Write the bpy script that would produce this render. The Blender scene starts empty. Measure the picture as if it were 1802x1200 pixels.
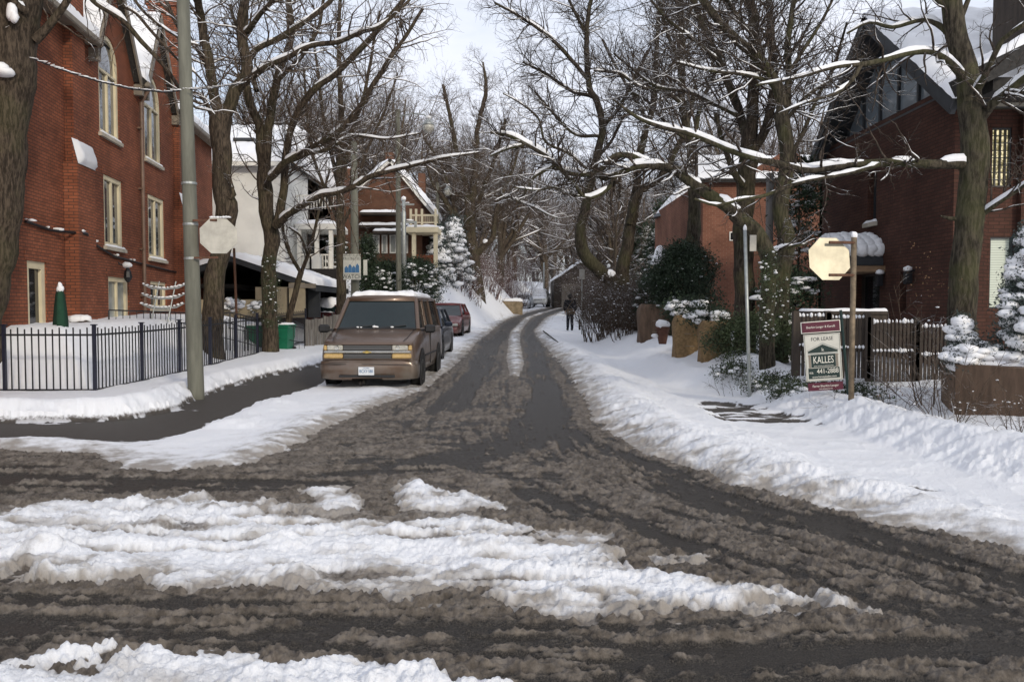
import bpy, bmesh, math, random
import numpy as np
from mathutils import Vector, Matrix
from mathutils.geometry import tessellate_polygon
rng = np.random.default_rng(7)
random.seed(7)
R = math.radians
S = bpy.context.scene
COL = S.collection

# ------------------------------------------------------------------ camera
F = 1400.0                       # focal length in pixels of the 1802 px wide photograph
PITCH = math.atan(55 / F)
CAM = Vector((0, 0, 1.6))
cd = bpy.data.cameras.new('camera')
cam = bpy.data.objects.new('camera', cd)
COL.objects.link(cam)
cam.location = CAM
cam.rotation_euler = (R(90) - PITCH, 0, 0)
cd.sensor_width = 36
cd.lens = F / 1802 * 36
cd.clip_start = 0.1
cd.clip_end = 2000
S.camera = cam

# ------------------------------------------------------------------ light
SUN_EL, SUN_AZ = 23.0, 150.0      # azimuth clockwise from +Y: low, behind the viewer's right shoulder
w = bpy.data.worlds.new('World')
S.world = w
w.use_nodes = True
nt = w.node_tree
bg = nt.nodes['Background']
sky = nt.nodes.new('ShaderNodeTexSky')
sky.sky_type = 'NISHITA'
sky.sun_disc = False
sky.sun_elevation = R(SUN_EL)
sky.sun_rotation = R(SUN_AZ)
sky.air_density = 1.0
sky.dust_density = 1.5
tc = nt.nodes.new('ShaderNodeTexCoord')
mp = nt.nodes.new('ShaderNodeMapping')
mp.inputs['Scale'].default_value = (1.3, 1.3, 4.0)
nz = nt.nodes.new('ShaderNodeTexNoise')
nz.inputs['Scale'].default_value = 1.7
nz.inputs['Detail'].default_value = 6
nz.inputs['Roughness'].default_value = .55
cr = nt.nodes.new('ShaderNodeValToRGB')
cr.color_ramp.elements[0].position = .34
cr.color_ramp.elements[0].color = (.50, .50, .50, 1)
cr.color_ramp.elements[1].position = .58
cr.color_ramp.elements[1].color = (1, 1, 1, 1)
mx = nt.nodes.new('ShaderNodeMix')
mx.data_type = 'RGBA'
mx.inputs[7].default_value = (5.9, 6.15, 6.9, 1)      # pale winter cloud
nt.links.new(tc.outputs['Generated'], mp.inputs[0])
nt.links.new(mp.outputs[0], nz.inputs['Vector'])
nt.links.new(nz.outputs[0], cr.inputs[0])
nt.links.new(cr.outputs[0], mx.inputs[0])
nt.links.new(sky.outputs[0], mx.inputs[6])
nt.links.new(mx.outputs[2], bg.inputs[0])
bg.inputs[1].default_value = 0.12
sl = bpy.data.lights.new('sun', 'SUN')
sl.energy = 1.35
sl.angle = R(5)
sl.color = (1.0, .90, .74)
sun = bpy.data.objects.new('sun', sl)
COL.objects.link(sun)
sd = Vector((math.sin(R(SUN_AZ)) * math.cos(R(SUN_EL)), math.cos(R(SUN_AZ)) * math.cos(R(SUN_EL)), math.sin(R(SUN_EL))))
sun.rotation_euler = sd.to_track_quat('Z', 'Y').to_euler()
S.view_settings.view_transform = 'Standard'
S.view_settings.look = 'None'
S.view_settings.exposure = 0.42
S.view_settings.gamma = 1.0
S.cycles.max_bounces = 6
S.cycles.diffuse_bounces = 3
S.cycles.glossy_bounces = 3
S.cycles.use_denoising = True

# ------------------------------------------------------------------ survey helpers
_c, _s = math.cos(PITCH), math.sin(PITCH)
def P(u, v, Y):
    """world point seen at photograph pixel u, v at distance Y"""
    dx, dy = (u - 901) / F, (600 - v) / F
    fy, fz = _c + dy * _s, -_s + dy * _c
    k = Y / fy
    return Vector((dx * k, Y, 1.6 + fz * k))
def zroad(y):
    y = np.asarray(y, float)
    t = np.clip(y - 15, 0, 130)
    return 0.027 * (t * t / (t + 3.0))
def sm(a, b, x):
    t = np.clip((x - a) / (b - a), 0, 1)
    return t * t * (3 - 2 * t)
ROADX = ([-50, 30, 40, 50, 60, 70, 85, 100, 120, 170, 400], [0, 0, .25, .9, 1.8, 3.0, 5.4, 8.6, 13, 26, 90])
def cx(y):
    return np.interp(y, ROADX[0], ROADX[1])
def H(x, y):
    """ground height without the snow's own relief"""
    x = np.asarray(x, float); y = np.asarray(y, float)
    z = zroad(y)
    t = np.minimum(sm(7.5, 9.3, -x), sm(14.3, 16.2, y))
    z = z + 1.12 * t * (1 - .35 * sm(24, 30, y))
    z = z + .75 * sm(10.5, 16, -x) * sm(26, 32, y)
    left = cx(y) - 3.3 + 1.4 * sm(38, 46, y) - x - 5.0 * sm(68, 78, y)
    z = z + np.clip(left, 0, 2.6) * 1.15 * sm(40, 50, y)
    z = z + np.clip(left - 1.2, 0, 3) * .45 * sm(32, 42, y) * (1 - sm(40, 50, y))
    right = x - cx(y) - 5.2 + 2.15 * sm(13.5, 17, y) * sm(40, 30, y)
    z = z + (.30 + .08 * sm(14, 18, y)) * sm(0, 2.5 - 1.5 * sm(14, 17, y), right) * sm(5, 9, y)
    z = z + np.clip(right - 4, 0, 12) * .10 * sm(40, 60, y)
    return z
def Hf(x, y):
    return float(H(x, y))
def G(u, v, z=0.0):
    """point of the road level ground seen at pixel u, v"""
    Y = 10.0
    for _ in range(60):
        p = P(u, v, Y)
        k = (p.z - 1.6) / Y
        if k > -1e-3: break
        Yn = (1.6 - z - float(zroad(Y))) / -k
        Y = .5 * Y + .5 * min(Yn, 140)
    return P(u, v, Y)

# ------------------------------------------------------------------ numpy noise
_perm = rng.permutation(256)
_perm = np.concatenate([_perm, _perm])
_ga = rng.random(256) * 2 * np.pi
_gx, _gy = np.cos(_ga), np.sin(_ga)
def pn(x, y):
    xi = np.floor(x).astype(np.int64); yi = np.floor(y).astype(np.int64)
    xf = x - xi; yf = y - yi
    xi &= 255; yi &= 255
    u = xf * xf * xf * (xf * (xf * 6 - 15) + 10); v = yf * yf * yf * (yf * (yf * 6 - 15) + 10)
    def g(a, b, dx, dy):
        h = _perm[_perm[a & 255] + (b & 255)]
        return _gx[h] * dx + _gy[h] * dy
    n00 = g(xi, yi, xf, yf); n10 = g(xi + 1, yi, xf - 1, yf)
    n01 = g(xi, yi + 1, xf, yf - 1); n11 = g(xi + 1, yi + 1, xf - 1, yf - 1)
    a = n00 + u * (n10 - n00); b = n01 + u * (n11 - n01)
    return (a + v * (b - a)) * 1.5
def fbm(x, y, o=4, bill=False):
    s = 0; a = 1; t = 0
    for i in range(o):
        n = pn(x * 2 ** i + 17.3 * i, y * 2 ** i - 9.1 * i)
        if bill: n = 1 - 2 * np.abs(n)
        s = s + a * n; t += a; a *= .5
    return s / t
def lumps(x, y, seed=0):
    """rounded clods: smooth hemispheres round jittered cell points"""
    xi = np.floor(x).astype(np.int64); yi = np.floor(y).astype(np.int64)
    best = np.zeros_like(x)
    for dx in (-1, 0, 1):
        for dy in (-1, 0, 1):
            a = (xi + dx); b = (yi + dy)
            h = _perm[_perm[(a + seed) & 255] + (b & 255)]
            h2 = _perm[(h + 91) & 255]; h3 = _perm[(h + 37) & 255]
            px = a + .15 + .7 * h / 255.; py = b + .15 + .7 * h2 / 255.
            r = .25 + .55 * h3 / 255.
            d2 = ((x - px) ** 2 + (y - py) ** 2) / (r * r)
            best = np.maximum(best, np.sqrt(np.clip(1 - d2, 0, 1)) * r)
    return best

# ------------------------------------------------------------------ materials
def newmat(name):
    m = bpy.data.materials.new(name)
    m.use_nodes = True
    return m, m.node_tree, m.node_tree.nodes['Principled BSDF']
def N(nt, typ, **kw):
    n = nt.nodes.new('ShaderNode' + typ)
    for k, v in kw.items():
        if k.startswith('i_'):
            n.inputs[k[2:].replace('_', ' ')].default_value = v
        else:
            setattr(n, k, v)
    return n
def mixc(nt, fac, a, b):
    n = N(nt, 'Mix', data_type='RGBA')
    for i, s in ((0, fac), (6, a), (7, b)):
        if hasattr(s, 'links'): nt.links.new(s, n.inputs[i])
        else: n.inputs[i].default_value = s if i == 0 else (*s, 1)
    return n.outputs[2]
def ramp(nt, src, a, b, c0=0.0, c1=1.0):
    n = N(nt, 'MapRange', clamp=True, interpolation_type='SMOOTHSTEP')
    n.inputs[1].default_value = a; n.inputs[2].default_value = b
    n.inputs[3].default_value = c0; n.inputs[4].default_value = c1
    nt.links.new(src, n.inputs[0])
    return n.outputs[0]
def noise(nt, vec, scale, detail=4, rough=.55, stretch=None):
    if stretch:
        mpn = N(nt, 'Mapping'); mpn.inputs['Scale'].default_value = stretch
        nt.links.new(vec, mpn.inputs[0]); vec = mpn.outputs[0]
    n = N(nt, 'TexNoise'); n.inputs['Scale'].default_value = scale
    n.inputs['Detail'].default_value = detail; n.inputs['Roughness'].default_value = rough
    nt.links.new(vec, n.inputs['Vector'])
    return n.outputs[0]
def math_(nt, op, a, b=None):
    n = N(nt, 'Math', operation=op)
    for i, s in enumerate((a, b)):
        if s is None: continue
        if hasattr(s, 'links'): nt.links.new(s, n.inputs[i])
        else: n.inputs[i].default_value = s
    return n.outputs[0]
def bump(nt, b, h, strength=.4, dist=.02):
    n = N(nt, 'Bump'); n.inputs['Strength'].default_value = strength; n.inputs['Distance'].default_value = dist
    nt.links.new(h, n.inputs['Height']); nt.links.new(n.outputs[0], b.inputs['Normal'])
def pm(name, col, rough=.6, var=.25, scale=6, metal=0., bmp=.15, spec=.4, stretch=None, dist=.01):
    """plain procedural material: base colour broken by noise, with a little relief"""
    m, nt, b = newmat(name)
    tc = N(nt, 'TexCoord')
    n1 = noise(nt, tc.outputs['Object'], scale, 5, .6, stretch)
    c2 = tuple(c * (1 - var) for c in col); c3 = tuple(min(1, c * (1 + var)) for c in col)
    nt.links.new(mixc(nt, ramp(nt, n1, .3, .7), c2, c3), b.inputs['Base Color'])
    b.inputs['Roughness'].default_value = rough
    b.inputs['Metallic'].default_value = metal
    b.inputs['Specular IOR Level'].default_value = spec
    if bmp:
        n2 = noise(nt, tc.outputs['Object'], scale * 6, 4, .6, stretch)
        bump(nt, b, n2, bmp, dist)
    return m
def brick(name, c1, c2, mortar, bw=.215, bh=.075, rough=.85):
    m, nt, b = newmat(name)
    tc = N(nt, 'TexCoord'); sp = N(nt, 'SeparateXYZ'); nt.links.new(tc.outputs['Object'], sp.inputs[0])
    cb = N(nt, 'CombineXYZ'); nt.links.new(math_(nt, 'ADD', sp.outputs[0], sp.outputs[1]), cb.inputs[0])
    nt.links.new(sp.outputs[2], cb.inputs[1])
    br = N(nt, 'TexBrick'); br.inputs['Scale'].default_value = 1
    br.inputs['Brick Width'].default_value = bw; br.inputs['Row Height'].default_value = bh
    br.inputs['Mortar Size'].default_value = .011; br.inputs['Mortar Smooth'].default_value = .3
    br.inputs['Bias'].default_value = -.2
    br.inputs['Color1'].default_value = (*c1, 1); br.inputs['Color2'].default_value = (*c2, 1); br.inputs['Mortar'].default_value = (*mortar, 1)
    nt.links.new(cb.outputs[0], br.inputs['Vector'])
    n1 = noise(nt, tc.outputs['Object'], .9, 6, .65)
    hsv = N(nt, 'HueSaturation'); nt.links.new(br.outputs['Color'], hsv.inputs['Color'])
    nt.links.new(ramp(nt, n1, .25, .75, .72, 1.25), hsv.inputs['Value'])
    n3 = noise(nt, tc.outputs['Object'], 14, 3, .6, (1, 1, .25))
    dirt = mixc(nt, ramp(nt, n3, .62, .8, 0, .35), (0, 0, 0), (.32, .29, .26))
    mxx = N(nt, 'Mix', data_type='RGBA'); mxx.blend_type = 'MIX'
    nt.links.new(ramp(nt, n3, .64, .82, 0, .22), mxx.inputs[0]); nt.links.new(hsv.outputs[0], mxx.inputs[6]); mxx.inputs[7].default_value = (.30, .25, .22, 1)
    nt.links.new(mxx.outputs[2], b.inputs['Base Color'])
    b.inputs['Roughness'].default_value = rough
    b.inputs['Specular IOR Level'].default_value = .2
    bump(nt, b, math_(nt, 'SUBTRACT', n1, br.outputs['Fac']), .5, .012)
    return m
def siding(name, col, pitch=.12, vertical=False):
    m, nt, b = newmat(name)
    tc = N(nt, 'TexCoord'); sp = N(nt, 'SeparateXYZ'); nt.links.new(tc.outputs['Object'], sp.inputs[0])
    src = math_(nt, 'ADD', sp.outputs[0], sp.outputs[1]) if vertical else sp.outputs[2]
    f = math_(nt, 'FRACT', math_(nt, 'DIVIDE', src, pitch))
    n1 = noise(nt, tc.outputs['Object'], 1.2, 5)
    c = mixc(nt, ramp(nt, n1, .3, .7), tuple(x * .88 for x in col), col)
    nt.links.new(mixc(nt, ramp(nt, f, .9, .98, 0, .45), c, (.05, .05, .05)) if False else c, b.inputs['Base Color'])
    b.inputs['Roughness'].default_value = .6
    bump(nt, b, f, .6, .02)
    return m
def snowmat(name='snow', bright=.86):
    m, nt, b = newmat(name)
    tc = N(nt, 'TexCoord')
    n1 = noise(nt, tc.outputs['Object'], 5, 5, .6); n2 = noise(nt, tc.outputs['Object'], 45, 4, .7)
    nt.links.new(mixc(nt, n1, (bright * .96, bright * .97, bright), (bright, bright, bright)), b.inputs['Base Color'])
    b.inputs['Roughness'].default_value = .65
    b.inputs['Specular IOR Level'].default_value = .25
    bump(nt, b, math_(nt, 'ADD', n1, n2), .5, .02)
    return m
def barkmat(name, col, moss=0.0, snowy=.55, lo=.45, hi=.75, nscale=2.5):
    """bark; snow lies in patches on faces that look up"""
    m, nt, b = newmat(name)
    tc = N(nt, 'TexCoord')
    n1 = noise(nt, tc.outputs['Object'], 22, 6, .7, (1, 1, .20))
    n2 = noise(nt, tc.outputs['Object'], 1.2, 3, .6)
    c = mixc(nt, ramp(nt, n1, .38, .64), tuple(x * .40 for x in col), tuple(x * 1.5 for x in col))
    if moss: c = mixc(nt, ramp(nt, n2, .45, .62, 0, moss), c, (.075, .08, .03))
    if snowy > 0:
        g = N(nt, 'NewGeometry'); sp = N(nt, 'SeparateXYZ'); nt.links.new(g.outputs['Normal'], sp.inputs[0])
        n3 = noise(nt, tc.outputs['Object'], nscale, 3, .6)
        k = math_(nt, 'MULTIPLY', ramp(nt, sp.outputs[2], lo, hi), ramp(nt, n3, .62 - snowy * .4, .72 - snowy * .4))
        c = mixc(nt, k, c, (.82, .83, .85))
    nt.links.new(c, b.inputs['Base Color'])
    b.inputs['Roughness'].default_value = .85
    b.inputs['Specular IOR Level'].default_value = .15
    bump(nt, b, n1, .8, .03)
    return m
def glassmat(name, col=(.02, .025, .03), rough=.04, wav=.0, ior=1.6):
    m, nt, b = newmat(name)
    b.inputs['Base Color'].default_value = (*col, 1)
    b.inputs['Roughness'].default_value = rough
    b.inputs['IOR'].default_value = ior
    b.inputs['Specular IOR Level'].default_value = .8
    tc = N(nt, 'TexCoord')
    n1 = noise(nt, tc.outputs['Object'], 1.3, 3)
    nt.links.new(mixc(nt, n1, tuple(c * .6 for c in col), tuple(c * 1.6 for c in col)), b.inputs['Base Color'])
    if wav: bump(nt, b, n1, wav, .05)
    return m

# ------------------------------------------------------------------ object helpers
def link(o, parent=None):
    COL.objects.link(o)
    if parent is not None: o.parent = parent
    return o
def tag(o, label=None, cat=None, group=None, kind=None):
    if label: o['label'] = label
    if cat: o['category'] = cat
    if group: o['group'] = group
    if kind: o['kind'] = kind
    return o
def empty(name, loc=(0, 0, 0), rz=0, label=None, cat=None, group=None):
    o = bpy.data.objects.new(name, None)
    o.location = loc; o.rotation_euler = (0, 0, rz); o.empty_display_size = .2
    link(o)
    return tag(o, label, cat, group)
def from_np(name, V, faces, mat, parent=None, smooth=True):
    """faces: (N,4) or (N,3) int array"""
    V = np.asarray(V, np.float32); faces = np.asarray(faces, np.int32)
    me = bpy.data.meshes.new(name)
    n, k = faces.shape
    me.vertices.add(len(V)); me.vertices.foreach_set('co', V.ravel())
    me.loops.add(n * k); me.loops.foreach_set('vertex_index', faces.ravel())
    me.polygons.add(n); me.polygons.foreach_set('loop_start', np.arange(0, n * k, k, dtype=np.int32))
    me.polygons.foreach_set('use_smooth', np.full(n, smooth, bool))
    me.update(calc_edges=True)
    if mat: me.materials.append(mat)
    o = bpy.data.objects.new(name, me)
    return link(o, parent)
def dup(root, loc=None, rz=None, label=None, scale=None):
    def cp(o, par):
        c = o.copy(); COL.objects.link(c); c.parent = par
        for ch in o.children: cp(ch, c)
        return c
    c = cp(root, None)
    if loc is not None: c.location = loc
    if rz is not None: c.rotation_euler = (0, 0, rz)
    if scale is not None: c.scale = scale if hasattr(scale, '__len__') else (scale,) * 3
    if label: c['label'] = label
    return c
class MB:
    """collects shapes and links them as one mesh object"""
    def __init__(s): s.v = []; s.f = []; s.M = Matrix()
    def add(s, vs, fs):
        b = len(s.v)
        s.v += [s.M @ Vector(v) for v in vs]
        s.f += [tuple(b + i for i in f) for f in fs]
        return s
    def box(s, x0, x1, y0, y1, z0, z1, ch=0):
        if ch:
            c = min(ch, (x1 - x0) / 3, (y1 - y0) / 3, (z1 - z0) / 3)
            vs = []
            for z, k in ((z0, c), (z0 + c, 0), (z1 - c, 0), (z1, c)):
                a, b_, d, e = x0 + k, x1 - k, y0 + k, y1 - k
                q = c if not k else c * .5
                vs += [(a + q, d, z), (b_ - q, d, z), (b_, d + q, z), (b_, e - q, z), (b_ - q, e, z), (a + q, e, z), (a, e - q, z), (a, d + q, z)]
            fs = [tuple(range(7, -1, -1)), tuple(range(24, 32))]
            for k in range(3):
                for i in range(8): fs.append((8 * k + i, 8 * k + (i + 1) % 8, 8 * k + 8 + (i + 1) % 8, 8 * k + 8 + i))
            return s.add(vs, fs)
        return s.add([(x0, y0, z0), (x1, y0, z0), (x1, y1, z0), (x0, y1, z0), (x0, y0, z1), (x1, y0, z1), (x1, y1, z1), (x0, y1, z1)],
                     [(3, 2, 1, 0), (4, 5, 6, 7), (0, 1, 5, 4), (1, 2, 6, 5), (2, 3, 7, 6), (3, 0, 4, 7)])
    def bar(s, a, b, r, n=8, r2=None, cap=True):
        a = Vector(a); b = Vector(b); d = (b - a).normalized(); r2 = r if r2 is None else r2
        x = d.orthogonal().normalized(); y = d.cross(x)
        vs = [a + (x * math.cos(t) + y * math.sin(t)) * r for t in [2 * math.pi * i / n for i in range(n)]]
        vs += [b + (x * math.cos(t) + y * math.sin(t)) * r2 for t in [2 * math.pi * i / n for i in range(n)]]
        fs = [(i, (i + 1) % n, n + (i + 1) % n, n + i) for i in range(n)]
        if cap: fs += [tuple(range(n - 1, -1, -1)), tuple(range(n, 2 * n))]
        return s.add(vs, fs)
    def path(s, pts, r, n=6):
        for a, b in zip(pts, pts[1:]): s.bar(a, b, r, n)
        return s
    def lathe(s, prof, n=16, c=(0, 0, 0), axis='z', cap=True):
        vs = []; k = len(prof)
        for i in range(n):
            t = 2 * math.pi * i / n
            for r, h in prof:
                p = (r * math.cos(t), r * math.sin(t), h)
                if axis == 'x': p = (h, r * math.cos(t), r * math.sin(t))
                if axis == 'y': p = (r * math.cos(t), h, r * math.sin(t))
                vs.append((p[0] + c[0], p[1] + c[1], p[2] + c[2]))
        fs = []
        for i in range(n):
            j = (i + 1) % n
            for q in range(k - 1): fs.append((i * k + q, j * k + q, j * k + q + 1, i * k + q + 1))
        if cap: fs.append(tuple(i * k for i in range(n - 1, -1, -1))); fs.append(tuple(i * k + k - 1 for i in range(n)))
        return s.add(vs, fs)
    def prism(s, poly, y0, y1, axis='y'):
        """poly of (a,b) extruded: axis y -> (a,y,b); axis x -> (x,a,b); axis z -> (a,b,z)"""
        n = len(poly)
        def m(p, t): return {'y': (p[0], t, p[1]), 'x': (t, p[0], p[1]), 'z': (p[0], p[1], t)}[axis]
        vs = [m(p, y0) for p in poly] + [m(p, y1) for p in poly]
        tri = tessellate_polygon([[Vector((p[0], p[1], 0)) for p in poly]])
        fs = [tuple(t) for t in tri] + [tuple(n + i for i in t[::-1]) for t in tri]
        fs += [(i, (i + 1) % n, n + (i + 1) % n, n + i) for i in range(n)]
        return s.add(vs, fs)
    def build(s, name, mat, parent=None, smooth=False, bevel=0, label=None):
        me = bpy.data.meshes.new(name)
        me.from_pydata([tuple(v) for v in s.v], [], s.f)
        bm = bmesh.new(); bm.from_mesh(me)
        bmesh.ops.recalc_face_normals(bm, faces=bm.faces)
        bm.to_mesh(me); bm.free()
        if smooth: me.polygons.foreach_set('use_smooth', [True] * len(me.polygons))
        me.materials.append(mat)
        o = bpy.data.objects.new(name, me)
        if bevel:
            md = o.modifiers.new('bevel', 'BEVEL'); md.width = bevel; md.segments = 2; md.limit_method = 'ANGLE'
        if label: o['label'] = label
        return link(o, parent)
def facade(mb, outer, holes, depth):
    """wall face in the x-z plane at y=0 (facing -y) with holes cut and reveals going to y=depth"""
    polys = [[Vector((p[0], p[1], 0)) for p in outer]] + [[Vector((p[0], p[1], 0)) for p in h] for h in holes]
    flat = [p for q in polys for p in q]
    tri = tessellate_polygon(polys)
    mb.add([(p.x, 0, p.y) for p in flat], [tuple(t) for t in tri])
    for h in holes:
        n = len(h)
        mb.add([(p[0], 0, p[1]) for p in h] + [(p[0], depth, p[1]) for p in h], [(i, (i + 1) % n, n + (i + 1) % n, n + i) for i in range(n)])
def rect(x0, x1, z0, z1): return [(x0, z0), (x1, z0), (x1, z1), (x0, z1)]
def arch(x0, x1, z0, z1, n=10):
    r = (x1 - x0) / 2; c = (x0 + x1) / 2; zs = z1 - r * 1.05
    return [(x0, z0), (x1, z0)] + [(c + r * math.cos(math.pi * i / n), zs + 1.05 * r * math.sin(math.pi * i / n)) for i in range(n + 1)]
def text(name, body, size, mat, parent, loc, rot, sx=1.0, ext=.002, align='CENTER'):
    cu = bpy.data.curves.new(name, 'FONT')
    cu.body = body; cu.size = size; cu.extrude = ext; cu.align_x = align; cu.align_y = 'CENTER'; cu.resolution_u = 3
    t = bpy.data.objects.new(name + '_src', cu)
    COL.objects.link(t)
    dg = bpy.context.evaluated_depsgraph_get()
    me = bpy.data.meshes.new_from_object(t.evaluated_get(dg))
    bpy.data.objects.remove(t)
    me.materials.clear(); me.materials.append(mat)
    o = bpy.data.objects.new(name, me)
    o.location = loc; o.rotation_euler = rot; o.scale = (sx, 1, 1)
    return link(o, parent)
# ---------------- snow pieces
def ico(sub=2):
    bm = bmesh.new(); bmesh.ops.create_icosphere(bm, subdivisions=sub, radius=1)
    v = np.array([x.co[:] for x in bm.verts]); f = np.array([[q.index for q in p.verts] for p in bm.faces]); bm.free()
    return v, f
ICO1 = ico(1); ICO2 = ico(2); ICO3 = ico(3)
def blobs(name, C, Rr, mat, parent, ic=None, rough=.25):
    """many irregular rounded lumps as one mesh. C (n,3), Rr (n,3) radii"""
    bv, bf = ic or ICO1
    C = np.asarray(C, float); Rr = np.asarray(Rr, float); n = len(C); m = len(bv)
    V = np.repeat(bv[None], n, 0)
    w1 = rng.normal(size=(n, 1, 3)); w2 = rng.normal(size=(n, 1, 3)); ph = rng.random((n, 1)) * 6.28
    V = V * (1 + (rough * rng.normal(size=(n, m)) * .35 + .11 * np.sin((V * w1).sum(-1) * 2.6 + ph) + .05 * np.sin((V * w2).sum(-1) * 5 + ph * 2))[..., None])
    a = rng.random(n) * 6.28
    ca, sa = np.cos(a)[:, None], np.sin(a)[:, None]
    x = V[..., 0] * Rr[:, None, 0]; y = V[..., 1] * Rr[:, None, 1]
    V2 = np.stack([x * ca - y * sa, x * sa + y * ca, V[..., 2] * Rr[:, None, 2]], -1) + C[:, None]
    Fc = (bf[None] + (np.arange(n) * m)[:, None, None]).reshape(-1, 3)
    o = from_np(name, V2.reshape(-1, 3), Fc, mat, parent)
    if n > 10: o['kind'] = 'stuff'
    return o
def snow_sheet(name, A, B, C, D, th, mat, parent, nu=40, nv=20, amp=.03, edge=.05, fr=2.0):
    """snow lying on the quad A B C D (B-A along, D-A up the slope): uneven top, ragged rounded edge"""
    A, B, C, D = (np.array(q, float) for q in (A, B, C, D))
    n = np.cross(B - A, D - A); n /= np.linalg.norm(n)
    if n[2] < 0: n = -n
    u = np.linspace(0, 1, nu)[None, :, None]; v = np.linspace(0, 1, nv)[:, None, None]
    Pq = (A * (1 - u) + B * u) * (1 - v) + (D * (1 - u) + C * u) * v
    L = np.linalg.norm(B - A); W = np.linalg.norm(D - A)
    du = np.minimum(u, 1 - u)[..., 0] * L; dv = np.minimum(v, 1 - v)[..., 0] * W
    ed = np.minimum(du + 0 * dv, dv + 0 * du)
    prof = np.sqrt(np.clip(ed / max(th, .03), 0, 1))
    so = rng.random() * 50
    uu = u[..., 0] * L + 0 * dv; vv = v[..., 0] * W + 0 * du
    nn = fbm(uu * fr + so, vv * fr + so, 3)
    hgt = th * prof * (1 + .35 * nn) + amp * nn * prof
    top = Pq + n * hgt[..., None]
    wig = (pn(uu * 3 + so, vv * 3) * edge)[..., None] * (ed < 1e-6)[..., None]
    cen = (A + B + C + D) / 4
    dirc = (cen - Pq); dirc /= np.linalg.norm(dirc, axis=-1, keepdims=True) + 1e-9
    top = top + dirc * np.abs(wig)
    V = top.reshape(-1, 3)
    i = np.arange(nv * nu).reshape(nv, nu)
    q = np.stack([i[:-1, :-1], i[:-1, 1:], i[1:, 1:], i[1:, :-1]], -1).reshape(-1, 4)
    return from_np(name, V, q, mat, parent)
# ------------------------------------------------------------------ shared materials
M = {}
M['snow'] = snowmat()
M['bark'] = barkmat('bark_brown', (.068, .052, .038), .2, .0)
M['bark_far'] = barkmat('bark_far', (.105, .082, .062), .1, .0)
M['bark_dark'] = barkmat('bark_dark', (.050, .040, .031), .3, .0)
M['bark_moss'] = barkmat('bark_mossy', (.056, .047, .034), .4, .0)
M['twig'] = barkmat('twig_brown', (.095, .070, .052), 0, .42, .55, .8)
M['twig_dark'] = barkmat('twig_dark', (.062, .048, .038), 0, .36, .55, .8)
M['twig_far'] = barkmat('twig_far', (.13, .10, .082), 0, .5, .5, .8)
M['twig_red'] = barkmat('twig_reddish', (.115, .055, .045), 0, .62, .3, .7, 6)
M['brick_red'] = brick('brick_orange_red', (.275, .092, .048), (.19, .064, .035), (.10, .05, .034))
M['brick_dark'] = brick('brick_dark_brown', (.078, .035, .025), (.054, .025, .019), (.045, .025, .018))
M['brick_mid'] = brick('brick_orange', (.20, .085, .054), (.15, .062, .040), (.22, .12, .08))
M['brick_brown'] = brick('brick_brown', (.15, .068, .042), (.11, .048, .03), (.10, .07, .05))
M['cream'] = pm('cream_paint', (.66, .58, .40), .5, .08, 3)
M['white'] = pm('white_paint', (.74, .72, .66), .5, .06, 3)
M['siding'] = siding('white_siding', (.78, .78, .74))
M['stonec'] = pm('stone_sill', (.42, .38, .31), .8, .15, 5)
M['fascia'] = pm('grey_fascia', (.035, .038, .042), .5, .15, 4)
M['black'] = pm('black_iron', (.012, .012, .014), .45, .2, 8)
M['navy'] = pm('dark_blue_iron', (.014, .016, .030), .4, .2, 8)
M['brownpipe'] = pm('brown_metal', (.16, .10, .07), .5, .15, 5)
M['gutter'] = pm('gutter_taupe', (.22, .19, .15), .55, .15, 4)
M['shingle'] = pm('dark_shingle', (.03, .028, .026), .9, .35, 14, bmp=.5)
M['concrete'] = pm('pole_concrete', (.135, .135, .108), .85, .22, 7, bmp=.5, stretch=(1, 1, .15))
M['galv'] = pm('galvanised_steel', (.34, .36, .35), .45, .15, 9, metal=.55)
M['galv_rust'] = pm('weathered_post', (.17, .13, .085), .6, .35, 11, metal=.3)
M['signback'] = pm('sign_back_aluminium', (.40, .385, .34), .55, .16, 5, metal=.35, bmp=.1)
M['rust'] = pm('rusty_bracket', (.10, .045, .025), .7, .4, 20)
M['wood_dark'] = pm('dark_wood', (.045, .034, .026), .8, .3, 9, bmp=.4, stretch=(1, 1, .2))
M['wood_grey'] = pm('grey_wood', (.16, .15, .14), .8, .25, 9, bmp=.4, stretch=(1, 1, .2))
M['wood_mid'] = pm('brown_wood', (.11, .07, .045), .8, .3, 9, bmp=.4, stretch=(1, 1, .2))
M['burlap'] = pm('burlap', (.20, .13, .062), .95, .3, 16, bmp=.6)
M['stone_tan'] = pm('tan_stone', (.34, .24, .14), .9, .3, 4, bmp=.5)
M['terracotta'] = pm('terracotta', (.10, .045, .03), .8, .2, 8)
M['green_bin'] = pm('green_plastic', (.012, .14, .075), .4, .12, 4)
M['green_cloth'] = pm('dark_green_cloth', (.012, .05, .028), .9, .2, 6)
M['glass'] = glassmat('window_glass', (.05, .055, .06), .03, .12, 2.1)
M['glass_gable'] = glassmat('gable_glass', (.22, .26, .29), .08, .25, 1.9)  # pale bluish base colour stands in for sky reflected in the gable
M['glass_dark'] = glassmat('dark_glass', (.012, .014, .016), .05)
M['glass_car'] = glassmat('car_glass', (.009, .016, .017), .05, .15, 1.38)
M['curtain'] = pm('curtained_pane', (.30, .32, .30), .15, .25, 1.5, bmp=0, spec=.9)
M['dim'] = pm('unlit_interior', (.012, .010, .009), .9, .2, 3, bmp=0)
M['leaf_dark'] = pm('evergreen_leaf', (.022, .038, .018), .7, .5, 3, bmp=0)
M['leaf_mid'] = pm('evergreen_leaf_mid', (.045, .062, .026), .7, .5, 3, bmp=0)
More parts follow.
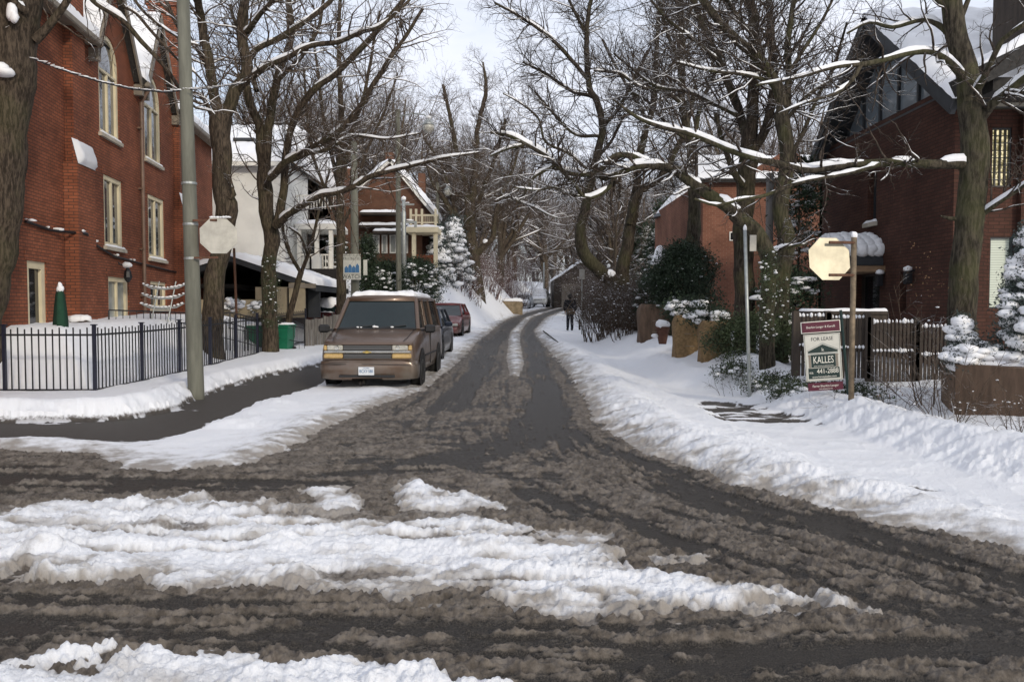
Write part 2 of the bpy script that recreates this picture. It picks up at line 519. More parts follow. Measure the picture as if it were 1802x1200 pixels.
M['needle_blue'] = pm('spruce_needles', (.040, .055, .048), .7, .4, 3, bmp=0)
M['deadleaf'] = pm('dead_leaf', (.17, .10, .05), .9, .3, 10, bmp=0)
M['tyre'] = pm('tyre_rubber', (.012, .012, .012), .85, .2, 12)
M['rim'] = pm('wheel_rim', (.33, .33, .32), .35, .15, 8, metal=.8)
M['plastic'] = pm('black_plastic', (.018, .018, .019), .55, .15, 8)
M['chrome'] = pm('dull_chrome', (.50, .49, .45), .25, .1, 6, metal=.85, bmp=0)
M['lens'] = pm('lamp_lens', (.42, .41, .36), .12, .2, 18, bmp=.3, spec=.9)
M['amber'] = pm('amber_lens', (.50, .34, .13), .18, .15, 18, bmp=.3, spec=.9)
def paint(name, col, rough=.28, metal=.35, dirt=.35):
    m, nt, b = newmat(name)
    tc = N(nt, 'TexCoord'); sp = N(nt, 'SeparateXYZ'); nt.links.new(tc.outputs['Object'], sp.inputs[0])
    n1 = noise(nt, tc.outputs['Object'], 2.2, 6, .65)
    k = math_(nt, 'MULTIPLY', ramp(nt, n1, .3, .7), ramp(nt, sp.outputs[2], 1.0, .25, .15, dirt * 2))
    nt.links.new(mixc(nt, k, col, (.17, .145, .12)), b.inputs['Base Color'])
    nt.links.new(ramp(nt, n1, .2, .8, rough, rough + .28), b.inputs['Roughness'])
    b.inputs['Metallic'].default_value = metal
    b.inputs['Coat Weight'].default_value = .5; b.inputs['Coat Roughness'].default_value = .12
    return m
# ------------------------------------------------------------------ ground, road and sidewalks: one relief cut into three surfaces
def sdf(poly, X, Y):
    """signed distance to a closed polygon, negative inside"""
    p = np.array(poly, float); n = len(p)
    d = np.full(X.shape, 1e9); s = np.ones(X.shape)
    for i in range(n):
        a = p[i]; b = p[i - 1]
        ex, ey = b - a
        wx = X - a[0]; wy = Y - a[1]
        t = np.clip((wx * ex + wy * ey) / (ex * ex + ey * ey + 1e-12), 0, 1)
        d = np.minimum(d, (wx - ex * t) ** 2 + (wy - ey * t) ** 2)
        c1 = Y >= a[1]; c2 = Y < b[1]; c3 = ex * wy > ey * wx
        s = np.where((c1 & c2 & c3) | (~c1 & ~c2 & ~c3), -s, s)
    return s * np.sqrt(d)
def gp(L): return [tuple(G(u, v)[:2]) for u, v in L]
slush_poly = gp([(-2500, 806), (-600, 800), (0, 798), (150, 803), (205, 822), (300, 834), (420, 826), (500, 800), (570, 762), (650, 725), (745, 690), (790, 655), (822, 625), (846, 598)]) \
    + [(-.95, 38), (-.75, 45), (-.1, 55), (1.1, 65), (3.2, 80), (6.8, 100), (24, 170), (27, 170), (9.3, 100), (5.7, 80), (3.5, 65), (2.3, 55), (1.5, 45), (1.05, 38)] \
    + gp([(948, 600), (985, 640), (1010, 680), (1045, 745), (1125, 800), (1300, 862), (1500, 910), (1802, 990), (2300, 1110)]) + [(16, 1.2), (16, -2), (-16, -2), (-20, 6)]
right_edge = gp([(2600, 1180), (2000, 1040), (1802, 990), (1500, 910), (1300, 862), (1125, 800), (1045, 745), (1010, 680), (985, 640), (948, 600)]) + [(1.05, 38), (1.5, 45)]
isl1 = gp([(-2500, 905), (-600, 905), (0, 890), (200, 888), (330, 880), (470, 892), (512, 908), (522, 868), (560, 862), (610, 862), (645, 885), (668, 918), (698, 922), (676, 880), (690, 850), (730, 848), (790, 872), (850, 882), (885, 905), (930, 945), (1040, 945), (1130, 978), (1240, 995), (1262, 1006), (1160, 1010), (1300, 1034), (1440, 1052), (1510, 1068), (1530, 1086), (1400, 1082), (1230, 1094), (1080, 1086), (900, 1080), (700, 1064), (560, 1048), (400, 1054), (200, 1036), (0, 1024), (-600, 1024), (-2500, 1010)])
isl2 = gp([(-2500, 1170), (-300, 1175), (0, 1170), (180, 1176), (350, 1152), (480, 1160), (620, 1168), (800, 1196), (950, 1225), (1100, 1330), (1300, 1700), (-2500, 1700)])
isl3 = gp([(925, 566), (905, 580), (896, 600), (892, 630), (899, 662), (912, 662), (920, 640), (915, 612), (912, 590), (940, 566)]) + [(.9, 45), (1.35, 55), (2.4, 65), (4.5, 80), (8.0, 100), (8.3, 100), (4.75, 80), (2.6, 65), (1.5, 55), (1.05, 45)]
isl3 = gp([(899, 664), (893, 630), (896, 600)]) + [(-.05, 38), (.35, 45), (.9, 55), (2.1, 65), (4.3, 80), (7.9, 100), (8.4, 100), (4.7, 80), (2.5, 65), (1.3, 55), (.75, 45), (.4, 38)] + gp([(914, 600), (921, 640), (912, 664)])
isl4 = gp([(210, 800), (330, 795), (480, 790), (560, 785), (480, 806), (360, 815), (260, 812)])
walk_l = gp([(-2500, 744), (-600, 745), (0, 744), (120, 743), (230, 738), (310, 722), (330, 708), (400, 682), (470, 662), (556, 645)]) + [(-5.35, 30), (-5.2, 36), (-4.1, 36), (-4.05, 30), (-4.05, 20.6), (-4.0, 15.5)] + gp([(500, 700), (440, 722), (350, 757), (280, 775), (225, 781), (140, 776), (60, 774), (0, 777), (-600, 780), (-2500, 790)])
walk_r = [(2.0, 42), (1.7, 36), (2.0, 30), (2.5, 24), (2.9, 17), (3.0, 12), (3.05, 8.6), (3.1, 7.2), (3.4, 6.4), (3.9, 5.4), (5.2, 4.9), (9, 4.6), (9, 6.0), (5.4, 6.6), (4.75, 7.8), (4.55, 10), (4.5, 14), (4.4, 18), (4.2, 24), (3.8, 30), (3.6, 36), (3.6, 42)]
patch1 = gp([(1225, 704), (1300, 704), (1330, 714), (1400, 728), (1440, 745), (1390, 742), (1320, 742), (1262, 738), (1245, 722)])
patch2 = gp([(1528, 842), (1565, 838), (1600, 850), (1610, 856), (1560, 848)])
tracks = [gp([(755, 725), (800, 728), (850, 672), (878, 610), (893, 578), (893, 600), (850, 598), (826, 650), (780, 700)]),
          gp([(930, 735), (985, 745), (992, 705), (968, 650), (950, 600), (928, 600), (926, 625), (942, 680)]),
          gp([(-2500, 1032), (0, 1040), (500, 1062), (900, 1092), (1300, 1104), (1802, 1130), (2600, 1160), (2600, 1200), (1500, 1165), (900, 1128), (400, 1100), (0, 1085), (-2500, 1070)]),
          gp([(-2500, 1110), (0, 1112), (300, 1128), (700, 1160), (1100, 1170), (1600, 1200), (2600, 1300), (2600, 1420), (1300, 1260), (700, 1180), (300, 1142), (0, 1158), (-2500, 1150)]),
          gp([(-2500, 826), (0, 836), (300, 846), (520, 848), (700, 816), (880, 765), (950, 700), (1000, 720), (970, 780), (820, 826), (640, 848), (520, 872), (300, 868), (-2500, 860)]),
          gp([(990, 735), (1080, 795), (1300, 872), (1500, 930), (1802, 1015), (2600, 1210), (2600, 1250), (1802, 1050), (1500, 965), (1250, 893), (1030, 810), (965, 770)]),
          gp([(900, 860), (1000, 880), (1200, 950), (1500, 1040), (1802, 1110), (1802, 1140), (1500, 1060), (1200, 975), (980, 905)])]
trk_far = [[(-.78, 31), (-.72, 38), (-.5, 45), (.15, 55), (1.3, 65), (3.5, 80), (7.1, 100), (7.7, 100), (4.1, 80), (1.95, 65), (.75, 55), (.2, 45), (-.12, 38), (-.3, 31)],
           [(.6, 31), (.52, 38), (.9, 45), (1.55, 55), (2.75, 65), (4.9, 80), (8.5, 100), (9.1, 100), (5.5, 80), (3.35, 65), (2.1, 55), (1.45, 45), (1.0, 38), (1.0, 31)]]
def build_ground():
    ys = [2.0]
    while ys[-1] < 420:
        y = ys[-1]
        d = max(.011, y * y / 1274 * .85)
        d = min(d, .32 if y < 60 else (.6 if y < 110 else .06 * (y - 80)))
        ys.append(y + d)
    ys = np.array(ys)
    t = np.concatenate([np.linspace(-2.6, -.74, 70), np.arange(-.73, .73, .00165), np.linspace(.74, 2.6, 70)])
    T, Y = np.meshgrid(t, ys)
    X = T * Y
    z0 = H(X, Y)
    wob = .10 * pn(X * 2.1, Y * 2.6) + .05 * pn(X * 7, Y * 8) + .03 * pn(X * 19, Y * 21)
    wamp = 1 + .6 * sm(9, 4, Y)
    near = Y < 175
    def SD(poly, w=1.0):
        d = np.full(X.shape, 50.)
        a = np.array(poly); m = near & (X > a[:, 0].min() - 3) & (X < a[:, 0].max() + 3) & (Y > a[:, 1].min() - 3) & (Y < a[:, 1].max() + 3)
        d[m] = sdf(poly, X[m], Y[m])
        return d + wob * w * wamp
    ds = SD(slush_poly, 1.2); d1 = SD(isl1, 1.5); d2 = SD(isl2, 1.5); d3 = SD(isl3, .35) - .05; d4 = SD(isl4, 2.5)
    dwl = SD(walk_l, .7); dwr = SD(walk_r, 1.0); dp1 = SD(patch1, 4); dp2 = SD(patch2, 2)
    isl = np.minimum(np.minimum(d1, d2), np.minimum(d3, d4 + .1 + .25 * pn(X * 5, Y * 5)))
    road = np.maximum(ds, -isl)                    # <0 on bare or slushy road
    # direction of travel round the corner: distance from the right hand edge, and along it
    pl = np.array(right_edge); de = np.full(X.shape, 1e9); al = np.zeros(X.shape); acc = 0
    for a, b in zip(pl, pl[1:]):
        e = b - a; L = math.hypot(*e)
        tt = np.clip(((X - a[0]) * e[0] + (Y - a[1]) * e[1]) / (L * L), 0, 1)
        dd = np.hypot(X - a[0] - e[0] * tt, Y - a[1] - e[1] * tt)
        q = dd < de; de = np.where(q, dd, de); al = np.where(q, acc + L * tt, al); acc += L
    kturn = sm(-2.5, 1.0, X - .25 * (9 - Y)) * sm(3.5, 5.5, Y + .3 * X) 
    kup = sm(9.5, 14, Y)
    st_turn = fbm(de * 4.5, al * .45, 4); st_cross = fbm(X * .5, Y * 4.5 + .4 * pn(X * .5, Y * .5), 4); st_up = fbm((X - cx(Y)) * 4.5, Y * .35, 4)
    streak = st_cross * (1 - kturn) + st_turn * kturn
    streak = streak * (1 - kup) + st_up * kup
    f_turn = fbm(de * 15, al * 1.3, 3); f_cross = fbm(X * 1.3, Y * 15, 3); f_up = fbm((X - cx(Y)) * 13, Y * .8, 3)
    fstreak = (f_cross * (1 - kturn) + f_turn * kturn) * (1 - kup) + f_up * kup
    trk = np.full(X.shape, 50.)
    for p in tracks + trk_far: trk = np.minimum(trk, SD(p, .6))
    ktrk = sm(.16, -.10, trk)
    # slush amount 0 bare asphalt .. 1 heaped slush
    med = fbm(X * 2.2, Y * 2.2, 3)
    sl = .66 + .95 * streak + .62 * fstreak + .55 * med + .55 * fbm(X * 6, Y * 11, 4) - (.50 + .22 * kup) * ktrk * (.85 + .9 * med)
    edge_heap = np.exp(-np.clip(-road, 0, 9) / .16) * .35
    sl = np.clip(sl + edge_heap, 0, 1.2)
    sl = sm(.18, .90, sl)
    fine = fbm(X * 14, Y * 14, 3, True); vfine = fbm(X * 45, Y * 45, 2)
    l1 = lumps(X * 9, Y * 9, 3); l2 = lumps(X * 19, Y * 19, 9); l0 = lumps(X * 4.2, Y * 4.2, 21)
    far = sm(26, 12, Y)
    hsl = (.018 * np.clip(streak + .2, 0, 1) + .014 * np.clip(fstreak + .1, 0, 1)) * sl + sl * (.014 + .030 * np.clip(fine, 0, 1) + .012 * fbm(X * 30, Y * 30, 2) + .030 * l1 * sm(-.1, .4, med) + .012 * l2) + .022 * edge_heap + .002 * vfine
    # snow relief
    ins = np.clip(road, 0, 9)                      # distance into snow
    big = fbm(X * .9 + 3, Y * .9, 3)
    onisl = (ds < 0)
    base = np.where(onisl, .032, .055) * (1 - .35 * sm(-3.5, -6, X) * sm(13, 11, Y))
    sub = fbm(X * .55 + 40, Y * 3.4 + .8 * pn(X * .7, Y * .9), 3)       # ridges along the cross street
    ramp_w = np.where(onisl, .10, .10 + .22 * sm(0, 1.2, X) * sm(13, 9, Y))
    hsn = base * (1 - np.exp(-ins / ramp_w))
    isl_h = (.006 + .075 * np.clip(sub + .05, -.22, 1)) * sm(0, .28, ins)
    hsn = hsn + np.where(onisl & (d3 > 0), isl_h, 0)
    gap = sm(-.08, -.28, sub + .25 * med) * onisl * (d3 > 0) * (d2 > 0)
    hsn = hsn * (1 - .75 * gap)
    hsn = np.where(d3 < 0, .035 * sm(0, .15, ins), hsn)
    outer = ~onisl
    # ploughed bank beside the right side of the street
    dR = ds
    bankr = .15 * np.exp(-((dR - .75) / .42) ** 2) * sm(-.5, .6, X) * sm(5.2, 7.5, Y) * (1 - .75 * sm(22, 34, Y))
    bank2 = .24 * np.exp(-((dwr - .55) / .45) ** 2) * sm(3.6, 4.4, X) * sm(5.0, 6.4, Y) * sm(40, 18, Y)
    bankl = .17 * np.exp(-((dwl - .30) / .28) ** 2) * sm(-4.4, -5.2, X) * sm(26, 20, Y) + .10 * sm(.12, .5, dwl) * sm(-4.9, -5.5, X) * sm(30, 24, Y)
    bankm = .05 * np.exp(-((np.minimum(ds, dwl) - .35) / .3) ** 2) * sm(-1.2, -2.4, X) * sm(14.5, 12.5, Y)
    hsn = hsn + np.where(outer, bankr + bank2 + bankl + bankm, 0)
    lowm = sm(-2.4, -3.8, X) * sm(10.75, 10.35, Y) * outer
    hsn = hsn * (1 - .72 * lowm)
    rough = .5 + .8 * np.clip((bankr + bank2) * 4, 0, 1) + .55 * onisl + .45 * sm(4.9, 4.6, X) * sm(-4.6, -3.9, X)
    rough = rough * (1 - .55 * sm(-6, -7.4, X)) * np.where(onisl, .75 + .5 * sm(-.3, .4, big), .25 + 1.0 * sm(-.35, .45, fbm(X * .8 + 9, Y * .8, 2)))
    foot = -lumps(X * 2.6 + .4 * pn(X, Y), Y * 2.2, 50) * .05 * sm(3, 3.5, X) * sm(7, 6, X)
    chunk = np.clip(fbm(X * 3.1 + 9, Y * 3.1, 2) + .05, 0, 1) * l0 * .085
    rel = .05 * big + .035 * fbm(X * 2.6, Y * 2.6, 3) * rough + chunk * rough * (.3 + .7 * onisl + .6 * np.clip((bankr + bank2) * 4, 0, 1)) \
        + rough * (.016 * np.clip(fine, -.3, 1) + .014 * l1 * sm(-.1, .5, med) * (.5 + .5 * onisl) + .004 * l2 + .012 * fbm(X * 18, Y * 18, 4)) * (.35 + .65 * far) + .003 * vfine
    onw = sm(.15, -.25, dwr)
    rel = rel * (1 - .72 * onw) + foot * onw * .4 + foot * .22
    rel = rel * (1 - .6 * lowm)
    hsn = hsn + rel * sm(0, .12, ins) - .07 * onw * (outer)
    # footprints beaten into the walk on the right, bare paving patches
    patch = np.maximum(sm(.12, -.12, dp1), sm(.06, -.05, dp2)) * sm(-.25, .25, pn(X * 1.6, Y * 9) + .25)
    hsn = hsn - .03 * patch
    kw = sm(.07, -.03, dwl) * (1 - .0)
    wn = .8 * fbm(X * 1.2, Y * 2.2, 4) + .5 * pn(X * 3, Y * 9) * pn(X * .7, Y * .5)
    dust = sm(.26, .6, wn + .55 * np.exp(-np.clip(-dwl, 0, 5) / .12))      # thin blown snow on the cleared walk
    hwalk = .004 * vfine + .010 * dust
    kb = sm(-.05, .05, road)
    hs = hsl * (1 - kb) + hsn * kb
    hs = hs * (1 - kw) + hwalk * kw
    # hollow under and behind the parked van's wheels
    Z = z0 + hs
    snowm = np.where(road < 0, 0, sm(0, .05, road)) * (1 - kw) * (1 - .9 * patch)
    # dirt thrown on the snow near traffic
    dn = fbm(X * 3.4, Y * 5, 4); dn2 = fbm(X * 11, Y * 14, 3)
    expo = np.exp(-ins / np.where(onisl, .17, .50 + .3 * np.clip(dn, -1, 1)))
    dirt = np.clip(expo * (1.1 + .9 * dn + .5 * dn2) + np.where(onisl, .34 * sm(.02, .45, dn + .3 * dn2) + .10, .05 * sm(.1, .5, dn)) * sm(2.3, .8, np.abs(ins)) , 0, 1)
    dirt = dirt + np.where(onisl, .55 * sm(.12, -.30, sub + .5 * dn2 * .5) , 0)
    dirt = np.clip(np.where(d2 < 0, dirt * .45, dirt), 0, 1)
    snowm = snowm * (1 - .55 * gap)
    snowm = np.clip(snowm - .45 * expo * sm(-.1, .5, dn2) * onisl, 0, 1)
    asph = np.clip(1 - sl, 0, 1); asph = np.where(road < 0, asph, 0)
    V = np.stack([X, Y, Z], -1).reshape(-1, 3)
    nr, nc = X.shape
    idx = np.arange(nr * nc).reshape(nr, nc)
    Q = np.stack([idx[:-1, :-1], idx[:-1, 1:], idx[1:, 1:], idx[1:, :-1]], -1).reshape(-1, 4)
    cls = np.zeros((nr, nc), int)
    cls[ds < 0] = 1
    cls[dwl < .03] = 2
    cls[(dwr < 0) & (ds > 0)] = 3
    fc = cls[:-1, :-1].reshape(-1)
    att = dict(snowm=snowm, dirt=dirt, asph=asph, dust=dust * kw, walk=np.maximum(kw, patch * .9))
    # material
    m, nt, b = newmat('snow_slush_asphalt')
    tc = N(nt, 'TexCoord'); ob = tc.outputs['Object']
    def at(n):
        a = N(nt, 'Attribute', attribute_name=n); return a.outputs['Fac']
    nA = noise(nt, ob, 9, 6, .7); nB = noise(nt, ob, 60, 4, .7); nC = noise(nt, ob, 2.2, 5, .6); nD = noise(nt, ob, 28, 3, .6)
    nE = noise(nt, ob, 150, 3, .7)
    bare = mixc(nt, ramp(nt, nE, .42, .66), (.018, .016, .014), (.088, .076, .063))
    slc = mixc(nt, ramp(nt, nA, .3, .72), (.062, .051, .041), (.225, .193, .160))
    slc = mixc(nt, ramp(nt, nC, .56, .74, 0, .30), slc, (.34, .31, .275))
    ka = ramp(nt, math_(nt, 'ADD', at('asph'), math_(nt, 'MULTIPLY', math_(nt, 'SUBTRACT', nD, .5), .7)), .35, .75)
    rd = mixc(nt, ka, slc, bare)
    wk = mixc(nt, nA, (.042, .037, .033), (.088, .078, .069))
    kd = ramp(nt, math_(nt, 'ADD', at('dust'), math_(nt, 'MULTIPLY', math_(nt, 'SUBTRACT', nD, .5), .6)), .4, .7)
    wk = mixc(nt, kd, wk, (.62, .62, .64))
    rd = mixc(nt, at('walk'), rd, wk)
    sn = mixc(nt, nC, (.80, .82, .86), (.87, .87, .88))
    kdirt = math_(nt, 'ADD', at('dirt'), math_(nt, 'MULTIPLY', math_(nt, 'SUBTRACT', nA, .5), .45))
    sn = mixc(nt, ramp(nt, kdirt, .16, 1.0, 0, .88), sn, (.26, .225, .185))
    ks = ramp(nt, math_(nt, 'ADD', at('snowm'), math_(nt, 'MULTIPLY', math_(nt, 'SUBTRACT', nD, .5), .5)), .3, .7)
    nt.links.new(mixc(nt, ks, rd, sn), b.inputs['Base Color'])
    rr = mixc(nt, ka, (.6, .6, .6), (.40, .40, .40)); rr = mixc(nt, ks, rr, (.7, .7, .7))
    nt.links.new(rr, b.inputs['Roughness'])
    b.inputs['Specular IOR Level'].default_value = .22
    bump(nt, b, math_(nt, 'ADD', nB, nA), .8, .02)
    for k, name in ((0, 'ground'), (1, 'road'), (2, 'sidewalk'), (3, 'sidewalk')):
        q = Q[fc == k]
        used = np.unique(q); remap = np.full(nr * nc, -1, np.int32); remap[used] = np.arange(len(used))
        o = from_np(name, V[used], remap[q], m)
        for an, arr in att.items():
            a = o.data.attributes.new(an, 'FLOAT', 'POINT')
            a.data.foreach_set('value', arr.reshape(-1)[used].astype(np.float32))
        tag(o, kind='structure')
        if k == 0: o['label'] = 'white snow covering the verges, yards and banks'
        if k == 1: o['label'] = 'slushy brown road surface with wheel tracks and snow ridges'
        if k == 2: o['label'] = 'cleared dark sidewalk along the black iron fence'
        if k == 3: o['label'] = 'trampled snowy sidewalk along the right side of the street'
    # the street behind the viewer
    gx, gy = np.meshgrid(np.linspace(-60, 60, 60), np.linspace(-40, 2.0, 40))
    gz = .03 * pn(gx * 2, gy * 2) - .01
    i = np.arange(gx.size).reshape(gx.shape)
    o = from_np('ground', np.stack([gx, gy, gz], -1).reshape(-1, 3), np.stack([i[:-1, :-1], i[:-1, 1:], i[1:, 1:], i[1:, :-1]], -1).reshape(-1, 4), M['snow'])
    tag(o, 'snow on the corner behind the viewer', kind='structure')
build_ground()
# ------------------------------------------------------------------ windows
def window(parent, x0, x1, z0, z1, depth, kind='rect', bars=1, frame='cream', glass='glass', sill=True, fw=.09, snow=True, transom=None, hb=0, bw=.035):
    """a window set in an opening of a wall facing -y"""
    mb = MB()
    d = depth
    if kind == 'arch':
        o = arch(x0, x1, z0, z1, 12); c = (x0 + x1) / 2
        inn = arch(x0 + fw, x1 - fw, z0 + fw, z1 - fw, 12)
    else:
        o = rect(x0, x1, z0, z1); inn = rect(x0 + fw, x1 - fw, z0 + fw, z1 - fw)
    n = len(o)
    def ring(a, b, ya):
        vs = [(p[0], ya, p[1]) for p in a] + [(p[0], ya, p[1]) for p in b]
        mb.add(vs, [(i, (i + 1) % n, n + (i + 1) % n, n + i) for i in range(n)])
    ring(o, inn, d - .07)
    mb.add([(p[0], d - .07, p[1]) for p in inn] + [(p[0], d + .01, p[1]) for p in inn], [(i, (i + 1) % n, n + (i + 1) % n, n + i) for i in range(n)])
    mb.add([(p[0], d - .07, p[1]) for p in o] + [(p[0], d + .0, p[1]) for p in o], [(i, (i + 1) % n, n + (i + 1) % n, n + i) for i in range(n)])
    for i in range(bars):
        xb = x0 + (x1 - x0) * (i + 1) / (bars + 1)
        zt = transom if transom else z1 - fw
        mb.box(xb - bw, xb + bw, d - .062, d - .002, z0 + fw, zt)
    if transom: mb.box(x0 + fw, x1 - fw, d - .064, d - .003, transom - .03, transom + .035)
    for i in range(hb):
        zb = z0 + (z1 - z0) * (i + 1) / (hb + 1)
        mb.box(x0 + fw, x1 - fw, d - .05, d - .004, zb - bw * .5, zb + bw * .5)
    f = mb.build('window', M[frame], parent)
    g = MB(); g.add([(p[0], d, p[1]) for p in inn], [tuple(t) for t in tessellate_polygon([[Vector((p[0], p[1], 0)) for p in inn]])])
    g.build('pane', M[glass], f)
    if sill:
        MB().box(x0 - .08, x1 + .08, -.09, d - .08, z0 - .10, z0 - .005).build('sill', M['stonec'], f)
        if snow: snow_sheet('sill_snow', (x0 - .07, -.085, z0 - .004), (x1 + .07, -.085, z0 - .004), (x1 + .05, d - .08, z0 + .01), (x0 - .05, d - .08, z0 + .01), .06, M['snow'], f, 16, 5, .012, .01)
    return f

# ------------------------------------------------------------------ left brick house
ang = math.atan2(.9917, -.1289)
HY = 13.0
house = empty('brick_house', (-8.07 - .13 * HY, HY, 0), ang, 'large orange red brick house with arched windows and two pointed gables on the left', 'house')
L = 20.2
def sY(Y): return (Y - HY) / .9917
def su(u): return sY(8.07 / ((901 - u) / F - .13))
EV = 8.35
g1 = (su(170), su(204), su(243)); g2 = (su(256), su(281), su(308))
pk1, pk2 = 11.0, 10.9
outer = [(-3, 0), (L, 0), (L, EV + .35), (g2[2], EV + .2), (g2[1], pk2), (g2[0], EV + .1), (g1[2], EV + .1), (g1[1], pk1), (g1[0], EV), (-3, EV)]
A1 = (su(182), su(216), 6.25, 8.95); A2 = (su(260), su(288), 6.25, 8.95)
W1 = (su(187), su(219), 3.3, 5.2); W2 = (su(264), su(292), 3.22, 5.2)
D1 = (su(50), su(84), .9, 2.65); D2 = (su(192), su(228), 1.0, 2.5); D3 = (su(266), su(294), 1.65, 2.5)
mb = MB()
facade(mb, outer, [arch(*A1), arch(*A2)] + [rect(*q) for q in (W1, W2, D1, D2, D3)], .13)
mb.box(-3, L, .13, .2, 0, EV)                      # backing behind the panes
mb.add([(L, 0, 0), (L, 8, 0), (L, 8, EV + .3), (L, 0, EV + .35)], [(0, 1, 2, 3)])
mb.add([(L, 0, EV + .35), (L, 4.0, EV + 3.9), (L, 8, EV + .3)], [(0, 1, 2)])
mb.add([(-3, 0, 0), (-3, 8, 0), (-3, 8, EV), (-3, 4, EV + 3.9), (-3, 0, EV)], [(0, 1, 2, 3, 4)])
mb.build('wall', M['brick_red'], house)
for a in (A1, A2): window(house, *a, .095, 'arch', 1, 'cream', 'glass', fw=.12, transom=a[3] - 1.0)
for a in (W1, W2): window(house, *a, .095, 'rect', 1, 'cream', 'glass', fw=.12)
f = window(house, *D1, .11, 'rect', 0, 'cream', 'glass_dark', sill=False, fw=.16); f.name = 'door'
f = window(house, *D2, .11, 'rect', 1, 'cream', 'curtain', sill=False, fw=.13); f.name = 'door'
window(house, *D3, .11, 'rect', 1, 'cream', 'glass', fw=.10)
# lintels: soldier courses standing a little proud
for a in (W1, W2, D1, D2, D3): MB().box(a[0] - .12, a[1] + .12, -.012, .03, a[3] + .004, a[3] + .19).build('lintel', M['brick_red'], house)
# roof
SL = 3.9 / 4.0
rf = MB()
def slab(mb, A, B, C, D, th=.12):
    A, B, C, D = map(Vector, (A, B, C, D)); n = (B - A).cross(D - A).normalized()
    if n.z < 0: n = -n
    vs = [A, B, C, D] + [p - n * th for p in (A, B, C, D)]
    mb.add(vs, [(0, 1, 2, 3), (7, 6, 5, 4), (0, 4, 5, 1), (1, 5, 6, 2), (2, 6, 7, 3), (3, 7, 4, 0)])
segs = [(-3.4, g1[0] - .02, -.35), (g1[0] + .01, g1[2] - .01, .05), (g1[2] + .02, g2[0] - .02, -.35), (g2[0] + .01, g2[2] - .01, .05), (g2[2] + .02, L + .4, -.35)]
def rz_(y): return EV + (y + .35) * 4.15 / 4.35
for x0, x1, y0 in segs: slab(rf, (x0, y0, rz_(y0)), (x1, y0, rz_(y0)), (x1, 4, EV + 4.15), (x0, 4, EV + 4.15))
slab(rf, (-3.4, 8.35, EV), (L + .4, 8.35, EV), (L + .4, 4, EV + 4.15), (-3.4, 4, EV + 4.15))
roof = rf.build('roof', M['shingle'], house)
for x0, x1, y0 in segs:
    snow_sheet('roof_snow', (x0, y0 + .02, rz_(y0) + .04), (x1, y0 + .02, rz_(y0) + .04), (x1, 4, EV + 4.22), (x0, 4, EV + 4.22), .15 if y0 < 0 else .06, M['snow'], roof, 40, 30, .04, .03)
for (a, p, b), pk in ((g1, pk1), (g2, pk2)):
    dr = MB(); back = (pk - EV) / SL
    slab(dr, (a - .06, -.22, EV), (p, -.22, pk + .12), (p, back, pk + .12), (a - .06, .6, EV), .1)
    slab(dr, (b + .06, -.22, EV), (p, -.22, pk + .12), (p, back, pk + .12), (b + .06, .6, EV), .1)
    g = dr.build('gable_roof', M['shingle'], house)
    snow_sheet('gable_snow', (a - .08, -.2, EV + .06), (a - .08, 1.5, EV + .06), (p, back, pk + .2), (p, -.2, pk + .2), .12, M['snow'], g, 14, 24, .02, .03)
    snow_sheet('gable_snow', (b + .08, -.2, EV + .06), (b + .08, 1.5, EV + .06), (p, back, pk + .2), (p, -.2, pk + .2), .12, M['snow'], g, 14, 24, .02, .03)
    vg = MB()
    for q in (a - .08, b + .08):
        d = Vector((p - q, 0, pk + .1 - EV)).normalized()
        nn = Vector((-d.z, 0, d.x)) * (1 if q < p else -1)
        A = Vector((q, -.24, EV)); B = Vector((p, -.24, pk + .1))
        vg.add([A, B, B - nn * .0 + Vector((0, 0, -.30)), A + Vector((0, 0, -.30)), A + Vector((0, .05, 0)), B + Vector((0, .05, 0)), B + Vector((0, .05, -.30)), A + Vector((0, .05, -.30))],
               [(0, 1, 2, 3), (7, 6, 5, 4), (0, 4, 5, 1), (3, 2, 6, 7), (0, 3, 7, 4), (1, 5, 6, 2)])
        vg.box(q - .09, q + .09, -.24, .0, EV - .42, EV - .12)
    vg.build('bargeboard', M['gutter'], house)
gt = MB()
for x0, x1 in ((-3.4, g1[0] - .3), (g1[2] + .08, g2[0] - .08), (g2[2] + .1, L + .4)):
    gt.box(x0, x1, -.42, -.26, EV - .16, EV + .01, .03)
    gt.box(x0, x1, -.26, -.01, EV - .10, EV - .05)
gt.build('gutter', M['gutter'], house)
# drainpipe between the gables
xp = (g1[2] + g2[0]) / 2
dp = MB(); dp.path([(xp, -.34, EV - .15), (xp, -.10, EV - .55), (xp, -.10, 1.0)], .055, 8)
for z in (7, 5.2, 3.4, 2): dp.box(xp - .09, xp + .09, -.12, .01, z, z + .05)
dp.build('drainpipe', M['brownpipe'], house)
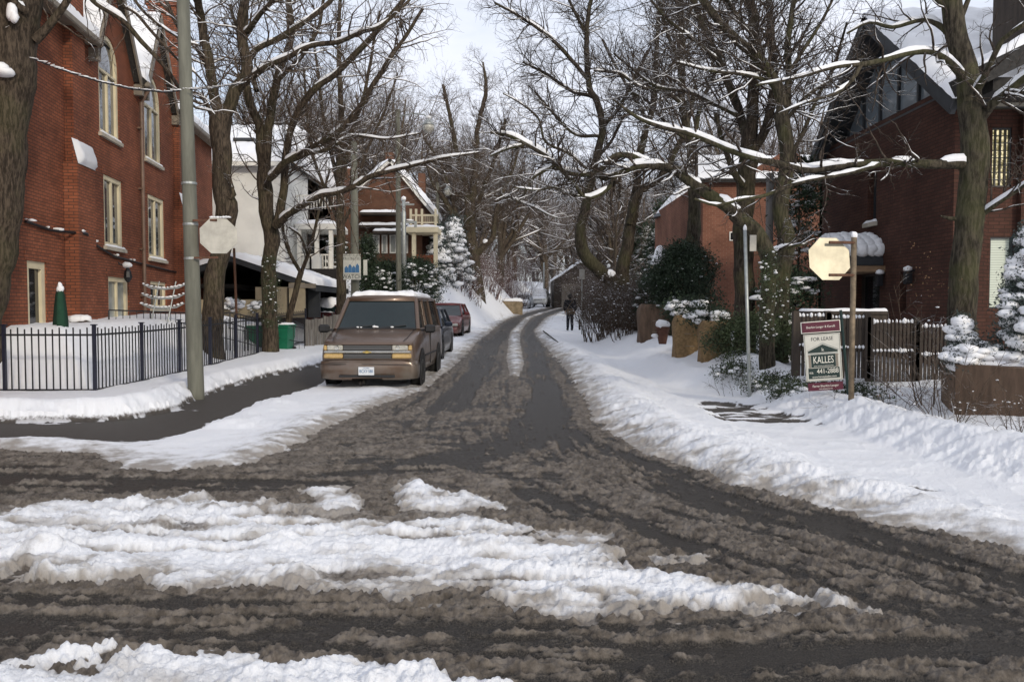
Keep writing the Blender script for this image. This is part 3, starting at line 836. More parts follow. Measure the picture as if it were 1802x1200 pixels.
# chimney breasts: corbelled piers with sloped snow covered shoulders
def breast(xc, w0, zsh, w1, ztop, pots=1, sz=1.0):
    m = MB(); m.box(xc - w0 / 2, xc + w0 / 2, -.32, -.003, 0, zsh); m.box(xc - w1 / 2, xc + w1 / 2, -.20, -.004, zsh, EV + .3)
    m.box(xc - w1 / 2 - .05, xc + w1 / 2 + .05, -.17, .75, EV + .3, ztop)
    m.box(xc - w1 / 2 - .12, xc + w1 / 2 + .12, -.24, .82, ztop - .35, ztop - .18)
    m.prism([(-.32, zsh), (-.20, zsh), (-.20, zsh + .5)], xc - w0 / 2, xc + w0 / 2, 'x')
    c = m.build('chimney', M['brick_red'], house)
    snow_sheet('shoulder_snow', (xc - w0 / 2, -.34, zsh - .02), (xc + w0 / 2, -.34, zsh - .02), (xc + w0 / 2, -.20, zsh + .58), (xc - w0 / 2, -.20, zsh + .58), .12, M['snow'], c, 16, 10, .02, .01)
    MB().box(xc - w1 / 2 - .08, xc + w1 / 2 + .08, -.2, .78, ztop, ztop + .07).build('cap', M['stonec'], c)
    p = MB()
    for k in range(pots): p.lathe([(.14, ztop + .07), (.13, ztop + .5), (.16, ztop + .5), (.16, ztop + .56), (.1, ztop + .56)], 10, (xc + (k - (pots - 1) / 2) * .4, .3, 0))
    p.build('chimney_pot', M['terracotta'], c)
    snow_sheet('cap_snow', (xc - w1 / 2 - .08, -.2, ztop + .07), (xc + w1 / 2 + .08, -.2, ztop + .07), (xc + w1 / 2 + .08, .78, ztop + .07), (xc - w1 / 2 - .08, .78, ztop + .07), .1, M['snow'], c, 12, 12, .02, .01)
breast(su(133), 1.05, 5.05, .75, 12.6)
breast(su(318), 1.3, 5.05, 1.1, 12.3)
# cable along the wall, lamp and bracket
cb = MB()
pts = [(su(45), -.05, 3.45), (su(90), -.05, 3.38), (su(130), -.34, 3.42), (su(160), -.06, 3.3), (su(200), -.05, 3.05), (su(235), -.05, 3.0), (su(300), -.05, 2.9), (L, -.05, 2.9)]
cb.path([Vector(p) for p in pts], .03, 6)
c = cb.build('wall_cable', M['black'], house)
blobs('cable_snow', [(p[0] + rng.normal() * .3, p[1] - .01, p[2] + .05) for p in pts[:6] for _ in range(3)], np.abs(rng.normal(size=(18, 1)) * .03 + .05) * np.array([2.2, .7, .6]), M['snow'], c)
lm = MB(); lm.lathe([(.02, 2.78), (.09, 2.66), (.12, 2.5), (.08, 2.42), (.03, 2.36)], 8, (su(210), -.25, 0)); lm.bar((su(210), -.25, 2.75), (su(210), 0, 2.9), .02)
lq = lm.build('wall_lamp', M['black'], house)
blobs('lamp_snow', [(su(210), -.25, 2.84)], [(.13, .12, .09)], M['snow'], lq, ICO2, .1)

# ------------------------------------------------------------------ left fence along the sidewalk
FX = -7.5
fposts = [14.27 + 1.83 * i for i in range(9)]
fence = empty('iron_fence', (FX, 14.27, 0), 0, 'black iron picket fence along the cleared sidewalk in front of the red brick house', 'fence')
def fz(y): return Hf(FX + .3, y) + .10
ftop = 1.26
def lp(x, y): return (x - FX, y - 14.27)
def fpost(x, y):
    a, b = lp(x, y); z = Hf(x, y)
    m = MB(); m.box(a - .027, a + .027, b - .027, b + .027, z - .3, z + ftop + .06); m.box(a - .045, a + .045, b - .045, b + .045, z + ftop + .06, z + ftop + .08)
    return m.build('post', M['navy'], fence)
def fpanel(xa, ya, xb, yb):
    m = MB(); n = max(2, int(round(math.hypot(xb - xa, yb - ya) / .128)))
    za, zb = Hf(xa, ya), Hf(xb, yb)
    for i in range(1, n):
        t = i / n; x = xa + (xb - xa) * t; y = ya + (yb - ya) * t; z = za + (zb - za) * t
        a, b = lp(x, y); m.box(a - .009, a + .009, b - .009, b + .009, z + .02, z + ftop + .03 * (i % 2) - .01)
    A = lp(xa, ya); B = lp(xb, yb)
    for zz, h in ((ftop - .13, .035), (.14, .035)):
        dx, dy = (B[0] - A[0]), (B[1] - A[1]); l = math.hypot(dx, dy); px, py = -dy / l * .012, dx / l * .012
        vs = []
        for q, zc in ((A, za), (B, zb)):
            for s_ in (-1, 1):
                for h2 in (0, h): vs.append((q[0] + px * s_, q[1] + py * s_, zc + zz + h2))
        m.add(vs, [(0, 1, 3, 2), (4, 6, 7, 5), (0, 4, 5, 1), (2, 3, 7, 6), (1, 5, 7, 3), (0, 2, 6, 4)])
    return m.build('picket_panel', M['black'], fence)
for i, y in enumerate(fposts):
    fpost(FX, y)
    if i: fpanel(FX, fposts[i - 1], FX, y)
for k in range(1, 4):
    fpost(FX - 1.62 * k, 14.27); fpanel(FX - 1.62 * (k - 1), 14.27, FX - 1.62 * k, 14.27)

# light railings inside the yard
def railing(name, label, pts, hgt=.95, pitch=.2, mat='black', zoff=0, group=None):
    r = empty(name, pts[0] if len(pts[0]) == 3 else (*pts[0], Hf(*pts[0])), 0, label, 'railing', group)
    o = Vector(r.location)
    Pq = [Vector(p) if len(p) == 3 else Vector((*p, Hf(*p) + zoff)) for p in pts]
    bars = MB(); top = MB()
    for a, b in zip(Pq, Pq[1:]):
        n = max(1, int((b - a).length / pitch))
        for i in range(n + 1):
            p = a + (b - a) * i / n - o
            bars.bar(p - Vector((0, 0, .25)), p + Vector((0, 0, hgt)), .009 if i % 8 else .02, 5)
        top.bar(a - o + Vector((0, 0, hgt)), b - o + Vector((0, 0, hgt)), .018, 6)
        top.bar(a - o + Vector((0, 0, .15)), b - o + Vector((0, 0, .15)), .013, 6)
    bars.build('bars', M[mat], r); top.build('rail', M[mat], r)
    return r
railing('yard_railing', 'thin black railing around the basement steps by the red brick wall', [tuple(P(192, 575, 20)), tuple(P(265, 577, 20.5)), tuple(P(335, 578, 21.5)), tuple(P(345, 583, 19))], .42, .14)
railing('stair_railing', 'black stair railing running down the snowy bank left of the brown van', [tuple(P(392, 588, 24)), tuple(P(405, 586, 24)), tuple(P(478, 600, 25)), tuple(P(536, 612, 25.5))], .62, .17)
railing('gate_railing', 'low black railing in front of the green bins', [tuple(P(378, 600, 21.5)), tuple(P(430, 612, 23.2)), tuple(P(478, 624, 24.9))], .6, .2)

# ------------------------------------------------------------------ utility poles
def stop_sign(parent, loc, rz, w=.62):
    """octagonal plate seen from the back"""
    m = MB(); r = w / 2 / math.cos(math.pi / 8)
    poly = [(r * math.cos(math.pi / 8 + i * math.pi / 4), r * math.sin(math.pi / 8 + i * math.pi / 4)) for i in range(8)]
    m.prism(poly, -.002, .002, 'y')
    o = m.build('sign_plate', M['signback'], parent); o.location = loc; o.rotation_euler = (0, 0, rz)
    f = MB(); f.prism([(x * .985, z * .985) for x, z in poly], .0022, .0045, 'y')
    q = f.build('sign_face', pm('sign_red', (.42, .02, .025), .4, .05), o)
    return o
pb = P(345, 672, 14.2)
pole = empty('utility_pole', (pb.x, 14.2, Hf(pb.x, 14.2)), 0, 'thick grey concrete pole on the snow beside the fence corner carrying a stop sign', 'utility pole')
zt = 9.5
m = MB(); m.lathe([(.145, -.2), (.140, .1), (.130, 2.2), (.112, 5.0), (.10, zt)], 20)
pm_ = m.build('shaft', M['concrete'], pole, True)
pole.rotation_euler = (0, R(-1.0), 0)
bz = MB()
for z in (P(340, 395, 14.2).z, P(340, 455, 14.2).z, P(340, 395, 14.2).z + .72):
    bz.lathe([(.118, z - .02 - pole.location.z), (.132, z - .02 - pole.location.z), (.132, z + .02 - pole.location.z), (.118, z + .02 - pole.location.z)], 16)
bz.build('steel_band', M['galv'], pole)
so = P(392, 417, 14.2) - Vector(pole.location)
stop_sign(pole, (so.x + .02, -.12, so.z), R(14), .62)
for v in (390, 455):
    z = P(386, v, 14.2).z - pole.location.z
    MB().box(.10, .52, -.155, -.125, z - .018, z + .018).build('sign_bracket', M['rust'], pole)
sb = blobs('sign_snow', [(so.x + .06 + i * .05, -.11, so.z + .325) for i in range(-3, 4)], [(.05, .025, .02)] * 7, M['snow'], pole)
p2 = P(625, 535, 28.5)
pole2 = empty('utility_pole', (p2.x, 28.5, Hf(p2.x, 28.5)), 0, 'tall grey pole behind the brown van carrying a neighbourhood watch sign', 'utility pole')
m = MB(); m.lathe([(.16, -.3), (.155, .5), (.14, 4), (.11, P(618, 250, 28.5).z - pole2.location.z)], 14); m.build('shaft', M['concrete'], pole2, True)
# watch sign: words on white, blue houses drawing
def sign_board(parent, w, h, loc, rz, mat, name='sign_board', edge=None):
    m = MB(); m.box(-w / 2, w / 2, -.006, .006, -h / 2, h / 2, .003)
    o = m.build(name, M[mat] if isinstance(mat, str) else mat, parent); o.location = loc; o.rotation_euler = (0, 0, rz)
    return o
M['sign_white'] = pm('sign_white', (.56, .55, .49), .45, .06, 5, bmp=0)
M['ink'] = pm('dark_ink', (.015, .02, .025), .6, .1, 5, bmp=0)
M['ink_green'] = pm('dark_green_ink', (.008, .026, .023), .5, .1, 5, bmp=0)
M['ink_blue'] = pm('blue_ink', (.05, .15, .30), .5, .2, 5, bmp=0)
M['maroon'] = pm('maroon_paint', (.085, .010, .026), .45, .1, 5, bmp=0)
M['letter'] = pm('pale_lettering', (.72, .70, .62), .5, .05, 5, bmp=0)
ls = P(620, 470, 28.2) - Vector(pole2.location)
sg = sign_board(pole2, .62, .90, (ls.x, -.35, ls.z), 0, 'sign_white')
RX = (R(90), 0, 0)
MB().box(-.305, .305, -.009, -.0065, .24, .245).box(-.305, .305, -.009, -.0065, -.25, -.245).build('sign_line', M['ink_green'], sg)
text('sign_words', 'NEIGHBOURHOOD', .085, M['ink_green'], sg, (0, -.0075, .395), RX, .85)
text('sign_words', 'PROTECTED', .115, M['ink_green'], sg, (0, -.0075, .295), RX, .95)
text('sign_words', 'WATCH', .20, M['ink_green'], sg, (0, -.0075, -.345), RX, .95)
hb_ = MB()
for x, hh, ww in ((-.20, .16, .13), (-.07, .22, .12), (.06, .17, .13), (.19, .24, .12)):
    hb_.prism([(x - ww / 2, -.2), (x + ww / 2, -.2), (x + ww / 2, -.2 + hh), (x, -.2 + hh + .08), (x - ww / 2, -.2 + hh)], -.0095, -.0068)
hb_.build('house_drawing', M['ink_blue'], sg)
s2 = sign_board(pole2, .14, .55, (ls.x + .40, .02, ls.z), 0, 'sign_white', 'side_plate')
# slim lamp pole with a folded bracket
p3 = P(711, 500, 38)
lp3 = empty('lamp_pole', (p3.x, 38, Hf(p3.x, 38)), 0, 'slim pale metal pole standing in front of the dark brick gabled house', 'pole')
zt3 = P(711, 352, 38).z - lp3.location.z
m = MB(); m.lathe([(.12, -.3), (.11, zt3 - .6), (.09, zt3 - .55), (.085, zt3)], 12); m.build('shaft', M['galv'], lp3, True)
m = MB(); m.box(-.05, .62, -.05, .05, zt3 - 1.1, zt3 - 1.0); m.box(.5, .62, -.05, .05, zt3 - 1.3, zt3 - 1.1); m.box(-.3, .5, -.04, .04, zt3 - .25, zt3 - .18)
m.build('arm', M['galv'], lp3)
blobs('pole_snow', [(0, 0, zt3 + .05), (.3, 0, zt3 - .95), (.15, 0, zt3 - .14)], [(.13, .12, .14), (.25, .06, .05), (.25, .06, .05)], M['snow'], lp3)
# street lamps hanging over the street
def street_lamp(u, v, Y, label, ur, vr):
    c = P(u, v, Y)
    o = empty('street_lamp', c, 0, label, 'street lamp', 'street lamps hanging from arms')
    g = MB(); g.lathe([(.05, -.34), (.20, -.28), (.27, -.12), (.26, .02), (.18, .10)], 14); g.build('globe', M['lens'], o, True)
    h = MB(); h.lathe([(.28, .02), (.26, .10), (.14, .24), (.08, .36), (.05, .40)], 14); h.build('hood', M['galv'], o, True)
    r = P(ur, vr, Y) - c
    a = MB(); a.path([Vector((0, 0, .38)), Vector((r.x * .15, 0, .5)), Vector((r.x * .5, 0, r.z + .12)), r], .03, 6); a.build('arm', M['galv'], o)
    pq = MB(); pq.bar((r.x, 0, r.z + .3), (r.x, 0, Hf(c.x + r.x, Y) - c.z - .3), .10, 10, .13); pq.build('post', M['concrete'], o)
    blobs('lamp_snow', [(0, 0, .36)], [(.14, .14, .12)], M['snow'], o)
    return o
street_lamp(754, 222, 36, 'glass street lamp hanging high among bare branches above the brick gabled house', 700, 205)
street_lamp(788, 336, 52, 'smaller farther street lamp just left of the forked roadside tree', 770, 330)

# overhead wire
def wire(name, pts, label, r=.012, snow=True):
    o = MB().path([Vector(p) for p in pts], r, 5).build(name, M['black'])
    tag(o, label, 'cable')
    if snow:
        C = [Vector(pts[i]).lerp(Vector(pts[i + 1]), t) + Vector((0, 0, r + .008)) for i in range(len(pts) - 1) for t in np.linspace(0, 1, 9)]
        blobs('wire_snow', C, [(.09, .02, .008)] * len(C), M['snow'], o, rough=.3)
    return o
wire('overhead_wire', [P(u, v, 13.6 + (u - 60) * .002) for u, v in ((60, 105), (110, 124), (170, 143), (230, 157), (290, 163), (337, 158))], 'thin sagging wire from the left trunk across the brick house to the grey pole')
wire('overhead_wire', [P(u, v, Y) for u, v, Y in ((337, 158, 14.0), (365, 156, 16), (400, 151, 18), (430, 146, 20))], 'short thin wire running on from the grey pole into the forked tree')

# ------------------------------------------------------------------ small things in the left yard
m = MB()
u0 = P(107, 578, 16.2)
um = empty('patio_umbrella', (u0.x, 16.2, u0.z - .15), 0, 'folded dark green patio umbrella capped with snow in the brick house yard', 'umbrella')
nn = 12; vs = []; fs = []
prof = [(.04, .95), (.07, .82), (.095, .55), (.115, .25), (.11, .05)]
for i in range(nn):
    for r_, z in prof:
        k = r_ * (1.25 if i % 2 else .7); t = 2 * math.pi * i / nn; vs.append((k * math.cos(t), k * math.sin(t), z))
for i in range(nn):
    j = (i + 1) % nn
    for q in range(len(prof) - 1): fs.append((i * 5 + q, j * 5 + q, j * 5 + q + 1, i * 5 + q + 1))
MB().add(vs, fs).build('canopy', M['green_cloth'], um, True)
MB().bar((0, 0, -.5), (0, 0, 1.05), .02).build('pole', M['wood_dark'], um)
blobs('umbrella_snow', [(0, 0, .95), (0, 0, 1.02)], [(.07, .07, .08), (.045, .045, .07)], M['snow'], um, ICO2, .1)
def snow_mound_thing(name, label, cat, u, v, Y, rx, ry, rz, mat='wood_dark'):
    c = P(u, v, Y); o = empty(name, c, 0, label, cat)
    MB().box(-rx * .8, rx * .8, -ry * .8, ry * .8, -.3, rz * .2, .04).build('body', M[mat], o)
    blobs('snow_cap', [(0, 0, rz * .35), (rx * .3, .02, rz * .42), (-rx * .35, -.02, rz * .38)], [(rx * .95, ry, rz * .7), (rx * .6, ry * .8, rz * .6), (rx * .6, ry * .8, rz * .6)], M['snow'], o, ICO2, .12)
    return o
snow_mound_thing('garden_bench', 'low dark bench buried under rounded snow beside the green umbrella', 'bench', 142, 566, 18.0, .26, .16, .16)
snow_mound_thing('garden_bench', 'snow heaped garden bench behind the leftmost fence posts', 'bench', 42, 566, 17.6, .36, .2, .2)
tr = empty('garden_trellis', P(282, 560, 20.5), R(8), 'leaning pale metal rack with snowy curved rungs against the brick house', 'rack')
a = MB(); a.bar((-.22, 0, -.1), (-.05, .15, .95), .018); a.bar((.18, 0, -.1), (.36, .15, .95), .018); a.build('side_rail', M['galv'], tr)
for z in (.25, .5, .75):
    b_ = MB(); b_.path([Vector((-.5 + z * .1, .08, z + .12)), Vector((-.3 + z * .1, .08, z + .02)), Vector((.0 + z * .1, .08, z)), Vector((.35 + z * .1, .08, z + .03)), Vector((.55 + z * .1, .08, z + .14))], .022)
    rg = b_.build('rung', M['galv'], tr)
    blobs('rung_snow', [(-.5 + z * .1 + i * .1, .08, z + .04 + .1 * abs(i / 5 - 1) ** 2) for i in range(11)], [(.07, .03, .025)] * 11, M['snow'], rg)
gb = empty('waste_bin', (P(498, 620, 25.4).x, 25.4, Hf(-7.2, 25.4)), R(-8), 'green wheeled bin with an open lid at the end of the black fence', 'bin', 'green bins')
def mkbin(gb):
    m = MB(); m.add([(-.24, -.24, 0), (.24, -.24, 0), (.24, .24, 0), (-.24, .24, 0), (-.30, -.3, .85), (.30, -.3, .85), (.30, .3, .85), (-.30, .3, .85)], [(3, 2, 1, 0), (4, 5, 6, 7), (0, 1, 5, 4), (1, 2, 6, 5), (2, 3, 7, 6), (3, 0, 4, 7)])
    m.box(-.33, .33, -.33, .33, .80, .86, .02); m.build('body', M['green_bin'], gb)
    MB().box(-.32, .32, -.34, .34, .863, .91, .02).build('lid', M['green_bin'], gb)
    for x_ in (.3, -.3): MB().lathe([(.02, -.03), (.1, -.03), (.1, .03), (.02, .03)], 12, (x_, .2, .1), 'x').build('wheel', M['tyre'], gb)
    snow_sheet('bin_snow', (-.3, -.3, .912), (.3, -.3, .912), (.3, .3, .912), (-.3, .3, .912), .05, M['snow'], gb, 12, 12, .01, .01)
mkbin(gb)
g2_ = dup(gb, (gb.location.x - .62, 24.9, gb.location.z - .02), R(5), 'shorter green bin with a snowy lid nearest the fence')

# wooden board fence beside the driveway
wf = empty('board_fence', P(575, 590, 27.5), 0, 'grey board fence with stepped tops between the railing and the brown van', 'fence')
for i, (u, v) in enumerate(((545, 562), (561, 560), (577, 556), (593, 553), (609, 550))):
    c = P(u, v, 27.5 + i * .3) - Vector(wf.location)
    m = MB()
    for k in range(3): m.box(c.x - .15 + k * .105, c.x - .055 + k * .105, c.y - .012, c.y + .012, c.z - 1.3, c.z - .02 * (k % 2))
    m.build('board_panel', M['wood_grey'], wf)
    MB().box(c.x - .19, c.x - .155, c.y - .04, c.y + .04, c.z - 1.3, c.z + .06).build('post', M['black'], wf)

# ------------------------------------------------------------------ carport
cp = empty('carport', (0, 0, 0), 0, 'low dark carport with a sloping snow covered roof behind the ivy covered tree', 'carport')
Yc = 30.0
A = P(405, 450, Yc); B = P(556, 502, Yc); 
m = MB()
m.add([A, B, B + Vector((0, 0, -.22)), A + Vector((0, 0, -.22)), A + Vector((.0, 6, .0)), B + Vector((.0, 6, 0)), B + Vector((0, 6, -.22)), A + Vector((0, 6, -.22))],
      [(0, 1, 2, 3), (4, 7, 6, 5), (0, 4, 5, 1), (3, 2, 6, 7), (0, 3, 7, 4), (1, 5, 6, 2)])
A2_ = Vector((A.x - 3.0, Yc, A.z - 1.0))
m.add([A, A2_, A2_ + Vector((0, 0, -.22)), A + Vector((0, 0, -.22)), A + Vector((.0, 6, .0)), A2_ + Vector((.0, 6, 0)), A2_ + Vector((0, 6, -.22)), A + Vector((0, 6, -.22))],
      [(0, 1, 2, 3), (4, 7, 6, 5), (0, 4, 5, 1), (3, 2, 6, 7), (0, 3, 7, 4), (1, 5, 6, 2)])
cr_ = m.build('roof', M['fascia'], cp)
snow_sheet('roof_snow', A + Vector((-.05, -.05, .01)), B + Vector((.05, -.05, .01)), B + Vector((.05, 6, .01)), A + Vector((-.05, 6, .01)), .22, M['snow'], cr_, 50, 40, .03, .04)
snow_sheet('roof_snow', A2_ + Vector((0, -.05, .01)), A + Vector((0, -.05, .01)), A + Vector((0, 6, .01)), A2_ + Vector((0, 6, .01)), .22, M['snow'], cr_, 30, 40, .03, .04)
zg = P(500, 545, Yc).z - .3
m = MB(); m.box(A2_.x, B.x - .3, Yc + 5.6, Yc + 5.8, zg, A.z - .2); m.box(P(505, 450, Yc).x, P(507, 450, Yc).x + .06, Yc, Yc + 5.6, zg, B.z - .1)
m.box(A2_.x, A.x + .0, Yc + .3, Yc + 5.6, A.z - 1.2, A.z - 1.05)
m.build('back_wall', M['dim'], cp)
m = MB(); m.box(P(447, 450, Yc).x, P(504, 450, Yc).x, Yc + .1, Yc + .25, zg, P(450, 505, Yc).z); m.box(P(508, 450, Yc).x, P(536, 450, Yc).x, Yc - .02, Yc + .1, zg, P(450, 498, Yc).z)
m.box(A2_.x, P(447, 450, Yc).x, Yc + .1, Yc + .25, zg, P(450, 527, Yc).z)
m.build('side_wall', pm('beige_render', (.36, .30, .20), .8, .12, 3), cp)
m = MB(); m.box(P(508, 450, Yc).x, B.x, Yc - .06, Yc + .0, P(0, 507, Yc).z, P(0, 498, Yc).z - .03); m.build('beam', M['gutter'], cp)
m = MB(); m.box(P(532, 450, Yc).x, B.x - .05, Yc + .8, Yc + .9, zg, P(0, 506, Yc).z); m.build('garage_door', M['fascia'], cp)
MB().bar((P(415, 450, 27.5).x, 27.5, P(415, 560, 27.5).z), (P(412, 450, 27.5).x, 27.5, P(412, 437, 27.5).z), .045, 8).build('steel_post', M['rust'], cp)

# ------------------------------------------------------------------ snowed under maroon car in the driveway (built with the cars below)

# ------------------------------------------------------------------ white clapboard house
Yw = 36.0
wh = empty('white_house', (0, 0, 0), 0, 'tall white clapboard house with snowy roof and stacked porches behind the carport', 'house')
xl_, xr_ = P(390, 450, Yw).x, P(503, 450, Yw).x
ze = P(0, 288, Yw).z; zb = 1.0
m = MB(); m.box(xl_ - 3, xr_, Yw, Yw + 12, zb, ze)
m.build('wall', M['siding'], wh)
m = MB(); slab(m, (xl_ - 3.3, Yw - .4, ze), (xr_ + .3, Yw - .4, ze), (xr_ - .6, Yw + 5, ze + 2.6), (xl_ - 3.3, Yw + 5, ze + 2.6))
slab(m, (xr_ + .3, Yw - .4, ze), (xr_ + .3, Yw + 12, ze), (xr_ - .6, Yw + 12, ze + 2.6), (xr_ - .6, Yw + 5, ze + 2.6))
rr_ = m.build('roof', M['shingle'], wh)
snow_sheet('roof_snow', (xl_ - 3.3, Yw - .4, ze + .03), (xr_ + .3, Yw - .4, ze + .03), (xr_ - .6, Yw + 5, ze + 2.68), (xl_ - 3.3, Yw + 5, ze + 2.68), .25, M['snow'], rr_, 60, 20, .04, .04)
snow_sheet('roof_snow', (xr_ + .3, Yw - .4, ze + .03), (xr_ + .3, Yw + 12, ze + .03), (xr_ - .6, Yw + 12, ze + 2.68), (xr_ - .6, Yw + 5, ze + 2.68), .2, M['snow'], rr_, 40, 14, .04, .04)
MB().box(xl_ - 3.35, xr_ + .35, Yw - .5, Yw - .36, ze - .18, ze - .0).build('gutter', M['white'], wh)
m = MB()
for u0_, u1_, v0_ in ((415, 452, 248), (415, 418, 272)):
    a_, b__ = P(u0_, v0_, Yw + 2), P(u1_, v0_, Yw + 2); m.box(a_.x, b__.x, Yw + 1.6, Yw + 2.4, a_.z - .08, a_.z + .06)
m.build('roof_vent', M['fascia'], wh)
# right wing, three storeys of porches
xw = P(560, 450, 38).x
m = MB(); m.box(xr_, P(533, 450, 40).x, 40, 48, zb, P(0, 300, 40).z); m.build('wing_wall', M['siding'], wh)
zP = [P(0, v, 38).z for v in (300, 392, 482)]
def porch(z_roof, z_floor, xr2, vrail):
    m = MB(); m.box(xr_ + .1, xr2 + .25, 37.2, 40, z_roof - .25, z_roof); p = m.build('porch_roof', M['white'], wh)
    snow_sheet('porch_snow', (xr_ + .1, 37.2, z_roof + .003), (xr2 + .25, 37.2, z_roof + .003), (xr2 + .25, 40, z_roof + .003), (xr_ + .1, 40, z_roof + .003), .2, M['snow'], p, 24, 16, .03, .03)
    m = MB()
    for x in (xr_ + .25, xr2 * .5 + xr_ * .5 + .2, xr2): m.box(x - .09, x + .09, 37.3, 37.48, z_floor, z_roof - .25)
    m.build('porch_column', M['white'], wh)
    m = MB(); n = int((xr2 - xr_) / .13)
    for i in range(n): m.box(xr_ + .15 + i * .13, xr_ + .19 + i * .13, 37.37, 37.41, z_floor + .08, z_floor + .85)
    m.box(xr_ + .1, xr2, 37.34, 37.44, z_floor + .85, z_floor + .92); m.box(xr_ + .1, xr2, 37.35, 37.43, z_floor + .05, z_floor + .1)
    m.build('balustrade', M['white'], wh)
    MB().box(xr_ + .1, xr2 + .15, 37.25, 40, z_floor - .18, z_floor).build('porch_floor', M['white'], wh)
porch(P(0, 397, 38).z, P(0, 483, 38).z, P(588, 450, 38).x, 0)
m = MB(); zf = P(0, 372, 38).z; n = 16
for i in range(n): m.box(xr_ + .15 + i * .13, xr_ + .19 + i * .13, 37.37, 37.41, zf + .03, zf + .62)
m.box(xr_ + .1, xr_ + 2.2, 37.34, 37.44, zf + .62, zf + .68); m.build('balustrade', M['white'], wh)
m = MB(); m.box(P(518, 450, 39.9).x, P(560, 450, 39.9).x, 39.85, 39.95, P(0, 455, 40).z, P(0, 405, 40).z); m.build('window', M['glass_dark'], wh)
m = MB(); m.box(P(515, 450, 39.9).x, P(528, 450, 39.9).x, 39.85, 39.95, P(0, 350, 40).z, P(0, 328, 40).z); m.build('window', M['glass_dark'], wh)
m = MB(); m.box(P(553, 450, 37).x, P(566, 450, 37).x, 36.6, 37.0, zb, P(0, 448, 37).z); m.build('gate_pier', M['siding'], wh)

# ------------------------------------------------------------------ brown brick house with gable, and its flat roofed wing
bh = empty('gabled_brick_house', (0, 0, 0), 0, 'dark brown brick house with steep gable, snowy ledges and porch in the distance', 'house')
Yb = 46.0
def bx(u): return P(u, 400, Yb).x
def bz_(v): return P(700, v, Yb).z
m = MB()
apex = (bx(688), bz_(285)); le = (bx(628), bz_(335)); re = (bx(742), bz_(352))
poly = [(bx(628), 1.0), (bx(742), 1.0), re, apex, le]
m.prism(poly, Yb, Yb + 9, 'y')
m.box(bx(560), bx(628), Yb - 1, Yb + 9, 1.0, bz_(302)); m.build('wall', M['brick_brown'], bh)
m = MB(); slab(m, (re[0] + .35, Yb - .3, re[1] - .3), (apex[0], Yb - .3, apex[1] + .1), (apex[0], Yb + 9, apex[1] + .1), (re[0] + .35, Yb + 9, re[1] - .3), .15)
slab(m, (le[0] - .1, Yb - .3, le[1] - .05), (apex[0], Yb - .3, apex[1] + .1), (apex[0], Yb + 9, apex[1] + .1), (le[0] - .1, Yb + 9, le[1] - .05), .15)
ro = m.build('roof', M['white'], bh)
snow_sheet('roof_snow', (re[0] + .4, Yb - .3, re[1] - .28), (re[0] + .4, Yb + 9, re[1] - .28), (apex[0], Yb + 9, apex[1] + .14), (apex[0], Yb - .3, apex[1] + .14), .22, M['snow'], ro, 30, 24, .04, .04)
snow_sheet('roof_snow', (le[0] - .1, Yb - .3, le[1]), (le[0] - .1, Yb + 9, le[1]), (apex[0], Yb + 9, apex[1] + .14), (apex[0], Yb - .3, apex[1] + .14), .22, M['snow'], ro, 30, 24, .04, .04)
snow_sheet('parapet_snow', (bx(560), Yb - 1, bz_(302)), (bx(628), Yb - 1, bz_(302)), (bx(628), Yb + 9, bz_(302)), (bx(560), Yb + 9, bz_(302)), .15, M['snow'], ro, 30, 24, .04, .02)
MB().box(bx(664), bx(679), Yb + 3, Yb + 3.6, bz_(300), P(0, 268, Yb + 3).z, .03).build('chimney', M['brick_brown'], bh)
MB().box(bx(718), bx(732), Yb + 5, Yb + 5.5, bz_(360), P(0, 305, Yb + 5).z, .03).build('chimney', M['brick_brown'], bh)
for v, u0_, u1_ in ((375, 638, 707), (397, 636, 722), (408, 662, 722)):
    m = MB(); zz = bz_(v + 2); m.box(bx(u0_), bx(u1_), Yb - .9 + (.0 if v < 400 else -.3), Yb - .002, zz - .12, zz); q = m.build('ledge', M['wood_dark'], bh)
    snow_sheet('ledge_snow', (bx(u0_), Yb - .92 - (0 if v < 400 else .3), zz), (bx(u1_), Yb - .92 - (0 if v < 400 else .3), zz), (bx(u1_), Yb - .01, zz + .08), (bx(u0_), Yb - .01, zz + .08), .14, M['snow'], q, 30, 8, .02, .02)
for u0_, u1_ in ((656, 668), (672, 682), (686, 698), (702, 718)):
    f = MB().box(bx(u0_), bx(u1_), Yb - .12, Yb - .02, bz_(446), bz_(414)).build('window', M['white'], bh)
    MB().box(bx(u0_) + .08, bx(u1_) - .08, Yb - .135, Yb - .125, bz_(444), bz_(416)).build('pane', M['curtain'], f)
# white porch on its right
m = MB()
for u in (734, 771): m.box(bx(u) - .11, bx(u) + .11, Yb - 1.6, Yb - 1.35, 1.0, bz_(412))
for u in (729, 738, 748, 771): m.box(bx(u) - .06, bx(u) + .06, Yb - 1.6, Yb - 1.45, bz_(404), bz_(374))
m.build('porch_column', M['cream'], bh)
m = MB(); m.box(bx(722), bx(776), Yb - 1.8, Yb + 3, bz_(414), bz_(405)); q = m.build('porch_roof', M['cream'], bh)
snow_sheet('porch_snow', (bx(722), Yb - 1.8, bz_(405)), (bx(776), Yb - 1.8, bz_(405)), (bx(776), Yb + 3, bz_(405)), (bx(722), Yb + 3, bz_(405)), .16, M['snow'], q, 20, 16, .03, .02)
m = MB(); m.box(bx(727), bx(775), Yb - 1.55, Yb - 1.5, bz_(386), bz_(383)); m.box(bx(727), bx(775), Yb - 1.55, Yb - 1.5, bz_(398), bz_(396))
for i in range(14): m.box(bx(729 + i * 3.4), bx(729.8 + i * 3.4), Yb - 1.54, Yb - 1.51, bz_(397), bz_(385))
m.build('balustrade', M['cream'], bh)
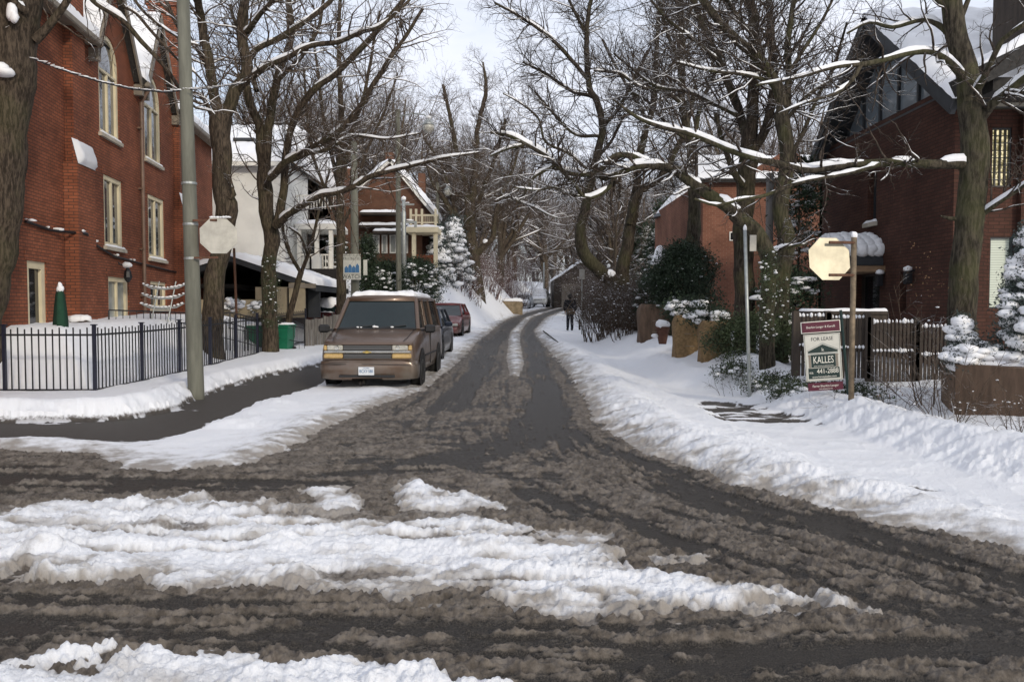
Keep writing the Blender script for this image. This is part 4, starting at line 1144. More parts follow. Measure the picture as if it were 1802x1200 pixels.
MB().box(bx(738), bx(768), Yb + .5, Yb + 3, 1, bz_(415)).build('porch_interior', M['brick_dark'], bh)
MB().box(bx(735), bx(770), Yb - 1.5, Yb - 1.4, bz_(466), bz_(452)).build('porch_wall', M['brick_red'], bh)

# ------------------------------------------------------------------ right gabled house
rh = empty('gabled_house', (0, 0, 0), 0, 'dark brick house with a glazed triangular gable and snowy roof on the right', 'house')
X0 = 8.8
YN, YF = 15.95, 22.9
YM = 19.4
EZ = 5.9
AZ = 8.42
def yu(u): return F * X0 / (u - 901)
# gable wall faces -x: build facing -y then turn
gw = MB(); gw.M = Matrix.Translation((X0, YF, 0)) @ Matrix.Rotation(R(-90), 4, 'Z')
def lx(y): return YF - y                 # local x runs from the far corner towards the viewer
Lw = YF - YN
base_l, base_r = P(1460, 252, yu(1460)).z, P(1640, 165, yu(1640)).z
nw = (lx(yu(1523)), lx(yu(1538)), P(1530, 392, yu(1530)).z, P(1530, 300, yu(1530)).z)
dr_ = (lx(yu(1505)), lx(yu(1547)), -.2, P(1525, 482, yu(1525)).z)
sw = (lx(yu(1582)), lx(yu(1594)), P(1588, 548, yu(1588)).z, P(1588, 478, yu(1588)).z)
facade(gw, [(0, -.5), (Lw, -.5), (Lw, 6.1), (0, 6.1)], [rect(*nw), rect(*dr_), rect(*sw)], .3)
gw.M = Matrix()
gw.box(X0 + .3, X0 + .35, YN + .3, YF, -.5, 6.1)
# near wall facing the viewer: piers and recess
xa, xb_, xc_ = X0, P(1734, 450, YN).x, P(1795, 450, YN).x
gw.add([(xa, YN, -.5), (xb_, YN, -.5), (xb_, YN, 5.7), (xa, YN, 5.7)], [(0, 1, 2, 3)])
gw.add([(xb_, YN, -.5), (xb_, YN + .15, -.5), (xb_, YN + .15, 5.7), (xb_, YN, 5.7)], [(0, 1, 2, 3)])
gw.add([(xc_, YN, -.5), (xc_ + 5, YN, -.5), (xc_ + 5, YN, 5.7), (xc_, YN, 5.7)], [(0, 1, 2, 3)])
gw.add([(xc_, YN, -.5), (xc_, YN + .15, -.5), (xc_, YN + .15, 5.7), (xc_, YN, 5.7)], [(0, 1, 2, 3)])
gbw = (P(1741, 450, YN + .15).x, P(1776, 450, YN + .15).x, P(0, 327, YN).z, P(0, 222, YN).z)
blw = (P(1742, 450, YN + .15).x, xc_ - .04, P(0, 543, YN).z, P(0, 416, YN).z)
t_ = MB(); facade(t_, [(xb_, -.5), (xc_, -.5), (xc_, 5.7), (xb_, 5.7)], [rect(*gbw), rect(*blw)], .12)
gw.add([v + Vector((0, YN + .15, 0)) for v in t_.v], t_.f)
gw.box(X0, X0 + 9, YF - .2, YF, -.5, 6.1)
gw.build('wall', M['brick_dark'], rh)
# glass gable
gf = MB(); gg = MB()
Tm = Matrix.Translation((X0 + .35, YF, 0)) @ Matrix.Rotation(R(-90), 4, 'Z')
gf.M = Tm; gg.M = Tm
xm = lx(YM)
def rake(x):  # height of the gable line at local x
    return 6.0 + (AZ - .1 - 6.0) * (x / xm if x < xm else (Lw - x) / (Lw - xm))
gg.add([(.05, 0, 6.0), (Lw - .05, 0, 6.0), (xm, 0, AZ - .1)], [(0, 1, 2)])
gl = gg.build('gable_glazing', M['glass_gable'], rh)
for x in [Lw * k for k in (.16, .30, .43, .565, .70, .84)]: gf.box(x - .04, x + .04, -.06, .03, 6.05, rake(x))
gf.box(.0, Lw, -.08, .04, 6.0, 6.12)
gf.box(.0, Lw, -.35, .04, 5.95, 6.0)
gf.build('mullion', M['fascia'], gl)
# barge boards (wide dark rakes), overhanging the gable towards the street
def rk(ya, za, yb, zb2, name):
    b = MB(); x0, x1 = X0 - .32, X0 - .22
    t = Vector((0, yb - ya, zb2 - za)).normalized(); n_ = Vector((0, -t.z, t.y)); n_ = n_ if n_.z > 0 else -n_
    q = [(ya, za), (yb, zb2)]
    vs = []
    for x in (x0, x1):
        for y, z in q: vs += [(x, y, z), (x, y - n_.y * .30, z - n_.z * .30)]
    b.add(vs, [(0, 1, 3, 2), (4, 6, 7, 5), (0, 2, 6, 4), (1, 5, 7, 3), (0, 4, 5, 1), (2, 3, 7, 6)])
    return b.build(name, M['fascia'], rh)
rk(YN - .55, 5.62, YM, AZ + .25, 'bargeboard'); rk(YF + .3, 5.5, YM, AZ + .25, 'bargeboard')
m = MB()
slab(m, (X0 - .36, YN - .55, 5.62), (X0 + 10, YN - .55, 5.62), (X0 + 10, YM, AZ + .25), (X0 - .36, YM, AZ + .25), .2)
slab(m, (X0 - .36, YF + .3, 5.5), (X0 + 10, YF + .3, 5.5), (X0 + 10, YM, AZ + .25), (X0 - .36, YM, AZ + .25), .2)
ro = m.build('roof', M['fascia'], rh)
snow_sheet('roof_snow', (X0 - .38, YN - .57, 5.63), (X0 + 10, YN - .57, 5.63), (X0 + 10, YM + .05, AZ + .28), (X0 - .38, YM + .05, AZ + .28), .24, M['snow'], ro, 90, 50, .05, .04)
snow_sheet('roof_snow', (X0 - .38, YF + .3, 5.52), (X0 + 10, YF + .3, 5.52), (X0 + 10, YM - .05, AZ + .28), (X0 - .38, YM - .05, AZ + .28), .24, M['snow'], ro, 90, 50, .05, .04)
MB().box(X0 - .2, X0 + 10, YN - .72, YN - .56, 5.42, 5.6, .02).build('gutter', M['black'], rh)
vp = P(1608, 62, YM - .8); MB().bar((vp.x, vp.y, vp.z - .3), (vp.x, vp.y, vp.z + .15), .05, 8).build('roof_vent', M['fascia'], rh)
# narrow windows and door
def side_window(q, name, mat, glass, hb=0, sill=True):
    """window in the street side wall, q = local x0 x1 z0 z1"""
    h = empty('tmp'); f = window(h, *q, .22, 'rect', 0, mat, glass, sill=sill, fw=.05, hb=hb); f.name = name
    f.parent = rh; f.matrix_local = Matrix.Translation((X0, YF, 0)) @ Matrix.Rotation(R(-90), 4, 'Z'); bpy.data.objects.remove(h)
    return f
side_window(nw, 'window', 'fascia', 'curtain'); side_window(sw, 'window', 'fascia', 'curtain', sill=False)
side_window(dr_, 'door', 'wood_dark', 'glass_dark', sill=False)
# glass block window: pale mortar grid and glass blocks
def near_window(q, name, matf, glass, bars, hb):
    h = empty('tmp'); f = window(h, *q, .1, 'rect', bars, matf, glass, sill=False, fw=.03, hb=hb, bw=.012); f.name = name
    f.parent = rh; f.matrix_local = Matrix.Translation((0, YN + .15, 0)); bpy.data.objects.remove(h); return f
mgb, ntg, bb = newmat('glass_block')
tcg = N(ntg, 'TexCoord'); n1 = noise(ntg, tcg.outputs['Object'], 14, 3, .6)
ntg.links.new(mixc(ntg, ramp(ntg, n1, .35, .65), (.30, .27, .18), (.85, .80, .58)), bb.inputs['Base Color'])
ntg.links.new(mixc(ntg, ramp(ntg, n1, .40, .62), (.25, .20, .08), (1.0, .85, .50)), bb.inputs['Emission Color']); bb.inputs['Emission Strength'].default_value = .75  # warm glow of the blocks put in as emission, no lamp behind
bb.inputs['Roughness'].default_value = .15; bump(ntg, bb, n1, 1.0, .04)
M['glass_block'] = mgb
near_window(gbw, 'window', 'fascia', 'glass_block', 3, 7)['label'] = 'glass block window with a warm glow set in its panes'
mbl, ntg, bb = newmat('venetian_blind')
tcg = N(ntg, 'TexCoord'); spg = N(ntg, 'SeparateXYZ'); ntg.links.new(tcg.outputs['Object'], spg.inputs[0])
fr_ = math_(ntg, 'FRACT', math_(ntg, 'DIVIDE', spg.outputs[2], .05))
ntg.links.new(mixc(ntg, ramp(ntg, fr_, .0, .3), (.25, .27, .23), (.60, .66, .56)), bb.inputs['Base Color']); bb.inputs['Roughness'].default_value = .25
M['blind'] = mbl
near_window(blw, 'window', 'fascia', 'blind', 0, 0)
# arched canopy over the door, snow piled on it
yc0, yc1 = yu(1553), yu(1500); zc = P(1525, 470, 19.7).z
m = MB(); n = 12; yc = (yc0 + yc1) / 2; ry = (yc1 - yc0) / 2; rzc = .62
ring_ = [(yc + ry * math.cos(math.pi * i / n), zc + rzc * math.sin(math.pi * i / n)) for i in range(n + 1)]
m.prism([(a_, b__) for a_, b__ in ring_], X0 - 1.0, X0 - .003, 'x')
q = m.build('door_canopy', M['fascia'], rh)
C = []; Rr = []
for i in range(2, n - 1):
    a_, b__ = ring_[i]
    for k in range(5): C.append((X0 - .95 + k * .22, a_, b__ + .06)); Rr.append((.2, .2, .17))
blobs('canopy_snow', C, Rr, M['snow'], q, ICO2, .12)
MB().box(X0 - 1.05, X0 - .004, yc0 - .1, yc1 + .1, zc - .16, zc - .02).build('canopy_beam', pm('warm_beam', (.22, .14, .08), .7, .2, 5), rh)
for u_, v_ in ((1556, 487), (1607, 482)):
    y_ = yu(u_); z_ = P(u_, v_, y_).z
    l_ = MB().box(X0 - .22, X0 - .06, y_ - .07, y_ + .07, z_ - .22, z_ + .05, .02).box(X0 - .10, X0 - .003, y_ - .02, y_ + .02, z_ + .05, z_ + .09).build('wall_lamp', M['black'], rh)
    blobs('lamp_snow', [(X0 - .14, y_, z_ + .11)], [(.12, .11, .07)], M['snow'], l_)
# upper volume with deep dark eaves, at the right edge
ut = empty('upper_wing', (0, 0, 0)); ut.parent = rh
m = MB(); m.box(P(1765, 450, 15).x + .3, 16, 14.9, 16.0, 6.6, 10.5); m.build('wing_wall', M['wood_dark'], ut)
ex = P(1712, 450, 13.8).x
m = MB(); slab(m, (ex, 13.7, P(1712, 95, 14).z - .3), (ex, 14.7, P(1712, 95, 14).z - .3), (16, 14.7, P(1712, 95, 14).z + 3.6), (16, 13.7, P(1712, 95, 14).z + 3.6), .3)
m.box(ex + .4, 16, 14.0, 14.8, P(1700, 160, 14).z, P(1712, 95, 14).z - .4)
q = m.build('wing_roof', M['shingle'], ut)
zq = P(1712, 95, 14).z - .29
snow_sheet('wing_snow', (ex, 13.7, zq), (ex, 14.7, zq), (16, 14.7, zq + 3.9), (16, 13.7, zq + 3.9), .15, M['snow'], q, 20, 20, .03, .02)

# porch rail with snow and wooden picket fence in front of the right house
rl = empty('porch_rail', (0, 0, 0), 0, 'long dark handrail with a thick line of snow in front of the dark brick house', 'railing')
a_, b__ = P(1405, 545, 15.5), P(1560, 541, 15.5)
MB().box(a_.x, b__.x, 15.42, 15.52, a_.z - .09, a_.z - .03).box(a_.x, b__.x, 15.45, 15.49, a_.z - .8, a_.z - .09).build('rail', M['wood_dark'], rl)
snow_sheet('rail_snow', (a_.x, 15.41, a_.z - .03), (b__.x, 15.41, a_.z - .03), (b__.x, 15.53, a_.z - .03), (a_.x, 15.53, a_.z - .03), .07, M['snow'], rl, 60, 6, .015, .005)
a2 = P(1243, 549, 17); b2 = P(1325, 549, 17)
def pfence(name, label, u0, u1, vt, vb, Y, n, Y2=None):
    Y2 = Y2 or Y
    o = empty(name, (0, 0, 0), 0, label, 'fence', 'dark wooden fence panels by the dark brick house')
    A_, B_ = P(u0, vt, Y), P(u1, vt + (0 if Y2 == Y else 2), Y2)
    zb_ = P(u0, vb, Y).z
    m = MB(); sn = []
    for i in range(n):
        t = i / (n - 1); p = A_.lerp(B_, t)
        m.box(p.x - .022, p.x + .022, p.y - .015, p.y + .015, zb_ - .3, p.z)
        sn.append((p.x, p.y, p.z + .025))
    m.build('picket', M['wood_dark'], o)
    q = MB()
    for zz in (A_.z - .18, zb_ + .2): q.bar((A_.x, A_.y + .03, zz), (B_.x, B_.y + .03, zz), .035, 4)
    q.build('rail', M['wood_dark'], o)
    for p in (A_, B_): MB().box(p.x - .05, p.x + .05, p.y - .05, p.y + .05, zb_ - .3, p.z + .10).build('post', M['wood_dark'], o)
    blobs('picket_snow', sn, np.abs(rng.normal(size=(n, 1)) * .008 + .036) * np.array([.85, .7, 1.1]), M['snow'], o)
    # lower ledge, snow combed by the pickets
    zl = zb_ + .26
    blobs('rail_snow', [(p[0], p[1] - .02, zl) for p in sn], np.abs(rng.normal(size=(n, 1)) * .01 + .035) * np.array([.8, .8, .9]), M['snow'], o)
    return o
pfence('picket_fence', 'dark picket fence panel with snow on its tips left of the lease sign', 1400, 1456, 557, 632, 14.2, 9)
pfence('picket_fence', 'snow tipped dark fence panel directly behind the lease sign and post', 1458, 1526, 560, 636, 14.2, 11)
pfence('picket_fence', 'snow tipped dark fence panel right of the brown sign post', 1530, 1612, 568, 642, 14.2, 13)
pfence('picket_fence', 'rightmost snow tipped dark fence panel beside the big tree trunk', 1615, 1692, 576, 648, 14.2, 12)

# ------------------------------------------------------------------ orange brick house and pale turret house beyond
oh = empty('orange_brick_house', (0, 0, 0), 0, 'plain orange brick house wall seen between the dark trunks', 'house')
Yo = 30.0
ox = lambda u: P(u, 450, Yo).x
oz = lambda v: P(1300, v, Yo).z
m = MB(); m.box(ox(1236), ox(1600), Yo, Yo + 10, 0, oz(318))
m.prism([(ox(1290), oz(318)), (ox(1480), oz(318)), (ox(1385), oz(262))], Yo, Yo + 9, 'y'); m.build('wall', M['brick_mid'], oh)
m = MB(); slab(m, (ox(1215), Yo - .3, oz(318)), (ox(1620), Yo - .3, oz(318)), (ox(1620), Yo + 5, oz(318) + 1.6), (ox(1230), Yo + 5, oz(318) + 1.6)); q = m.build('roof', M['shingle'], oh)
snow_sheet('roof_snow', (ox(1215), Yo - .3, oz(318) + .03), (ox(1620), Yo - .3, oz(318) + .03), (ox(1620), Yo + 5, oz(318) + 1.7), (ox(1230), Yo + 5, oz(318) + 1.7), .22, M['snow'], q, 70, 20, .04, .04)
f = MB().box(ox(1283), ox(1303), Yo - .04, Yo - .004, oz(424), oz(408)).build('window', M['white'], oh)
MB().box(ox(1285), ox(1301), Yo - .06, Yo - .045, oz(422), oz(410)).build('pane', M['glass_dark'], f)
th = empty('turret_house', (0, 0, 0), 0, 'pale house with a white bay turret and snowy porch roof behind the evergreen', 'house')
Yt = 38.0; tcx = P(1212, 450, Yt).x
tz = lambda v: P(1200, v, Yt).z
m = MB(); m.lathe([(1.05, tz(470)), (1.05, tz(375))], 8, (tcx, Yt + 1.1, 0)); m.box(tcx - .2, tcx + 5, Yt + 1.5, Yt + 9, 0, tz(372)); m.build('wall', M['white'], th)
m = MB(); m.lathe([(1.55, tz(378)), (1.4, tz(372)), (.05, tz(318))], 8, (tcx, Yt + 1.1, 0)); q = m.build('roof', M['fascia'], th)
m = MB(); m.lathe([(1.38, tz(371)), (1.2, tz(362)), (.06, tz(312))], 8, (tcx, Yt + 1.1, 0)); m.build('roof_snow', M['snow'], q)
for u0_, u1_ in ((1181, 1189), (1194, 1205)):
    f = MB().box(P(u0_, 450, Yt).x, P(u1_, 450, Yt).x, Yt + .05, Yt + .1, tz(436), tz(391)).build('window', M['white'], th)
    MB().box(P(u0_, 450, Yt).x + .05, P(u1_, 450, Yt).x - .05, Yt + .03, Yt + .048, tz(434), tz(414)).box(P(u0_, 450, Yt).x + .05, P(u1_, 450, Yt).x - .05, Yt + .03, Yt + .048, tz(411), tz(393)).build('pane', M['glass_dark'], f)
a_ = P(1135, 450, 36).x; b__ = P(1215, 450, 36).x
m = MB(); slab(m, (a_, 34.5, tz(474)), (b__ + 2, 34.5, tz(474)), (b__ + 2, 38.5, tz(440)), (a_ + .9, 38.5, tz(440)), .15); m.box(a_ + .3, b__ + 2, 34.9, 35.1, tz(482), tz(475)); q = m.build('porch_roof', M['cream'], th)
snow_sheet('porch_snow', (a_, 34.5, tz(473)), (b__ + 2, 34.5, tz(473)), (b__ + 2, 38.5, tz(438)), (a_ + .9, 38.5, tz(438)), .22, M['snow'], q, 40, 24, .04, .03)
m = MB()
for u in (1168, 1186): m.box(P(u, 450, 35).x - .12, P(u, 450, 35).x + .12, 34.9, 35.15, 0, tz(478))
m.build('porch_column', M['cream'], th)
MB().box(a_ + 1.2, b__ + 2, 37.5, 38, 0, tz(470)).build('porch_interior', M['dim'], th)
# dark garage far down the street
gh = empty('far_garage', (0, 0, 0), 0, 'small dark gabled garage far down the street behind the walking person', 'garage')
c = P(985, 520, 84)
MB().prism([(c.x - .6, 0), (c.x + 7, 0), (c.x + 7, c.z + 1.6), (c.x + 3.4, c.z + 4.2), (c.x - .6, c.z + 1.6)], 84, 92, 'y').build('wall', M['wood_dark'], gh)
MB().box(c.x + .2, c.x + 2.6, 83.93, 83.99, 1.0, c.z + 1.2).build('door', M['gutter'], gh)
snow_sheet('roof_snow', (c.x - .8, 83.9, c.z + 1.55), (c.x - .8, 92, c.z + 1.55), (c.x + 3.4, 92, c.z + 4.3), (c.x + 3.4, 83.9, c.z + 4.3), .2, M['snow'], gh, 20, 14)
M['stone_wall'] = pm('weathered_stone', (.20, .155, .10), .9, .3, 4, bmp=.5)
# stone wall stump and railing at the foot of the left bank
c = P(888, 548, 62)
sw_ = empty('stone_wall', (c.x, 62, Hf(c.x, 62)), 0, 'short tan stone retaining wall with snow on top beside the far road', 'wall')
MB().prism([(-2.4, 1.5), (-.2, .25), (1.4, .2), (1.4, -2.5), (-2.4, -2.5)], -.3, .3).build('wall', M['stone_wall'], sw_)
snow_sheet('wall_snow', (-.2, -.35, .28), (1.45, -.35, .22), (1.45, .6, .22), (-.2, .6, .28), .22, M['snow'], sw_, 20, 12)
snow_sheet('wall_snow', (-2.4, -.35, 1.5), (-.2, -.35, .28), (-.2, .6, .28), (-2.4, .6, 1.5), .25, M['snow'], sw_, 20, 12)
railing('bank_railing', 'thin railing slanting down the snowy bank above the tan stone wall', [tuple(P(828, 512, 58)), tuple(P(850, 523, 60)), tuple(P(872, 537, 62))], .9, .35, 'brownpipe')
# ------------------------------------------------------------------ cars
def wheel(parent, x, y, r=.34, w=.22, side=1):
    o = MB().lathe([(r * .55, -w / 2), (r * .93, -w / 2), (r, -w / 2 + .03), (r, w / 2 - .03), (r * .93, w / 2), (r * .55, w / 2)], 24, (x, y, r), 'x').build('wheel', M['tyre'], parent, True)
    q = MB().lathe([(.03, x + side * (w / 2 - .02)), (r * .52, x + side * (w / 2 - .04)), (r * .6, x + side * (w / 2 + .005)), (r * .62, x + side * (w / 2 - .03))], 20, (0, y, r), 'x')
    q.build('rim', M['rim'], o, True)
    return o
def loft(mb, stations, close=True):
    """stations: list of lists of (x,y,z) right half profile bottom to top centre; mirrored"""
    rows = []
    for st in stations:
        full = [(-x, y, z) for x, y, z in st] 
        rows.append(list(st) + full[::-1])
    n = len(rows[0]); vs = [p for r_ in rows for p in r_]; fs = []
    for i in range(len(rows) - 1):
        for j in range(n - 1): fs.append((i * n + j, (i + 1) * n + j, (i + 1) * n + j + 1, i * n + j + 1))
    if close:
        fs.append(tuple(range(n))); fs.append(tuple((len(rows) - 1) * n + j for j in range(n - 1, -1, -1)))
    mb.add(vs, fs)
def car(name, label, cat, loc, rz, color, Lc=4.4, Wc=1.76, Hc=1.45, belt=.92, hood=.78, nose=.62, cab=(1.15, 1.95, 3.7, 4.25), group=None, van=False, snow_roof=.0, gr=.16):
    """y=0 is the front bumper, y=Lc the rear; the car stands on z=0"""
    o = empty(name, loc, rz, label, cat, group)
    w = Wc / 2
    mb = MB()
    def st(y, zb, w0, zt, wt):
        return [(w0 * .80, y, zb), (w0 * .97, y, zb + .06), (w0, y, zb + .28), (w0 * .995, y, zt - .14), (w0 * .96, y, zt - .04), (wt, y, zt), (wt * .5, y, zt + .015)]
    ys = [(0.0, gr + .06, w * .80, nose - .04, w * .66), (.05, gr, w * .92, nose, w * .78), (.25, gr, w * .985, nose + .05, w * .84), (.6, gr, w, hood - .03, w * .86), (cab[0], gr, w, belt - .03, w * .88),
          (cab[0] + .5, gr, w, belt, w * .92), (Lc * .6, gr, w, belt + .02, w * .92), (Lc - .5, gr, w, belt + .03, w * .91), (Lc - .1, gr + .04, w * .97, belt, w * .86), (Lc, gr + .1, w * .90, belt - .06, w * .8)]
    loft(mb, [st(*q) for q in ys])
    paintm = paint(name + '_paint', color)
    b = mb.build('body', paintm, o, True)
    # cabin: glass frustum
    def cabin(y0, y1, y2, y3, wb, wt, zb, zt, mb): 
        mb.add([(wb, y0, zb), (-wb, y0, zb), (-wb, y3, zb), (wb, y3, zb), (wt, y1, zt), (-wt, y1, zt), (-wt, y2, zt), (wt, y2, zt)], [(0, 1, 5, 4), (1, 2, 6, 5), (2, 3, 7, 6), (3, 0, 4, 7), (4, 5, 6, 7)])
    c = MB(); cabin(*cab, w * .90, w * .70, belt - .02, Hc - .05, c); gl = c.build('cabin_glass', M['glass_car'], o)
    pl = MB()
    e = [((w * .905, cab[0] - .01, belt - .02), (w * .705, cab[1], Hc - .04)), ((w * .905, cab[3], belt - .02), (w * .705, cab[2], Hc - .04))]
    my = (cab[0] + cab[3]) / 2 + .1
    e.append(((w * .905, my, belt - .02), (w * .705, my, Hc - .04)))
    if van: e.append(((w * .905, my + 1.2, belt - .02), (w * .705, my + 1.2, Hc - .04)))
    for a_, b__ in e:
        for s_ in (1, -1): MB().bar((a_[0] * s_, a_[1], a_[2]), (b__[0] * s_, b__[1], b__[2]), .038, 6).build('pillar', paintm, o)
    r_ = MB(); wr = w * .70
    loft(r_, [[(wr * k, y, Hc - .07 + dz), (wr * k, y, Hc - .03 + dz), (wr * k * .8, y, Hc + dz), (wr * k * .4, y, Hc + .015 + dz)] for y, k, dz in ((cab[1] - .06, .98, -.03), (cab[1] + .15, 1.03, 0), (cab[2] - .15, 1.03, 0), (cab[2] + .06, .98, -.03))])
    r_.build('roof', paintm, o, True)
    if snow_roof:
        snow_sheet('roof_snow', (-wr * .9, cab[1], Hc), (wr * .9, cab[1], Hc), (wr * .9, cab[2], Hc), (-wr * .9, cab[2], Hc), snow_roof, M['snow'], o, 30, 40, .02, .04)
    for y in (.82, Lc - .9):
        for s_ in (1, -1):
            ar = MB().lathe([(.30, 0), (.40, 0), (.405, .01), (.30, .012)], 24, (s_ * (w - .012) - (.0 if s_ > 0 else .0), y, .34), 'x', False)
            ar.build('wheel_arch', M['plastic'], o)
            wheel(o, s_ * (w - .10), y, .32, .2, s_)
    for s_ in (1, -1):
        MB().box(*sorted((s_ * w * .52, s_ * w * .86)), -.012, .12, nose - .16, nose - .03, .03).build('headlight', M['lens'], o)
        m_ = MB().box(*sorted((s_ * (w - .02), s_ * (w + .20))), cab[0] + .28, cab[0] + .40, belt + .0, belt + .14, .03); m_.build('mirror', paintm if not van else M['plastic'], o)
        MB().box(*sorted((s_ * w * .60, s_ * w * .88)), Lc - .1, Lc + .012, belt - .28, belt - .1, .02).build('tail_light', M['maroon'], o)
    MB().box(-w * .5, w * .5, -.010, .10, nose - .15, nose - .06, .02).build('grille', M['plastic'], o)
    MB().box(-w * .62, w * .62, -.022, .10, gr + .07, gr + .17, .02).build('air_intake', M['plastic'], o)
    MB().box(-.15, .15, -.035, -.02, gr + .2, gr + .29).build('number_plate', M['sign_white'], o)
    return o
# the brown van, built on its own stations
VX, VY = P(646.5, 690, 15.6).x, 15.55
van = empty('parked_van', (VX, VY, Hf(VX, VY) + .02), R(-1.5), 'brown van with snow on its roof parked facing the viewer', 'van')
Mv = paint('van_bronze', (.135, .088, .062), .26, .5, .5)
w = .965
mb = MB()
def vst(y, zb, w0, zbelt, wt):
    return [(w0 * .86, y, zb), (w0 * .965, y, zb + .04), (w0 * .995, y, zb + .22), (w0, y, .66), (w0 * .985, y, max(.78, zbelt - .12)), (w0 * .955, y, max(.82, zbelt - .03)), (wt, y, zbelt), (wt * .5, y, zbelt + .02)]
loft(mb, [vst(.10, .30, w * .90, .88, w * .86), vst(.16, .28, w * .95, .925, w * .90), vst(.35, .28, w * .985, .99, w * .90), vst(.75, .28, w, 1.09, w * .88), vst(1.05, .28, w, 1.17, w * .88), vst(1.6, .28, w, 1.19, w * .90), vst(4.2, .28, w, 1.19, w * .90), vst(4.65, .30, w * .98, 1.19, w * .90), vst(4.75, .4, w * .95, 1.15, w * .86)])
body = mb.build('body', Mv, van, True)
c = MB()
wb, wt, zb_, zt_ = w * .895, w * .755, 1.16, 1.80
y0, y1, y2, y3 = 1.04, 1.66, 4.62, 4.72
c.add([(wb, y0, zb_), (-wb, y0, zb_), (-wb, y3, zb_), (wb, y3, zb_), (wt, y1, zt_), (-wt, y1, zt_), (-wt, y2, zt_), (wt, y2, zt_)], [(0, 1, 5, 4), (1, 2, 6, 5), (2, 3, 7, 6), (3, 0, 4, 7)])
c.build('cabin_glass', M['glass_car'], van)
pl = MB()
for s_ in (1, -1):
    MB().bar((s_ * wb, y0 - .01, zb_), (s_ * wt, y1, zt_ + .02), .045, 8).build('pillar', Mv, van)
    for yy, yt_ in ((y0 + 1.15, y1 + .62), (y0 + 2.2, y1 + 1.6), (y3, y2)): MB().bar((s_ * wb, yy, zb_), (s_ * wt, yt_, zt_ + .02), .05, 6).build('pillar', Mv, van)
MB().box(-wb * .97, wb * .97, 1.0, 1.09, 1.15, 1.205, .02).build('cowl', M['plastic'], van)
r_ = MB(); loft(r_, [[(wt * k, y, 1.78 + dz), (wt * k * 1.015, y, 1.83 + dz), (wt * k * .93, y, 1.875 + dz), (wt * k * .5, y, 1.90 + dz)] for y, k, dz in ((1.60, .99, -.02), (1.68, 1.02, -.012), (1.95, 1.05, 0), (4.4, 1.05, 0), (4.68, 1.0, -.05))])
r_.build('roof', Mv, van, True)
snow_sheet('roof_snow', (-wt * .95, 1.74, 1.875), (wt * .95, 1.74, 1.875), (wt * .95, 4.6, 1.875), (-wt * .95, 4.6, 1.875), .10, M['snow'], van, 60, 60, .035, .09, 3.5)
# bonnet seams, wipers
sm_ = MB(); 
for s_ in (1, -1): sm_.path([(s_ * .70, .15, .962), (s_ * .74, .35, 1.012), (s_ * .77, .75, 1.112), (s_ * .80, 1.02, 1.185)], .006, 4)
sm_.build('bonnet_seam', M['plastic'], van)
wp = MB(); wp.path([(-.62, 1.03, 1.20), (-.1, 1.10, 1.245)], .012, 5).path([(.05, 1.03, 1.20), (.6, 1.11, 1.25)], .012, 5); wp.build('wiper', M['plastic'], van)
blobs('cowl_snow', [(-.40, 1.02, 1.215), (-.33, 1.02, 1.21), (-.05, 1.02, 1.225), (.0, 1.03, 1.22), (.32, 1.02, 1.215)], [(.04, .03, .02), (.03, .03, .015), (.06, .03, .03), (.05, .03, .02), (.04, .03, .02)], M['snow'], van)
MB().add([(-.55, 1.13, 1.235), (-.22, 1.13, 1.235), (-.24, 1.16, 1.265), (-.5, 1.16, 1.265)], [(0, 1, 2, 3)]).build('dash_paper', pm('paper', (.45, .55, .50), .6, .1, 5), van)
# front: grille, lamps, bumper
gm, gnt, gb_ = newmat('grille_bars')
gtc = N(gnt, 'TexCoord'); gsp = N(gnt, 'SeparateXYZ'); gnt.links.new(gtc.outputs['Object'], gsp.inputs[0])
gfr = math_(gnt, 'FRACT', math_(gnt, 'DIVIDE', gsp.outputs[2], .028))
gnt.links.new(mixc(gnt, ramp(gnt, gfr, .35, .5), (.01, .01, .01), (.10, .10, .10)), gb_.inputs['Base Color']); gb_.inputs['Roughness'].default_value = .4
MB().box(-.475, .475, .055, .14, .775, .885, .01).box(-.475, .475, .055, .14, .615, .715, .01).build('grille', gm, van)
fr = MB(); fr.box(-.86, .86, .035, .12, .722, .770, .015); fr.build('grille_bar', M['chrome'], van)
bt = MB(); bt.prism([(-.085, .735), (-.03, .735), (-.03, .722), (.03, .722), (.03, .735), (.085, .735), (.075, .757), (.03, .757), (.03, .77), (-.03, .77), (-.03, .757), (-.075, .757)], .020, .034); bt.build('emblem', pm('gold_emblem', (.55, .40, .12), .3, .05, 5, metal=.8), van)
rm = MB()
for z0_, z1_ in ((.888, .905), (.596, .613)): rm.box(-.86, .86, .045, .13, z0_, z1_, .005)
rm.build('grille_frame', Mv, van)
for s_ in (1, -1):
    h = MB().box(*sorted((s_ * .485, s_ * .80)), .05, .15, .775, .885, .02).build('headlight', M['lens'], van)
    MB().lathe([(.01, .052), (.045, .046), (.05, .06)], 12, (s_ * .60, 0, .83), 'y').build('bulb', M['chrome'], h)
    MB().box(*sorted((s_ * .803, s_ * .875)), .07, .22, .775, .885, .02).build('marker_light', M['amber'], van)
    MB().box(*sorted((s_ * .485, s_ * .865)), .045, .20, .618, .712, .02).build('turn_signal', M['amber'], van)
bp = MB()
loft(bp, [[(0 + .3, y + .03, .20 + k), (.70, y + .05, .20 + k), (ww, y + .12, .22 + k), (ww + .01, y + .10, .36), (ww + .015, y + .10, .46), (ww - .01, y + .10, .56 - k), (.70, y + .02, .585 - k), (.3, y, .59 - k)] for y, ww, k in ((-.02, .84, .03), (.02, .93, .0), (.14, .965, 0), (.35, .968, .0))])
bp.build('bumper', Mv, van, True)
